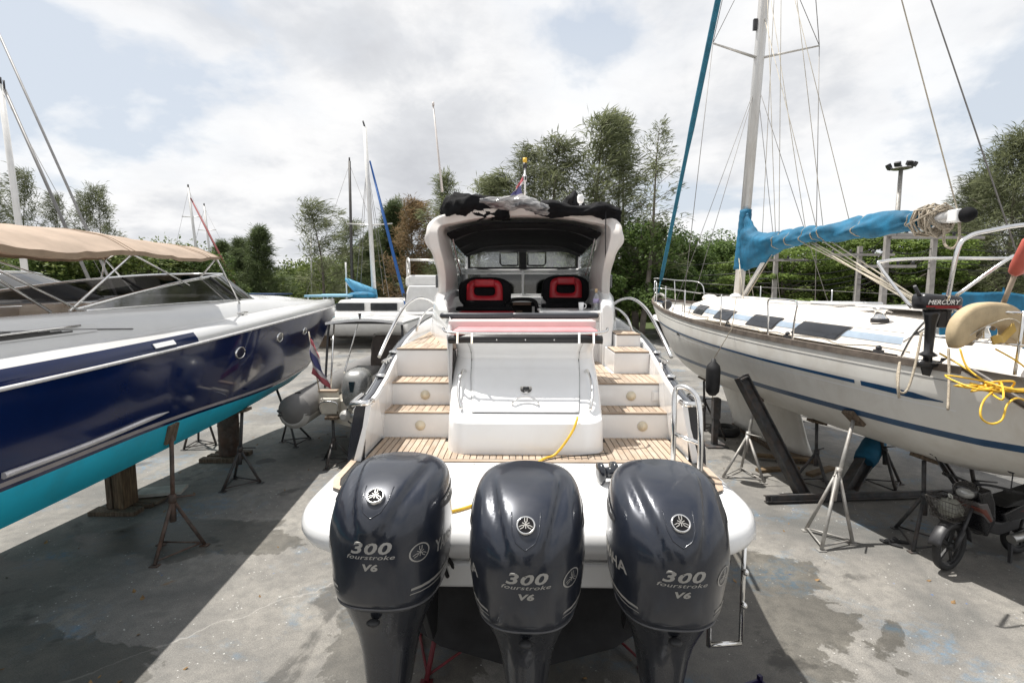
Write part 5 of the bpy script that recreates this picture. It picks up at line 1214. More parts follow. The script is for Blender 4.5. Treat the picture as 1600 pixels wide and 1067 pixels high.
# ---------------------------------------------------------------- things hung on the sailing yacht
P0 = PY(1455, 470, 5.2)
om = thing('small_outboard', 'small black outboard with white lettering clamped upright on the stern rail of the sailing yacht', 'outboard motor', P0)
PWM = M('small_motor_black', (.018, .018, .02), .32, var=.2, coat=.2)
def hz(p): return P0 + V((p[0] * .84, p[1] * .84, p[2] * .74 - .01))
mb = MB(); rings = []
for z, k in ((-.105, .86), (-.09, .97), (-.02, 1), (.05, 1), (.085, .93), (.10, .7)):
    rings.append([hz((math.copysign(abs(cos(t)) ** .5, cos(t)) * .255 * k + .07, math.copysign(abs(sin(t)) ** .5, sin(t)) * .135 * k, z - .02 * cos(t) * (z > 0))) for t in [2*pi*i/36 for i in range(36)]])
cw2 = mb.loft(rings, True, (True, True)).build('cowl', PWM, om, True)
vs, fs_ = text_geo('MERCURY', .085, .25, 1.0, .0016, .98)
MB().add([hz((.035 + x, -.1385, -.012 + y - .02)) for x, y in vs], fs_).build('lettering', whitedecal, cw2, True)
MB().box(hz((.05, -.137, -.06)), (.36, .004, .010)).box(hz((.10, -.137, -.082)), (.26, .004, .007)).build('red_stripe', M('red_stripe', (.4, .02, .03), .4), cw2, True)
MB().tube([hz((-.12, 0, .02)), hz((-.26, -.05, .22))], [.02, .016], 8).build('tiller', greycap, om, True)
mb = MB(); sec = [(-.11, .10, .09), (-.20, .085, .08), (-.32, .06, .06), (-.55, .05, .055), (-.70, .045, .05), (-.74, .09, .1), (-.76, .09, .1), (-.78, .045, .05), (-.92, .05, .055)]
mb.loft([[hz((.02 + a * cos(t), b * sin(t), z)) for t in [2*pi*i/16 for i in range(16)]] for z, a, b in sec], True, (True, True)); mb.build('midsection', PWM, om, True)
MB().tube([hz((-.12, 0, -.88)), hz((.0, 0, -.87)), hz((.18, 0, -.88))], [.03, .05, .03], 10).build('gearcase', PWM, om, True)
MB().prism([hz((-.06, -.01, -.9)), hz((.10, -.01, -.9)), hz((.06, -.01, -1.06)), hz((-.02, -.01, -1.04))], (0, .02, 0)).build('skeg', PWM, om, True)
mb = MB()
for k in range(3): mb.prism([hz((.17, 0, -.88)), hz((.20, .09 * cos(k*2.1) - .03, -.88 + .11 * sin(k*2.1))), hz((.18, .09 * cos(k*2.1) + .04, -.88 + .10 * sin(k*2.1)))], (.01, 0, 0))
mb.build('propeller', greycap, om, True)
MB().box(hz((.14, .02, -.24)), (.12, .12, .18)).box(hz((.19, .06, -.18)), (.05, .2, .26)).build('clamp', greycap, om, True, bevel=.01)
def coil(c, r, n, rad, mat, name, lab, drop=1.0):
    t = thing(name, lab, 'rope', c); rr = random.Random(int(c.x * 100)); pts = []
    for i in range(n * 14):
        a = 2 * pi * i / 14; k = i // 14; pts.append(c + V((r * cos(a) * (1 + .2 * sin(k * 1.7)) + rr.gauss(0, .006), .012 * (k % 5) - .03 + rr.gauss(0, .008), r * 1.15 * sin(a) * (1 + .15 * cos(k * 2.3)))))
    MB().tube(pts, rad, 6).build('coil', mat, t, True); return t
coil(PY(1509, 512, 5.0), .13, 9, .012, ropem, 'rope', 'grubby coil of rope hanging on the stern rail beside the small outboard')
# horseshoe lifebuoys
horsem = M('aged_cream_vinyl', (.46, .36, .22), .7, var=.12, vs=6, bump=.2, dirt=.3, dirtcol=(.25, .17, .08))
hoc = PY(1542, 520, 4.75)
hb_ = thing('lifebuoy', 'aged cream horseshoe lifebuoy hung on the stern rail of the sailing yacht', 'lifebuoy', hoc)
def horseshoe(c, rx, rz, th, w, yaw):
    rings = []
    for i in range(29):
        a = lerp(-.16 * pi, 1.16 * pi, i / 28); dx, dz = cos(a), sin(a); dx2 = math.copysign(abs(dx) ** .8, dx)
        ctr = V((rx * dx2, 0, rz * dz)); n = V((dx, 0, dz)); ring = []
        for k in range(16):
            t = 2 * pi * k / 16; q = ctr + n * (w * math.copysign(abs(cos(t)) ** .5, cos(t))) + V((0, th * math.copysign(abs(sin(t)) ** .5, sin(t)), 0))
            ring.append(c + Matrix.Rotation(yaw, 3, 'Z') @ q)
        rings.append(ring)
    return MB().loft(rings, True, (True, True))
horseshoe(hoc, .285, .18, .07, .115, .12).build('buoy', horsem, hb_, True)
MB().tube(cr([hoc + V((x, y, z)) for x, y, z in ((-.36, -.09, -.10), (-.15, -.10, .05), (.1, -.10, .14), (.3, -.05, .05), (.36, -.02, -.1))], 5), .006, 5).build('lanyard', lightrope, hb_, True)
h2 = thing('strap', 'loose yellow-brown strap dangling inside the horseshoe lifebuoy', 'strap', hoc + V((.05, 0, -.1)))
MB().grid(lambda a, b: hoc + V((.13 - .20 * a + .03 * b, -.12 + .03 * sin(a * 6), .10 - .18 * a - .07 * b - .05 * sin(a * 5))), 16, 3, thick=(0, .02, 0)).build('webbing', M('mustard_webbing', (.50, .34, .10), .8, var=.15), h2, True)
# danbuoy with a red float
dp = PY(1547, 525, 4.95); dq = PY(1592, 414, 4.6); dr = dq + (dq - dp).normalized() * .25
db = thing('danbuoy', 'red float on a slanting wooden pole lashed at the stern of the sailing yacht', 'buoy', dp)
MB().tube([dp.lerp(dq, .1), dq], .022, 8).build('pole', M('bare_pole', (.30, .24, .18), .8, var=.2), db, True)
d_ = (dq - dp).normalized(); MB().lathe([(.03, -.10), (.055, -.075), (.06, .0), (.045, .24), (.02, .27)], dq, d_, 16).build('float', M('faded_red_float', (.48, .10, .07), .5, var=.12), db, True)
# yellow mooring line heaped on the stern quarter and looping overboard
yl = thing('rope', 'tangled yellow rope heaped on the stern of the sailing yacht and looped over its side', 'rope', PY(1560, 610, 4.5))
rr = random.Random(3); c = PY(1552, 612, 4.55); pts = [c + V((rr.gauss(0, .14), rr.gauss(0, .10), abs(rr.gauss(0, .05)))) for _ in range(46)]
MB().tube(cr(pts, 5), .009, 6).build('heap', yellowm, yl, True)
MB().tube(cr([PY(u, v, Y) for u, v, Y in ((1560, 605, 4.5), (1540, 622, 4.35), (1532, 640, 4.28), (1535, 655, 4.25), (1550, 662, 4.25), (1566, 655, 4.25), (1574, 632, 4.28), (1590, 622, 4.35), (1610, 630, 4.4))], 6), .009, 6).build('bight', yellowm, yl, True)
MB().tube(cr([PY(u, v, Y) for u, v, Y in ((1468, 552, 5.1), (1500, 570, 4.9), (1530, 590, 4.7), (1550, 605, 4.6))], 5), .009, 6).tube(cr([PY(u, v, Y) for u, v, Y in ((1500, 545, 4.9), (1512, 575, 4.8), (1545, 600, 4.6))], 5), .009, 6).tube(cr([PY(u, v, Y) for u, v, Y in ((1555, 545, 4.7), (1590, 565, 4.6), (1620, 590, 4.5))], 5), .009, 6).build('bight', yellowm, yl, True)
for (pts, lab) in ((((1440, 520, 5.2), (1430, 570, 5.05), (1418, 608, 4.95), (1406, 612, 4.95), (1402, 590, 5.05), (1406, 566, 5.2), (1403, 600, 4.98), (1405, 622, 4.95)), 'brown rope looped over the topside below the small outboard'), (((1482, 545, 4.95), (1483, 590, 4.8), (1481, 640, 4.6)), 'short dark rope end hanging straight down beside the stern quarter')):
    t = thing('rope', lab, 'rope', PY(*pts[0])); MB().tube(cr([PY(*p) for p in pts], 6), .012, 6).build('line', ropem, t, True)
# fender hung from the rail
fp = V((SX(9.9) - shb(9.9) - .16, 9.9, 1.72)); fp = PY(1114, 590, 8.3)
fe = thing('fender', 'black sausage fender hanging on a line against the side of the sailing yacht', 'fender', fp)
MB().lathe([(.02, -.31), (.055, -.30), (.105, -.24), (.115, -.16), (.115, .14), (.10, .21), (.045, .27), (.03, .32), (.0, .33)], fp, n=20).build('body', blackrub, fe, True)
MB().tube([fp + V((0, 0, .32)), V((SX(8.6) - shb(8.6) - .01, 8.45, sz(8.45) + .03)), V((SX(8.6) - shb(8.6) + .06, 8.5, sz(8.5) + .55))], .007, 5).build('lanyard', ropem, fe, True)
MB().tube([fp + V((0, 0, -.30)), fp + V((.02, .0, -.38))], .006, 5).build('rope_tail', ropem, fe, True)
# ---------------------------------------------------------------- stands, blocks and clutter on the ground
def jack(label, foot, head, mat, h0=.55, r=.32, rz=0.3, pad=None, group='steel boat stands', cat='boat stand', legs=3, handle=True):
    """tripod boat stand: feet round `foot` on the ground, pad at `head` (may lean)"""
    foot, head = V(foot), V(head); t = thing('boat_stand', label, cat, foot, 0, group); h = head - foot; col = V((h.x * .35, h.y * .35, h.z * h0)); pts = []
    for k in range(legs):
        a = rz + 2 * pi * k / legs; p = V((r * cos(a), r * sin(a), .02)); pts.append(p)
        MB().tube([p, col + V((.02 * cos(a), .02 * sin(a), 0))], .022, 8).box(p - V((0, 0, .012)), (.10, .07, .012)).build('leg', mat, t)
    for k in range(legs): MB().tube([pts[k] * .92 + V((0, 0, .03)), pts[(k+1) % legs] * .92 + V((0, 0, .03))], .012, 6).build('brace', mat, t)
    MB().cyl(V((col.x * .6, col.y * .6, col.z * .62)), col + V((0, 0, .03)), .036, n=12).cyl(col, col + (h - col) * .12, .042, n=12).build('sleeve', mat, t)
    MB().tube([col - V((0, 0, .1)), h - V((0, 0, .03))], .025, 10).build('screw_post', mat, t)
    if handle: MB().cyl(col + V((-.02, 0, .06)), col + V((.24 * cos(rz), .24 * sin(rz), .05)), .011, n=6).build('handle', mat, t)
    n = V(pad or (0, 0, 1)).normalized(); q = V((0, 0, 1)).rotation_difference(n).to_matrix()
    MB().box(h, (.24, .18, .045), q).build('pad', wood, t); return t
def GP(u, v): return PZ(u, v, 0)
def hd(u, v, g, dy=0): return PY(u, v, g.y + dy)
for lab, f, h, dy, m, kw in (
    ('rusty tripod boat stand nearest us under the cyan bottom of the navy yacht', (272, 862), (268, 700), .1, rust, dict(rz=.5, h0=.42, pad=(.5, 0, 1))),
    ('dark low boat stand in front of the rusty drum under the navy yacht', (374, 757), (378, 640), .1, darksteel, dict(rz=.2, h0=.45)),
    ('green-black boat stand leaning outward under the bow of the navy yacht', (463, 692), (430, 600), .3, darksteel, dict(rz=.9, h0=.45)),
    ('boat stand in sunlight beyond the hull of the navy yacht', (312, 696), (312, 640), .0, darksteel, dict(rz=.1, h0=.5)),
    ('dark boat stand under the transom of the grey inflatable', (523, 724), (520, 652), .05, darksteel, dict(rz=.4, h0=.5)),
    ('pale galvanised boat stand in the sunlight under the near side of the sailing yacht', (1291, 846), (1326, 688), .25, galv, dict(rz=-2.3, h0=.55, pad=(-.55, -.2, 1), r=.30)),
    ('boat stand between the galvanised stand and the motorbike', (1441, 848), (1444, 722), .1, darksteel, dict(rz=-.4, h0=.55, r=.38, pad=(-.4, 0, 1))),
    ('black boat stand behind the big slanting cradle beam', (1274, 758), (1276, 676), .1, darksteel, dict(rz=.6, h0=.5)),
    ('boat stand behind the blue-wrapped beam', (1384, 760), (1378, 700), .1, darksteel, dict(rz=.3, h0=.6)),
    ('boat stand on the far side of the keel of the sailing yacht', (1244, 706), (1240, 660), .1, darksteel, dict(rz=.3, h0=.55)),
    ('spread boat stand behind the handlebar of the motorbike', (1528, 818), (1518, 735), .1, darksteel, dict(rz=-.2, h0=.55, r=.36)),
    ('slim boat stand propping the bow of the sailing yacht beyond the fender', (1100, 668), (1100, 600), .1, darksteel, dict(rz=.2, h0=.55)),
    ('leaning pipe boat stand at the foot of the slanting cradle beam', (1160, 745), (1176, 648), .3, galv, dict(rz=-.9, h0=.5, r=.36))):
    g = GP(*f); hh = hd(*h, g, dy)
    for bv in (LBV, SBV):
        q = bv.ray_cast(g, (hh - g).normalized())
        if q[0] and q[0].z < 2.2: hh = q[0] - (hh - g).normalized() * .03; kw = dict(kw, pad=tuple(-q[1] if q[1].z < 0 else q[1])); break
    jack(lab, g, hh, m, **kw)
redm = M('maroon_stand_paint', (.13, .012, .018), .6, var=.3, dirt=.4)
for lab, x, y, zt in (('maroon boat stand below the left of the stern of the white cruiser', -.62, 4.1, .93), ('maroon boat stand below the right of the stern of the white cruiser', 1.12, 4.25, .93)):
    jack(lab, (x, y, 0), (x, y, zt), redm, h0=.45, r=.36, rz=2.4 if x < 0 else .5)
# thick post standing under the fender
g = GP(1116, 696); po = thing('prop_post', 'thick dark steel post standing under the hanging black fender', 'post', g)
MB().box((0, 0, .5), (.11, .11, 1.0)).build('post', darksteel, po, bevel=.01); MB().box((0, 0, .78), (.15, .15, .42)).build('sleeve', darksteel, po, bevel=.01); MB().box((0, 0, .015), (.42, .42, .03)).build('foot_plate', darksteel, po)
MB().tube([V((0, 0, .7)), V((.35, .3, .02))], .02, 6).build('brace', darksteel, po)
# props under the navy yacht
g = GP(360, 716); dr = thing('oil_drum', 'rusty steel drum standing on planks under the navy yacht', 'drum', g)
MB().lathe([(r * .82, h_) for r, h_ in [(0, .09), (.215, .09), (.225, .10), (.222, .36), (.232, .375), (.222, .39), (.222, .64), (.232, .655), (.222, .67), (.222, .93), (.228, .94), (.21, .945), (0, .93)]], n=28).build('shell', rust, dr)
MB().box((0, 0, 1.02), (.5, .22, .15)).build('timber_cap', wood, dr, bevel=.01)
for k in range(3):
    pk = MB().box((g.x - .1 + .03 * k, g.y - .2 + .2 * k, .042), (.66, .14, .08)).build('plank', wood, bevel=.006); tag(pk, ('front', 'middle', 'rear')[k] + ' plank of the three under the rusty drum', 'plank', 'planks under the rusty drum')
g = GP(193, 796); tb = thing('timber_block', 'upright stack of bolted brown timbers under the keel of the navy yacht', 'timber block', g)
for k in range(3): MB().box((-.085 + .085 * k, .02 * (k % 2), .56), (.08, .28, .98)).build('timber', M('prop_timber_%d' % k, (.14 + .02 * k, .10 + .01 * k, .07), .85, var=.4, vs=5, bump=.5, bs=30, stretch=(8, 8, .8), dirt=.4, dirtcol=(.05, .035, .025)), tb, bevel=.008)
for k in range(2):
    pk = MB().box((g.x + .05 * k, g.y - .13 + .26 * k, .035), (.66, .2, .065)).build('plank', wood, bevel=.006); tag(pk, ('front', 'rear')[k] + ' plank under the upright brown timbers', 'plank', 'planks under the upright timbers')
g = GP(236, 784)
for k, (dx, dy, w, l, a) in enumerate(((.1, .1, .30, .62, .25), (-.02, -.02, .28, .5, -.1))):
    o = MB().box((0, 0, 0), (l, w, .045)).build('board', M('board_%d' % k, ((.42, .40, .36), (.14, .11, .08))[k], .8, var=.2)); o.location = (g.x + dx, g.y + dy, (.13, .06)[k]); o.rotation_euler = (0, 0, a); tag(o, ('pale board lying on top of a dark board beside the brown timbers', 'dark board lying beside the brown timbers')[k], 'board')
# steel cradle under the sailing yacht
def beamthing(name, lab, a, b, w, h, mat, cat='beam', group=None):
    a, b = V(a), V(b); t = thing(name, lab, cat, (a.x, a.y, 0), 0, group); d = (b - a).normalized()
    x = d.cross(V((0, .3, 1))).normalized(); z = x.cross(d)
    for k, off in ((0, -h / 2 + .009), (1, h / 2 - .009)): MB().beam(a + z * off, b + z * off, w, .018, z).build('flange', mat, t, True)
    MB().beam(a, b, .02, h - .04, z).build('web', mat, t, True)
    for q in (.02, .98): MB().box(a.lerp(b, q), (w, .02, h), Matrix((x, d, z)).transposed()).build('end_plate', mat, t, True)
    return t
A = PY(1256, 776, 7.45); B_ = PY(1158, 588, 7.9)
beamthing('cradle_beam', 'big dark steel beam slanting up against the side of the sailing yacht', A, B_, .15, .18, darksteel)
beamthing('cradle_beam', 'long steel beam lying on the ground between the galvanised stand and the motorbike', GP(1196, 786) + V((0, 0, .07)), GP(1500, 776) + V((0, 0, .07)), .10, .10, darksteel)
a2 = PY(1318, 776, 7.6); b2 = PY(1368, 690, 8.1); bt2 = beamthing('cradle_beam', 'dark beam with a blue cloth wrapped round its upper end', a2, b2, .17, .2, darksteel)
d2 = (b2 - a2); MB().tube([a2 + d2 * q for q in (.62, .72, .82, .92, 1.04)], [.15, .17, .165, .17, .15], 14).build('blue_wrap', M('blue_wrap', (.01, .12, .22), .8, var=.25, bump=.3), bt2, True)
beamthing('cradle_beam', 'thin steel strut leaning in the sunlight behind the right boat stand', GP(1500, 768) + V((0, 0, .05)), PY(1468, 715, 7.7), .08, .08, darksteel)
# tyre, flip-flops, crate, small litter
g = GP(1132, 678); ty = thing('tyre', 'old black tyre lying behind the dark steel post', 'tyre', g)
MB().lathe([(.17, .03), (.21, .0), (.27, .0), (.31, .04), (.315, .09), (.31, .14), (.27, .18), (.21, .18), (.17, .15), (.165, .09), (.17, .03)], n=28).build('tread', blackrub, ty)
MB().lathe([(0, .075), (.168, .075), (.168, .105), (0, .105)], n=20).build('rim', greycap, ty)
def flipflop(g, a, lab):
    t = thing('flip_flop', lab, 'sandal', g, a, 'flip-flops on the concrete'); o = [(.042 * cos(q) * (1 + .15 * sin(q)), .125 * sin(q)) for q in [2*pi*i/20 for i in range(20)]]
    MB().prism([(x, y, .002) for x, y in o], (0, 0, .018)).build('sole', blackrub, t)
    for s in (-1, 1): MB().tube(cr([(0, .075, .02), (s*.02, .04, .05), (s*.038, -.01, .02)], 4), .006, 5).build('strap', greycap, t)
g = GP(1392, 850); flipflop(g, .6, 'black flip-flop on the left of the pair by the boat stand'); flipflop(g + V((.13, .05, 0)), 1.2, 'black flip-flop on the right of the pair by the boat stand')
g = PZ(1172, 1092, .24); g.z = 0; cr_ = thing('crate', 'dark violet plastic crate on the ground at the lower edge of the picture', 'crate', g, .35)
vi = M('violet_plastic', (.020, .014, .06), .4, var=.2)
for s in (-1, 1):
    for k in range(3): MB().box((0, s*.15, .05 + .07 * k), (.5, .015, .045)).build('slat', vi, cr_); MB().box((s*.25, 0, .05 + .07 * k), (.015, .31, .045)).build('slat', vi, cr_)
for s in (-1, 1):
    for q in (-1, 1): MB().box((s*.25, q*.15, .12), (.03, .03, .24)).build('corner', vi, cr_)
MB().box((0, 0, .015), (.49, .3, .02)).build('base', vi, cr_)
g = GP(1215, 735); 
for k, (dx, dy, l, a) in enumerate(((0, 0, .8, .2), (.35, .45, .9, -.3), (.7, -.1, .7, .5))):
    o = MB().box((0, 0, 0), (l, .12, .05)).build('offcut', M('offcut_%d' % k, (.16, .11, .06), .8, var=.3)); o.location = (g.x + dx, g.y + dy, .03 + .05 * (k == 1)); o.rotation_euler = (0, 0, a); tag(o, ('wood offcut nearest the pipe stand by the keel', 'wood offcut lying across the others by the keel', 'wood offcut nearest the slanting beam by the keel')[k], 'wood offcut')
rr = random.Random(21); lf = M('dry_leaf', (.20, .12, .05), .8, var=.4, vs=20); mb = MB()
for i in range(150):
    x, y = rr.uniform(-6, 6), rr.uniform(3.4, 12); a = rr.uniform(0, 6); s_ = rr.uniform(.012, .04); c = V((x, y, .004)); q = V((cos(a), sin(a), .2)) * s_; w = V((-sin(a), cos(a), .1)) * s_ * .6
    mb.add([c - q, c + w, c + q + V((0, 0, s_ * .4)), c - w], [(0, 1, 2, 3)])
kind(tag(mb.build('litter', lf), 'dry leaf and paint flakes scattered over the concrete', 'litter'), 'stuff')

# ---------------------------------------------------------------- motorbike with a basket
def motorbike():
    ax = V((.965, .26, 0)).normalized(); c0 = GP(1466, 884) + ax * .42; c0.z = 0
    t = thing('motorbike', 'small black underbone motorbike with a wire front basket parked under the sailing yacht stern', 'motorbike', c0)
    bk = M('bike_black', (.012, .012, .014), .28, var=.2, coat=.3); sil = M('bike_silver_decal', (.16, .15, .15), .4, .3); org = M('bike_red_decal', (.16, .05, .035), .45)
    # local axis: u along the bike from front wheel to tail, built in the plane then turned; front wheel is turned towards us
    w = V((-ax.y, ax.x, 0))
    L = lambda u, s, z: c0 + ax * u + w * (s + z * -.10) + V((0, 0, z))
    def wheel(u, s, yaw):
        a = Matrix.Rotation(yaw, 3, 'Z') @ ax; n = Matrix.Rotation(yaw, 3, 'Z') @ w; c = L(u, s, .285); q = MB()
        wh = q.loft([[c + (a * cos(2*pi*i/32) + V((0, 0, 1)) * sin(2*pi*i/32)) * r + n * o for i in range(32)] for r, o in ((.215, -.03), (.25, -.042), (.275, -.03), (.284, 0), (.275, .03), (.25, .042), (.215, .03), (.205, 0), (.215, -.03))], True, (False, False)).build('wheel', blackrub, t, True)
        mb = MB()
        for k in range(5):
            d = a * cos(2*pi*k/5) + V((0, 0, 1)) * sin(2*pi*k/5); mb.beam(c + d * .04, c + d * .212, .03, .02, n)
        mb.tube([c + (a * cos(2*pi*i/28) + V((0, 0, 1)) * sin(2*pi*i/28)) * .21 for i in range(28)], .014, 6, closed=True); mb.cyl(c - n * .05, c + n * .05, .045); mb.build('rim', blackrub, wh, True)
        return c, a, n
    cf, af, nf = wheel(-.40, -.05, .12); cb, ab, nb = wheel(.82, 0, 0)
    st = L(-.18, 0, .80)
    for s in (-1, 1): MB().tube([cf + nf * .06 * s, st + nf * .06 * s], .020, 8).cyl(cf + nf * .06 * s, (cf * .62 + st * .38) + nf * .06 * s, .028).build('fork', greycap, t, True)
    MB().loft([[cf + (af * cos(q) + V((0, 0, 1)) * sin(q)) * .31 + nf * .06 * k + V((0, 0, -.02 * abs(k))) for k in (-1, -.5, 0, .5, 1)] for q in [lerp(.1, 2.9, i/16) for i in range(17)]], False, (False, False)).build('front_mudguard', greycap, t, True, solid=.006)
    prof = lambda pts, wd, name, mat, s0=0: MB().prism([L(u, s0 - wd/2, z) for u, z in pts], w * wd).build(name, mat, t, True, bevel=min(.02, wd * .3), seg=3)
    prof([(-.26, .95), (-.10, .98), (.02, .80), (.10, .55), (.02, .38), (-.06, .45), (-.16, .70)], .30, 'front_fairing', bk)
    prof([(-.27, .84), (-.12, .82), (.04, .60), (-.02, .56), (-.16, .68)], .325, 'fairing_panel', sil); prof([(-.25, .78), (-.13, .76), (.03, .585), (-.02, .57), (-.16, .69)], .333, 'fairing_stripe', org)
    prof([(.06, .42), (.30, .34), (.62, .38), (.60, .56), (.30, .50), (.10, .55)], .20, 'engine_cover', greycap)
    prof([(.26, .62), (.60, .72), (1.12, .80), (1.16, .72), (.86, .54), (.56, .50), (.34, .50)], .22, 'tail_fairing', bk); prof([(.44, .62), (.80, .66), (1.08, .75), (1.0, .68), (.70, .60)], .232, 'tail_stripe', org)
    prof([(.24, .70), (.36, .76), (.70, .80), (1.06, .86), (1.08, .80), (.60, .70)], .25, 'saddle', blackrub)
    MB().cyl(L(.42, -.15, .30), L(1.05, -.15, .38), .05, .06).build('exhaust', dullmetal, t, True)
    hb = L(-.16, 0, 1.0); wt = Matrix.Rotation(.3, 3, 'Z') @ w
    MB().tube(cr([hb - wt * .34 + ax * .12, hb - wt * .15 + V((0, 0, .03)), hb, hb + wt * .15 + V((0, 0, .03)), hb + wt * .34 + ax * .12], 5), .014, 8).build('handlebar', blackrub, t, True)
    for s in (-1, 1): MB().tube([hb + wt * .34 * s + ax * .13, hb + wt * .23 * s + ax * .05], .02, 8).build('grip', blackrub, t, True)
    MB().ball(L(-.24, 0, .93), (.12, .12, .10), 16, 10).build('headlight_housing', bk, t, True); MB().ball(L(-.30, -.03, .92), (.085, .085, .065), 16, 10).build('headlight', M('headlamp_lens', (.30, .30, .29), .12, .3), t, True)
    for s in (-1, 1):
        p = hb + wt * .28 * s + ax * .06; q = p + V((-.06, .02, .22)) + wt * .06 * s; mi = MB().tube([p, q], .006, 5).build('mirror_stalk', greycap, t, True); MB().ball(q + V((0, 0, .05)), (.075, .025, .055), 14, 8).build('mirror', blackgloss, mi, True)
    # wire basket
    bc = L(-.47, 0, .74); bw = M('basket_wire', (.06, .055, .05), .5, .4); ba = thing  # local alias unused
    top = [(-.16, -.15), (.15, -.15), (.15, .15), (-.16, .15)]; bot = [(-.09, -.11), (.11, -.11), (.11, .11), (-.09, .11)]
    P3 = lambda q, z, k: bc + af * q[0] * k + nf * q[1] * k + V((0, 0, z))
    mb = MB(); mb.tube([P3(q, .12, 1) for q in top], .007, 6, closed=True); mb.tube([P3(q, -.11, 1) for q in bot], .006, 6, closed=True)
    def corner(i, z): return V(top[i % 4] + (0,)).lerp(V(bot[i % 4] + (0,)), z)
    for i in range(4):
        for k in range(9):
            a, b = corner(i, 0).lerp(corner(i+1, 0), k/9), corner(i, 1).lerp(corner(i+1, 1), k/9); mb.tube([P3(a, .12, 1), P3(b, -.11, 1)], .0028, 4)
    for z in (.25, .5, .75): mb.tube([P3(corner(i, z), .12 - .23 * z, 1) for i in range(4)], .0028, 4, closed=True)
    for k in range(6): a, b = V(bot[0] + (0,)).lerp(V(bot[1] + (0,)), k/5), V(bot[3] + (0,)).lerp(V(bot[2] + (0,)), k/5); mb.tube([P3(a, -.11, 1), P3(b, -.11, 1)], .003, 4)
    mb.build('basket', bw, t, True)
    MB().prism([L(.46, -.13, .33), L(.50, -.13, .33), L(.44, -.20, .02), L(.41, -.20, .02)], w * .03).build('side_stand', greycap, t, True)
    bg = thing('plastic_bag', 'crumpled pale plastic bag lying in the motorbike basket', 'bag', bc + V((0, 0, -.05))); rr = random.Random(2)
    mb = MB(); mb.ball(bc + V((.03, 0, .0)), (.12, .10, .10), 16, 10); mb.v = [tuple(V(p) + V((rr.gauss(0, .010), rr.gauss(0, .010), rr.gauss(0, .010)))) for p in mb.v]; mb.build('bag', M('pale_bag', (.22, .22, .19), .4, var=.15), bg, True)
    MB().tube(cr([bc + V((.03, 0, .08)), bc + V((.05, .02, .13)), bc + V((.02, .03, .15)), bc + V((.03, .0, .08))], 4), .010, 5).build('handle', M('bag_handle', (.42, .42, .38), .4), bg, True)
motorbike()

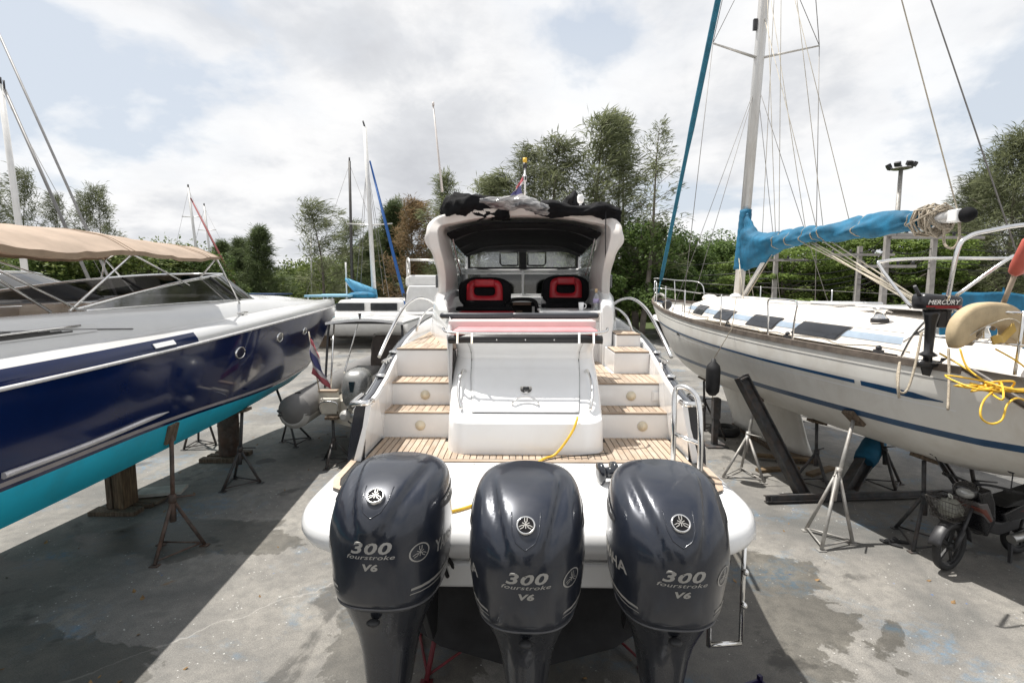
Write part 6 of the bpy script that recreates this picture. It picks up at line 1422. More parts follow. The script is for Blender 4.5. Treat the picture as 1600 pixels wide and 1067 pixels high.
# ---------------------------------------------------------------- grey inflatable tender with its canopy
def tender():
    c = V((-2.95, 9.1, 0)); t = thing('inflatable_boat', 'grey rigid inflatable with white canopy frame standing between the navy yacht and the white cruiser', 'inflatable boat', c)
    hyp = M('hypalon_grey', (.17, .165, .16), .55, var=.08, bump=.05); hyp2 = M('hypalon_light', (.44, .43, .41), .5, var=.06); fib = M('tender_fibreglass', (.62, .58, .50), .35, var=.05, dirt=.3); dk = M('hypalon_band', (.06, .06, .06), .6)
    P = lambda x, y, z: c + V((x, y, z))
    for s in (-1, 1):
        pth = [P(s*.93, -.55, 1.02), P(s*.93, -.42, 1.02), P(s*.93, -.2, 1.02), P(s*.94, 1, 1.03), P(s*.92, 2.4, 1.08), P(s*.65, 3.5, 1.2), P(s*.08, 4.1, 1.3)]; cc = cr(pth, 6)
        rad = [lerp(.02, .29, sm(0, .22, i / len(cc)) ** .5) if i < len(cc) * .22 else .29 for i in range(len(cc))]
        tb = MB().tube(cc, rad, 24).build('tube', hyp, t, True)
        for k in (-.035, .035): MB().tube([p + V((s * (r + .004) * cos(k * 4 - .12), 0, (r + .004) * sin(k * 4 - .12))) for p, r in zip(cc, rad)][3:], .018, 6).build('rubbing_band', dk, tb, True)
        MB().tube([p + V((0, 0, -.03)) for p in cc][4:], [r * .985 for r in rad][4:], 20).build('tube_belly', hyp2, tb, True)
        MB().lathe([(.05, 0), (.05, .02), (.03, .03), (0, .03)], P(s*.93, -.2, 1.30), n=12).build('valve', blackrub, tb, True)
    MB().loft([[P(x * k, y, z + dz) for x, z in ((-.62, 1.0), (-.45, .78), (0, .62), (.45, .78), (.62, 1.0))] for y, k, dz in ((0, 1, 0), (2, 1, 0), (3.2, .6, .12), (3.9, .1, .3))], False, (False, False)).build('hull', fib, t, True)
    MB().prism([P(x, 0, z) for x, z in ((-.64, 1.28), (-.30, 1.28), (-.26, 1.12), (.26, 1.12), (.30, 1.28), (.64, 1.28), (.64, .95), (.42, .72), (0, .6), (-.42, .72), (-.64, .95))], (0, .10, 0)).build('transom', fib, t, True, bevel=.01)
    MB().box(P(-.47, .05, 1.3), (.34, .14, .03)).build('transom_cap', teak, t, True); MB().box(P(0, 1.7, .88), (1.25, 3.2, .05)).build('sole', fib, t, True)
    st = MB().box(P(-.40, -.06, 1.04), (.34, .12, .30)).build('boarding_step', fib, t, True, bevel=.02)
    MB().tube(cr([P(-.55, -.14, .92), P(-.55, -.16, 1.12), P(-.25, -.16, 1.12), P(-.25, -.14, .92)], 3), .014, 6).build('step_rail', chrome, st, True)
    MB().box(P(0, 1.1, 1.18), (.7, .6, .55)).build('seat', hyp2, t, True, bevel=.05)
    # covered console and seat cushions
    cov = M('console_cover', (.10, .085, .078), .8, var=.2, vs=5, bump=.2)
    mb = MB(); mb.loft([[P(.2 + a * math.copysign(abs(cos(q)) ** .5, cos(q)) * .42 * (1 + .05 * sin(q * 5 + z * 9)), 2.2 + .36 * math.copysign(abs(sin(q)) ** .5, sin(q)) * a, z) for q in [2*pi*i/28 for i in range(28)]] for z, a in ((.95, 1.05), (1.3, 1.04), (1.6, 1.0), (1.9, .98), (2.1, .92), (2.16, .7))], True, (True, True)); mb.build('console_cover', cov, t, True)
    MB().box(P(.2, 2.2, 2.17), (.7, .5, .04)).build('cover_top', hyp2, t, True, bevel=.02)
    MB().box(P(-.12, 1.15, 1.45), (.55, .7, .22)).build('cushion', hyp, t, True, bevel=.06)
    fr = cr([P(-.72, .55, 1.25), P(-.74, .8, 2.0), P(-.72, .9, 2.44), P(-.6, .9, 2.50), P(.6, .9, 2.50), P(.74, .9, 2.42), P(.74, .8, 2.0), P(.72, .55, 1.25)], 5); MB().tube(fr, .024, 8).build('canopy_frame', greycap, t, True)
    for a, b in (((-.62, .9, 2.48), (-.52, .3, 1.3)), ((-.74, 3.0, 2.5), (-.45, .9, 1.5)), ((.74, 3.0, 2.5), (.6, 1.4, 1.3))): MB().tube([P(*a), P(*b)], .016, 6).build('canopy_strut', chrome, t, True)
    MB().grid(lambda a, b: P(lerp(-.78, .78, a), lerp(.84, 3.0, b), 2.52 + .07 * sin(pi * a) - .03 * abs(sin(b * pi * 2)) * sin(pi * a)), 12, 14, thick=(0, 0, -.05)).build('canopy', gel, t, True)
    MB().cyl(P(-.1, .9, 2.55), P(-.1, .9, 2.64), .018).cyl(P(-.1, .9, 2.64), P(-.1, .9, 2.70), .03).build('canopy_light', greycap, t, True)
    # small outboard of the tender
    o = thing('small_outboard', 'silver grey outboard tilted on the transom of the grey inflatable', 'outboard motor', P(.16, -.2, 1.2)); Q = lambda x, y, z: P(.16 + x, -.28 + y, 1.0 + z)
    sg = M('silver_grey_cowl', (.25, .25, .24), .28, .3, var=.08, coat=.4)
    mb = MB(); mb.loft([[Q(a * math.copysign(abs(cos(q)) ** .6, cos(q)), oy + b * math.copysign(abs(sin(q)) ** .6, sin(q)) , z) for q in [2*pi*i/28 for i in range(28)]] for z, a, b, oy in ((.10, .13, .20, -.05), (.22, .21, .28, 0), (.42, .24, .32, .04), (.60, .235, .30, .08), (.70, .19, .24, .10), (.75, .1, .14, .12))], True, (True, True)); mb.build('cowl', sg, o, True)
    MB().prism([Q(-.05, -.27, .58), Q(.05, -.27, .58), Q(.03, -.285, .40), Q(-.03, -.285, .40)], (0, .04, 0)).build('cowl_panel', blackgloss, o, True)
    MB().tube([Q(0, -.02, .14), Q(.02, -.05, -.1), Q(.02, -.12, -.35)], [.10, .07, .06], 12).build('midsection', sg, o, True)
    MB().lathe([(.10, 0), (.10, .05), (.05, .06), (.05, .16)], Q(-.16, -.14, -.05), (0, -1, .1), 16).build('propeller_hub', hyp2, o, True)
    mb = MB()
    for k in range(3): mb.ball(Q(.05 + .10 * cos(k*2.1), -.22, -.12 + .10 * sin(k*2.1)), (.07, .02, .045), 10, 6)
    mb.build('propeller', dullmetal, o, True); MB().box(Q(.06, .1, -.1), (.22, .16, .36)).build('clamp', greycap, o, True, bevel=.02)
    MB().tube(cr([Q(-.12, .05, .1), Q(-.2, -.05, -.02), Q(-.12, -.1, -.18), Q(.1, -.1, -.25)], 5), .014, 6).build('cable', blackrub, o, True)
    f0 = P(-.62, .0, 1.3); f = thing('ensign', 'faded red, white and blue flag hanging from a staff on the grey inflatable', 'flag', f0)
    MB().tube([f0, f0 + V((-.10, -.12, 1.12))], .011, 6).build('staff', lightrope, f, True)
    cloth_flag('flag_cloth', lambda a, b: f0 + V((-.09 + a * .34 * (.35 + .65 * (1 - b)) + .02 * sin(9 * b), -.11 + .03 * sin(a * 8 + b * 5), .35 + .68 * b - .30 * a)), tri_flag, f, True)
tender()
# ---------------------------------------------------------------- unseen dark yacht added behind the viewpoint to darken reflections in the cowls
def behind():
    c = V((.3, -5.2, 0)); t = thing('motor_yacht', 'added dark hulled motor yacht, unseen behind the viewpoint, darkening reflections in the three outboards', 'yacht', c)
    ys_ = [5.0, 4.6, 3.6, 2.0, 0, -4, -7]; w_ = [.04, .55, 1.2, 1.75, 2.0, 2.1, 2.0]
    for nm, mt, i0, i1 in (('bottom', antifoul, 0, 2), ('topsides', hull_navy, 2, 4), ('deck', deckm, 4, 6)):
        mb = MB()
        P = lambda s, y, w: [c + V((s*x, y - k, z)) for x, z, k in ((0, .7 + .8 * sm(2, 5, y), 1.2 * sm(1, 5, y)), (w*.7, 1.1 + .4 * sm(2, 5, y), .9 * sm(1, 5, y)), (w*.85, 1.3 + .4 * sm(2, 5, y), .6 * sm(1, 5, y)), (w*.95, 1.9, .3 * sm(1, 5, y)), (w, 2.45, 0), (max(w - .2, .01), 2.5, .1), (0, 2.55, .1))]
        for s in (-1, 1): mb.loft([P(s, y, w)[i0:i1 + 1] for y, w in zip(ys_, w_)], False, (False, False))
        mb.build(nm, mt, t, True)
    MB().box(c + V((0, -3.5, 3.0)), (2.6, 4.5, 1.2)).build('cabin', gel, t, True, bevel=.2); MB().box(c + V((0, -3.0, .35)), (.6, 4, .68)).build('keel_block', wood, t, True)
behind()
# ---------------------------------------------------------------- boats further off
palewin = M('distant_window', (.025, .028, .032), .15, var=.2)
bgwhite = M('distant_white', (.72, .71, .69), .35, var=.04, dirt=.15, dirtcol=(.4, .36, .3))
def catamaran():
    c = PZ(600, 520, 0); c = V((-7.4, 30, 0)); t = thing('catamaran', 'white sailing catamaran with a light blue sail cover and blue furled jib', 'catamaran', c); P = lambda x, y, z: c + V((x, y, z * .76))
    for s in (-1, 1):
        MB().loft([[P(x, s*2.6 + w * k, z) for k, z in ((0, .7), (.6, .9), (.95, 1.4), (1, 2.3), (-1, 2.3), (-.95, 1.4), (-.6, .9))] for x, w in ((-5, .55), (-3, .72), (0, .75), (3, .6), (5.2, .2), (5.8, .03))], True, (True, True)).build('hull', bgwhite, t, True)
    MB().box(P(-.6, 0, 2.0), (7.5, 5.0, .7)).build('bridge_deck', bgwhite, t, True, bevel=.15)
    MB().loft([[P(x * k + .4, y * k, z) for x, y in ((-3.0, -1.9), (2.0, -1.9), (3.0, -1.2), (3.0, 1.2), (2.0, 1.9), (-3.0, 1.9))] for k, z in ((1, 2.3), (.97, 2.9), (.93, 3.25), (.80, 3.42))], True, (True, True), smooth=False).build('cabin', bgwhite, t, True, bevel=.1)
    for x, w in ((-1.7, 1.6), (.2, 1.5), (1.65, .6)): MB().box(P(x, -1.89, 2.83), (w, .08, .42)).build('window', palewin, t, True, bevel=.03)
    MB().box(P(-3.1, 0, 3.62), (2.6, 3.2, .12)).build('cockpit_roof', M('pale_blue_roof', (.22, .42, .55), .6), t, True, bevel=.03)
    for x, y in ((-4.2, -1.5), (-4.2, 1.5), (-2.0, -1.5)): MB().cyl(P(x, y, 2.3), P(x, y, 3.6), .04, n=8).build('roof_post', bgwhite, t, True)
    MB().ball(P(-1.4, -.6, 3.62), (.9, .5, .25), 16, 8).build('folded_cover', bluecan, t, True)
    m0, m1 = P(.0, 0, 3.3), PY(570, 199, 30.0); m0.x = PY(585, 462, 30).x
    MB().tube([m0, m1], [.14, .11], 10).build('mast', bgwhite, t, True); MB().cyl(m1, m1 + V((-.1, 0, .35)), .05, n=6).build('mast_head', greycap, t, True)
    a, b = PY(541, 434, 29.8), PY(588, 452, 29.9)
    MB().loft([[p + V((0, .25 * cos(q), h * sin(q) - h)) for q in [2*pi*i/12 for i in range(12)]] for p, h in ((a, .12), (a.lerp(b, .2), .3), (a.lerp(b, .7), .5), (b, .62))], True, (True, True)).build('sail_cover', M('sky_blue_cover', (.10, .33, .50), .7, var=.15), t, True)
    MB().tube([a - V((0, 0, .25)), b - V((0, 0, 1.2))], .09, 8).build('boom', mastm, t, True); MB().tube([a, a + V((0, 0, .9))], .05, 6).tube([a - V((0, 0, 1.6)), a], .04, 6).build('topping_post', bgwhite, t, True)
    j0, j1 = PY(578, 252, 30), PY(640, 498, 27.5); MB().tube([j0, j0.lerp(j1, .4), j1], [.05, .085, .09], 8).build('furled_jib', M('royal_blue_cloth', (.02, .10, .32), .7), t, True)
    for u, v in ((556, 455), (563, 460), (600, 460), (608, 465)): MB().tube([m0.lerp(m1, .8), PY(u, v, 30)], .014, 4).build('shroud', wire, t, True)
    MB().tube([m0.lerp(m1, .44) + V((-1.4, 0, .1)), m0.lerp(m1, .44), m0.lerp(m1, .44) + V((1.3, 0, .1))], .04, 6).build('spreader', mastm, t, True)
    for x in (-3, 2.5):
        for y in (-2.6, 2.6): MB().box(P(x, y, .38), (.6, .5, .74)).build('keel_block', wood, t, True)
catamaran()
def flybridge(name, lab, c, L, Hh, rz, side=-1):
    t = thing(name, lab, 'motorboat', c, rz); w = L * .17
    MB().loft([[V((s * b, y, z)) for s, b, z in ((-1, 0.05, .7), (-1, b2 * .8, 1.0), (-1, b2, 2.2), (1, b2, 2.2), (1, b2 * .8, 1.0), (1, .05, .7))] for y, b2 in ((-L*.5, w * .9), (-L*.2, w), (L*.2, w * .9), (L*.4, w * .5), (L*.5, .06))], True, (True, True)).build('hull', bgwhite, t)
    MB().loft([[V((x * k, y * k2 + o, z)) for x, y in ((-w*.85, -L*.3), (w*.85, -L*.3), (w*.75, L*.18), (0, L*.25), (-w*.75, L*.18))] for k, k2, o, z in ((1, 1, 0, 2.15), (.95, .93, -.2, 2.9), (.88, .82, -.5, 3.3))], True, (True, True)).build('cabin', bgwhite, t, bevel=.06)
    for s in (-1, 1): MB().box((s * w * .80, -L*.05, 2.78), (.10, L * .36, .36)).build('window', palewin, t, bevel=.03)
    MB().box((0, -L*.12, 3.5), (w * 1.5, L * .3, .5)).build('flybridge', bgwhite, t, bevel=.12)
    mb = MB()
    for s in (-1, 1):
        mb.tube(cr([(s*w*.7, -L*.22, 3.7), (s*w*.7, -L*.24, 4.4), (s*w*.7, L*.02, 4.5), (s*w*.7, L*.02, 3.7)], 3), .035, 6); mb.tube([(s*w*.7, -L*.22, 4.4), (s*w*.7, 0, 3.7)], .025, 5); mb.tube([(s*w*.7, 0, 4.4), (s*w*.7, -L*.22, 3.7)], .025, 5)
    mb.tube([(-w*.7, -L*.22, 4.42), (w*.7, -L*.22, 4.42)], .035, 6).tube([(-w*.7, 0, 4.5), (w*.7, 0, 4.5)], .035, 6); mb.build('top_frame', mastm, t)
    for y in (-L*.3, L*.15): MB().box((0, y, .36), (1.6, .5, .72)).build('keel_block', wood, t)
    return t
flybridge('flybridge_boat', 'white flybridge motorboat with a bare tube frame on top, left of the white cruiser hardtop', V((-3.9, 24, 0)), 9, 4, .25)
flybridge('flybridge_boat', 'distant white motorboat with dark windows, just right of the navy yacht bow', V((-24, 56, 0)), 9, 4, 1.2)
def skiff(lab, c, rz, col, top):
    t = thing('motorboat', lab, 'motorboat', c, rz); hm = M('skiff_paint_%d' % int(abs(c.x) * 10), col, .4)
    MB().loft([[V((s * b, y, z)) for s, b, z in ((-1, .04, .5), (-1, b2 * .8, .8), (-1, b2, 1.6), (1, b2, 1.6), (1, b2 * .8, .8), (1, .04, .5))] for y, b2 in ((-3, .9), (0, 1.1), (2, .8), (3.4, .05))], True, (True, True)).build('hull', hm, t)
    MB().box((0, -.3, 2.75), (1.7, 2.6, .10)).build('roof', M('skiff_roof_%d' % int(abs(c.x) * 10), top, .6), t, bevel=.03)
    for x in (-.75, .75):
        for y in (-1.4, .8): MB().cyl((x, y, 1.5), (x, y, 2.75), .03, n=6).build('roof_post', mastm, t)
    MB().box((0, .3, 1.7), (.8, .9, .8)).build('console', bgwhite, t, bevel=.05); MB().box((0, 0, .25), (1.2, 3, .5)).build('cradle', wood, t)
skiff('small open boat with a pale blue roof beside the catamaran', V((-11.8, 34, 0)), .6, (.5, .5, .48), (.16, .36, .50))
skiff('small open boat with a dark blue roof beyond the navy yacht bow', V((-18.5, 38, 0)), 1.2, (.05, .06, .08), (.02, .05, .14))
skiff('small open boat with a grey-green roof at the far left of the yard', V((-23, 42, 0)), 1.5, (.5, .52, .5), (.22, .36, .34))
def bgmast(lab, u0, v0, u1, v1, Y, r, mat, cat='mast', hull=True, spread=True):
    b, e = PY(u1, v1, Y), PY(u0, v0, Y); g = V((b.x, Y, 0)); t = thing('mast', lab, cat, g); d = (b - e) / (e.z - b.z) * -1
    foot = b - (e - b) / (e - b).z * (b.z - 1.8) if b.z > 1.8 else b
    MB().tube([foot, e], [r, r * .8], 10).build('spar', mat, t, True)
    MB().cyl(e, e + V((0, 0, .25)), r * .5, n=6).build('mast_head', greycap, t, True)
    if spread:
        for q in (.45, .75): m = foot.lerp(e, q); MB().tube([m + V((-.9, 0, .05)), m, m + V((.9, 0, .05))], r * .3, 5).build('spreader', mat, t, True)
    if hull:
        y0 = foot.x; MB().loft([[V((y0 + x, Y + s * w, z)) for s, z in ((-.05, .8), (-.7, 1.1), (-1, 2.0), (1, 2.0), (.7, 1.1), (.05, .8))] for x, w in ((-4, 1.0), (0, 1.5), (3, .9), (4.6, .05))], True, (True, True)).build('hull', bgwhite, t, True); MB().box(V((y0, Y, .4)), (.9, .4, .8)).build('keel_block', wood, t, True)
        for s in (-1, 1): MB().tube([foot.lerp(e, .98), V((y0 + s * 3.6, Y, 2.0))], .012, 4).build('stay', wire, t, True)
darkspar = M('dark_spar', (.07, .065, .06), .5, .2)
bgmast('thick white mast at the far left behind the tan bimini', 0, 132, 40, 432, 19, .115, bgwhite, spread=False)
bgmast('thin grey spar leaning left, nearer the left edge of the two behind the tan bimini', 7, 140, 135, 428, 15, .05, M('leaning_spar', (.16, .155, .15), .5), 'spar', False, False)
bgmast('thinner grey spar leaning left, right-hand of the two behind the tan bimini', -30, -10, 182, 462, 16, .042, M('leaning_spar_pale', (.26, .255, .25), .5), 'spar', False, False)
bgmast('short distant white mast with a red-brown furled sail above the bimini front', 294, 293, 312, 430, 45, .13, mastm)
bgmast('shorter distant white mast just right of the mast with the red-brown sail', 319, 322, 332, 430, 50, .12, mastm)
j = PY(298, 310, 44.8); k2 = PY(338, 388, 43); rf = thing('furled_sail', 'red-brown furled sail slanting beside the distant white mast', 'sail', V((j.x, 44, 0))); MB().tube([j, k2, k2 + (k2 - j) * .9], [.06, .09, .09], 8).build('furled_cloth', M('red_brown_cloth', (.22, .05, .05), .8), rf, True)
bgmast('dark brown mast rising left of the catamaran mast', 546, 252, 550, 440, 36, .11, darkspar, spread=False)
bgmast('faint thin grey pole left of the leaning tree', 486, 372, 487, 450, 42, .07, mastm, hull=False, spread=False)

# ---------------------------------------------------------------- poles and cables on the right
conc = M('pole_concrete', (.34, .32, .30), .8, var=.15, bump=.2, dirt=.3)
def utility(lab, u, v, Y, h2=None, arms=((.92, 1.6),)):
    top = PY(u, v, Y); g = V((top.x, Y, 0)); t = thing('utility_pole', lab, 'utility pole', g, 0, 'concrete utility poles behind the sailing yacht')
    MB().box((0, 0, top.z / 2), (.26, .22, top.z), taper=.7).build('pole', conc, t)
    for q, w in arms:
        a = MB().box((0, -.16, top.z * q), (w * 2, .10, .12)).build('cross_arm', conc, t)
        for x in (-.9, -.35, .35, .9): MB().lathe([(.03, 0), (.06, .03), (.05, .08), (.07, .11), (.04, .18)], (x * w, -.16, top.z * q + .06), n=8).build('insulator', greycap, a)
    return g, top
U = [utility('utility pole nearest the mast of the sailing yacht', 1213, 395, 27), utility('utility pole in the middle of the row, under the boom', 1344, 385, 25), utility('utility pole with the widest cross-arm, left of the boom end', 1388, 352, 22, arms=((.93, 2.0), (.70, 1.2))), utility('utility pole under the boom end', 1462, 350, 22, arms=((.90, 2.0),))]
for q, dz, lab in ((0, -.3, 'topmost'), (1, -1.0, 'second highest'), (2, -1.35, 'middle'), (3, -1.6, 'second lowest'), (4, -1.85, 'lowest')):
    pts = []
    row = [V((-4 + q * .2, 46, 4.6 + dz * .5))] + [p[1] + V((0, 0, dz)) for p in U] + [V((30, 18, 5.4 + dz))]
    for a, b in zip(row, row[1:]): pts += sag(a, b, .25, 6)[:-1]
    c = thing('power_cable', lab + ' of the five dark cables strung between the utility poles', 'cable', V((row[1].x, row[1].y, 0)), 0, 'cables between the utility poles'); MB().tube(pts + [row[-1]], .022, 4).build('cable', blackrub, c, True)
top = PY(1408, 262, 34); fm = thing('floodlight_mast', 'tall grey steel mast carrying a ring of floodlights above the blue boom cover', 'light mast', V((top.x, 34, 0)))
MB().tube([(0, 0, 0), (0, 0, top.z)], [.20, .12], 12).build('pole', galv, fm); MB().lathe([(.12, 0), (.55, .0), (.55, .05), (.12, .05)], (0, 0, top.z - .1), n=18).build('head_ring', galv, fm)
for k in range(7):
    a = 2 * pi * k / 7 + .2; d = V((cos(a), sin(a), 0)); MB().box(V((0, 0, top.z + .12)) + d * .72, (.36, .22, .28), Matrix.Rotation(a - pi/2, 3, 'Z') @ Matrix.Rotation(-.5, 3, 'X')).build('floodlight', greycap, fm, bevel=.03)
# ---------------------------------------------------------------- trees
def foliage_mat(name, c1, c2, tr=.25):
    m = bpy.data.materials.new(name); m.use_nodes = True; nt = m.node_tree; b = nt.nodes['Principled BSDF']; g = nt.nodes.new('ShaderNodeNewGeometry'); oi = nt.nodes.new('ShaderNodeObjectInfo'); tc = nt.nodes.new('ShaderNodeTexCoord')
    f = mth(nt, 'ADD', mth(nt, 'MULTIPLY', g.outputs['Random Per Island'], .55), mth(nt, 'MULTIPLY', noise(nt, tc.outputs['Object'], .8, 3), .55))
    c = mixc(nt, ramp(nt, f, [(.25, 0), (.85, 1)]), c1, c2); hs = nt.nodes.new('ShaderNodeHueSaturation'); nt.links.new(mth(nt, 'MULTIPLY_ADD', oi.outputs['Random'], .4, .8), hs.inputs['Value']); nt.links.new(c, hs.inputs['Color'])
    nt.links.new(hs.outputs[0], b.inputs['Base Color']); b.inputs['Roughness'].default_value = .65; b.inputs['Specular IOR Level'].default_value = .25
    t = nt.nodes.new('ShaderNodeBsdfTranslucent'); nt.links.new(hs.outputs[0], t.inputs[0]); mx = nt.nodes.new('ShaderNodeMixShader'); mx.inputs[0].default_value = tr; nt.links.new(b.outputs[0], mx.inputs[1]); nt.links.new(t.outputs[0], mx.inputs[2]); nt.links.new(mx.outputs[0], nt.nodes['Material Output'].inputs[0]); return m
needle = foliage_mat('casuarina_needles', (.085, .10, .050), (.25, .27, .145), .4); needled = foliage_mat('casuarina_needles_dark', (.06, .085, .036), (.16, .20, .085), .35); needleb = foliage_mat('casuarina_needles_brown', (.15, .105, .05), (.32, .22, .12), .4)
broad = foliage_mat('almond_leaves', (.055, .095, .020), (.19, .255, .055), .35); darkbroad = foliage_mat('dark_broad_leaves', (.04, .075, .018), (.13, .19, .05), .35); midbroad = foliage_mat('scrub_leaves', (.06, .095, .022), (.19, .23, .06), .35)
bark = M('grey_bark', (.14, .12, .10), .9, var=.3, vs=3, bump=.5, bs=20)
def tri_mesh(name, P, T, mat):
    """P: (n, k, 3) corner arrays, faces of k corners"""
    n, k = P.shape[:2]; me = bpy.data.meshes.new(name); me.vertices.add(n * k); me.vertices.foreach_set('co', P.astype(np.float32).ravel())
    me.loops.add(n * k); me.loops.foreach_set('vertex_index', np.arange(n * k, dtype=np.int32)); me.polygons.add(n)
    me.polygons.foreach_set('loop_start', np.arange(0, n * k, k, dtype=np.int32)); me.update(); me.materials.append(mat); me.validate(); return me
def casuarina(seed, h, spread, nb, per, mat, lean=0.0, wind=.35, low=.18, cone=.6, nl=.55, name='casuarina_tree'):
    g = np.random.default_rng(seed); r_ = random.Random(seed); root = bpy.data.objects.new(name, None); C.objects.link(root)
    mb = MB(); tp = [V((lean * h * (q ** 1.4) + .12 * sin(q * 5 + seed), .10 * sin(q * 4 + 2 * seed), h * q)) for q in [i/10 for i in range(11)]]
    mb.tube(tp, [max(.012, .014 * h * (1 - q / 10.3)) for q in range(11)], 8); C0 = []; D0 = []
    def tpos(q): i = min(9, int(q * 10)); return tp[i].lerp(tp[i+1], q * 10 - i)
    for b in range(nb):
        q = low + (1 - low) * ((b + r_.random()) / nb) ** .9; p = tpos(min(.995, q)); a = b * 2.4 + r_.uniform(-.5, .5)
        L = spread * ((1 - q) ** cone * 1.05 + .10) * r_.uniform(.4, 1.35); up = lerp(.35, 1.25, q) + r_.uniform(-.15, .25); d = V((cos(a), sin(a), up)).normalized()
        pts = [p + d * L * s + V((wind * L * s * s * .5, 0, -.10 * L * s * s)) for s in (0, .35, .7, 1)]; mb.tube(pts, [.0028 * h * (1.2 - q), .002 * h * (1.2 - q), .0013 * h, .0006 * h], 4, cap=False)
        for _ in range(per):
            s = r_.uniform(.22, 1.06); i = min(2, int(s * 3)); o = pts[i].lerp(pts[i+1], min(1, s * 3 - i)) if s < 1 else pts[3]; C0.append(tuple(o)); D0.append((d.x, d.y, d.z))
    C0 = np.array(C0); D0 = np.array(D0); k = 13; n = len(C0) * k
    c = np.repeat(C0, k, 0) + g.normal(0, .13 * spread / 2.2, (n, 3)); d = np.repeat(D0, k, 0) * .7 + g.normal(0, .45, (n, 3)) + np.array([wind, 0, -.15]); d /= np.linalg.norm(d, axis=1, keepdims=True)
    l = g.uniform(.5, 1.1, (n, 1)) * nl; w = np.cross(d, g.normal(0, 1, (n, 3))); w /= np.linalg.norm(w, axis=1, keepdims=True) + 1e-6; w *= g.uniform(.009, .025, (n, 1))
    tip = c + d * l + np.array([0, 0, -.16]) * l; mid = c + d * l * .5
    P = np.stack([c, mid + w, tip, mid - w], 1); me = tri_mesh('crown', P, None, mat)
    mb.build('trunk', bark, root); link('crown', me, root); return root
def broadleaf(seed, h, rad, n, mat, leaf=.16, flat=.35, layers=False, name='broadleaf_tree', zlow=.3):
    g = np.random.default_rng(seed); r_ = random.Random(seed); root = bpy.data.objects.new(name, None); C.objects.link(root); mb = MB(); mb.tube([V((0, 0, 0)), V((.1, 0, h * .45)), V((0, .1, h * .85))], [.03 * h, .022 * h, .006 * h], 8); cl = []
    for b in range(34):
        a = r_.uniform(0, 2 * pi); q = r_.uniform(zlow, 1)
        if layers: q = zlow + (1 - zlow) * (int(r_.random() * 6) + .5 + r_.uniform(-.3, .3)) / 6
        rr = rad * sqrt(r_.random()) * (1 - .55 * max(0, q - .45) ** 1.2 * 1.6 if q > .45 else 1); c = V((rr * cos(a), rr * sin(a), h * q)); cl.append((c, rad * r_.uniform(.22, .42)))
        mb.tube([V((0, 0, h * q * .7)), c], [.008 * h, .003 * h], 4, cap=False)
    ctr = np.array([tuple(c) for c, _ in cl]); rs = np.array([r for _, r in cl]); i = g.integers(0, len(cl), n); u = g.normal(0, 1, (n, 3)); u /= np.linalg.norm(u, axis=1, keepdims=True); u *= g.uniform(.35, 1, (n, 1)) ** .5
    c = ctr[i] + u * rs[i][:, None] * np.array([1, 1, flat if layers else .8]); nrm = g.normal(0, .5, (n, 3)) + np.array([0, 0, 1.0 if layers else .5]) + u * .5; nrm /= np.linalg.norm(nrm, axis=1, keepdims=True)
    a = np.cross(nrm, g.normal(0, 1, (n, 3))); a /= np.linalg.norm(a, axis=1, keepdims=True) + 1e-6; b = np.cross(nrm, a); s = g.uniform(.6, 1.3, (n, 1)) * leaf
    P = np.stack([c - a * s, c + b * s * .5, c + a * s, c - b * s * .5], 1); mb.build('trunk', bark, root); link('crown', tri_mesh('crown', P, None, mat), root); return root
KIND = {'dense': casuarina(3, 10, 2.9, 54, 10, needle, cone=.75, low=.12, wind=.5), 'dark': casuarina(8, 8, 2.4, 80, 14, needled, wind=.15, low=.05, cone=.9), 'sparse': casuarina(5, 8, 2.5, 34, 9, needle, lean=-.08, wind=.5), 'brown': casuarina(7, 8, 2.6, 60, 12, needleb, wind=.5, low=.1),
        'bare': casuarina(12, 10, 1.9, 40, 3, needle, lean=.06, wind=.3, low=.35, cone=.5, nl=.35), 'big': casuarina(15, 10, 3.6, 80, 17, needle, wind=.3, low=.12, cone=.6),
        'almond': broadleaf(2, 5, 2.8, 20000, broad, .075, .30, True), 'round': broadleaf(4, 5, 2.2, 20000, darkbroad, .070, .8), 'scrub': broadleaf(9, 3, 2.2, 16000, midbroad, .065, .8, zlow=.12)}
used = set()
def tree(k, lab, u, v, Y, grp, wide=1.0, rz=None, base=None):
    top = PY(u, v, Y); src = KIND[k]; h = {'dense': 10, 'dark': 8, 'sparse': 8, 'brown': 8, 'bare': 10, 'big': 10, 'almond': 5, 'round': 5.2, 'scrub': 3.2}[k]; s = top.z / h * 1.0
    rz = RND.uniform(-.5, .5) if rz is None else rz
    o = src if k not in used else dup(src); used.add(k); o.location = (top.x, Y, 0); o.scale = (s * wide, s * wide, s); o.rotation_euler = (0, 0, rz); return tag(o, lab, 'tree', grp)
G1 = 'feathery casuarinas behind the white cruiser'
tree('dense', 'tallest feathery casuarina above the right half of the hardtop', 934, 188, 34, G1, 1.4500000000000002); tree('dense', 'feathery casuarina left of the tallest one, above the hardtop flag', 868, 220, 33, G1, 1.5499999999999998, 1.2)
tree('dense', 'lower feathery casuarina above the middle of the hardtop', 838, 236, 36, G1, 1.4, 2.2); tree('dense', 'low casuarina behind the left pile of black canvas', 795, 280, 37, G1, 1.7000000000000002, 3.2)
tree('dense', 'low casuarina top showing beside the whip aerial', 700, 280, 35, G1, 1.0, 4.2); tree('dense', 'low casuarina between the whip aerial and the flag', 752, 284, 38, G1, 1.6, .6); tree('dense', 'thin-topped casuarina just right of the tallest one', 968, 196, 36, G1, .8, 5.1)
tree('bare', 'thin nearly bare tree standing alone right of the hardtop', 1012, 200, 30, None, 1.15, 0); tree('bare', 'half-bare tree close behind the right edge of the hardtop', 985, 205, 38, None, .9, 2.0)
G2 = 'casuarinas behind the catamaran'
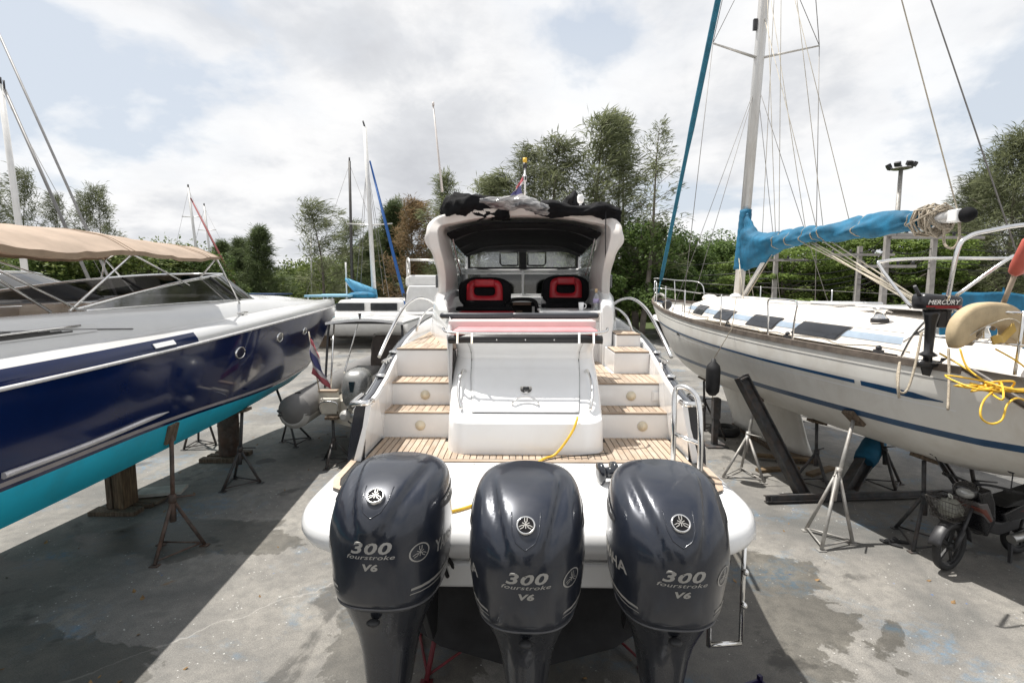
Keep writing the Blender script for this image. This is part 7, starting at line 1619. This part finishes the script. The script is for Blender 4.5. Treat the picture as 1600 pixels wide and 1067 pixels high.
tree('sparse', 'sparse casuarina leaning left of the catamaran mast', 505, 322, 38, G2, 1.35, 0); tree('dark', 'dark casuarina just right of the catamaran mast', 612, 325, 40, G2, 1.1); tree('brown', 'browning casuarina left of the hardtop arch', 645, 322, 37, G2, 1.25, .3)
tree('dense', 'green casuarina between the catamaran mast and the browning one', 627, 318, 42, G2, 1.1, 3.9); tree('sparse', 'thin green casuarina behind the dark brown mast', 548, 352, 42, G2, 1.2, 2.0); tree('dark', 'low dark casuarina behind the blue furled jib', 585, 365, 43, G2, 1.4, 1.0)
G3 = 'trees beyond the navy yacht'
tree('dark', 'dark pointed casuarina right of the tan bimini', 404, 360, 44, G3, 1.25, .7); tree('dark', 'dark casuarina left of the pointed one', 378, 378, 46, G3, 1.3, 2.1); tree('dark', 'dark small casuarina just right of the bimini front', 348, 382, 48, G3, 1.3, 4.0)
for u, v, k, lab in ((152, 298, 'sparse', 'thin casuarina above the middle of the tan bimini'), (128, 310, 'sparse', 'thin casuarina left of its neighbour above the bimini'), (78, 312, 'sparse', 'thin casuarina above the left part of the bimini'), (22, 275, 'sparse', 'tall thin casuarina beside the thick white mast'), (-30, 260, 'dense', 'casuarina at the left edge behind the white mast')): tree(k, lab, u, v, 44, G3, .72, RND.uniform(0, 6))
for i, (u, v, lab) in enumerate(((60, 395, 'green bush behind the black windscreen at the far left'), (120, 392, 'green bush behind the black windscreen under the bimini bow'), (190, 400, 'green bush under the middle of the bimini'), (250, 395, 'green bush behind the navy yacht windscreen'), (300, 398, 'green bush under the front corner of the bimini'))): tree('scrub' if i % 2 else 'round', lab, u, v, 36 + i, G3, 1.5, i)
G4 = 'round dark trees between forestay and mast'
tree('round', 'round dark tree right of the blue furled genoa', 1082, 368, 42, G4, 1.2, .4); tree('round', 'dark tree just left of the sailing yacht mast', 1130, 384, 40, G4, 1.4, 2); tree('round', 'dark tree behind the foot of the furled genoa', 1035, 370, 36, G4, 1.2, 1.0); tree('round', 'dark tree right of the white cruiser hardtop', 998, 352, 32, G4, 1.2, 3.0); tree('round', 'dark tree behind the pulpit of the sailing yacht', 1062, 392, 38, G4, 1.3, 4.0)
G5 = 'bright green almond trees behind the utility poles'
for i, (u, v, lab) in enumerate(((1225, 392, 'bright green layered tree right of the mast'), (1290, 375, 'bright green layered tree under the middle of the boom'), (1350, 368, 'bright green layered tree beside the middle utility pole'), (1405, 372, 'bright green layered tree between the two right utility poles'), (1180, 410, 'bright green layered tree behind the vang strut'), (1445, 392, 'bright green layered tree below the boom end'))): tree('almond', lab, u, v, 29 + (i % 3) * 2, G5, 1.15, i * 1.1)
G6 = 'big casuarinas at the right edge'
tree('big', 'big feathery casuarina at the right edge of the picture', 1600, 222, 30, G6, 1.25, .4); tree('big', 'feathery casuarina left of the big one at the right edge', 1535, 290, 34, G6, 1.1, 2.4); tree('big', 'lower casuarina behind the boom end', 1482, 345, 38, G6, 1.2, 4.0); tree('big', 'casuarina outside the arch rails at the far right', 1660, 260, 33, G6, 1.2, 5.0)
for o in KIND.values():
    if 'label' not in o: bpy.data.objects.remove(o)
# the scrub belt that closes the yard: a leafy bank too dense to count
g = np.random.default_rng(77); n = 300000
ang = g.uniform(-1.12, 1.12, n); Rr = g.uniform(47, 60, n); x = np.tan(ang) * 50; y = Rr + 0 * x
hh = 6.0 + 1.3 * np.sin(x * .31) + .7 * np.sin(x * .83 + 1) + .5 * np.sin(x * 1.9 + 2); hh = hh * np.clip((y - 45) / 6, .35, 1.0)
z = hh * g.uniform(.0, 1.0, n) ** .6; c = np.stack([x, y, z], 1) + g.normal(0, .35, (n, 3)); nr = g.normal(0, .6, (n, 3)) + np.array([0, -.5, .6]); nr /= np.linalg.norm(nr, axis=1, keepdims=True); a = np.cross(nr, g.normal(0, 1, (n, 3))); a /= np.linalg.norm(a, axis=1, keepdims=True); b = np.cross(nr, a); s = g.uniform(.09, .24, (n, 1))
o = link('undergrowth', tri_mesh('undergrowth', np.stack([c - a * s, c + b * s * .5, c + a * s, c - b * s * .5], 1), None, midbroad)); kind(tag(o, 'dense belt of green scrub and undergrowth closing off the yard', 'undergrowth'), 'stuff')
MB().grid(lambda q, w: V((lerp(-110, 110, q), 54 + 9 * w, (4.2 + .8 * sin(q * 70) + .5 * sin(q * 151)) * sin(pi * w) ** .5 if 0 < w < 1 else 0)), 160, 8).build('terrain_bank', M('shaded_scrub_ground', (.03, .045, .015), .9, var=.4, vs=1.5)); kind(bpy.data.objects['terrain_bank'], 'structure')
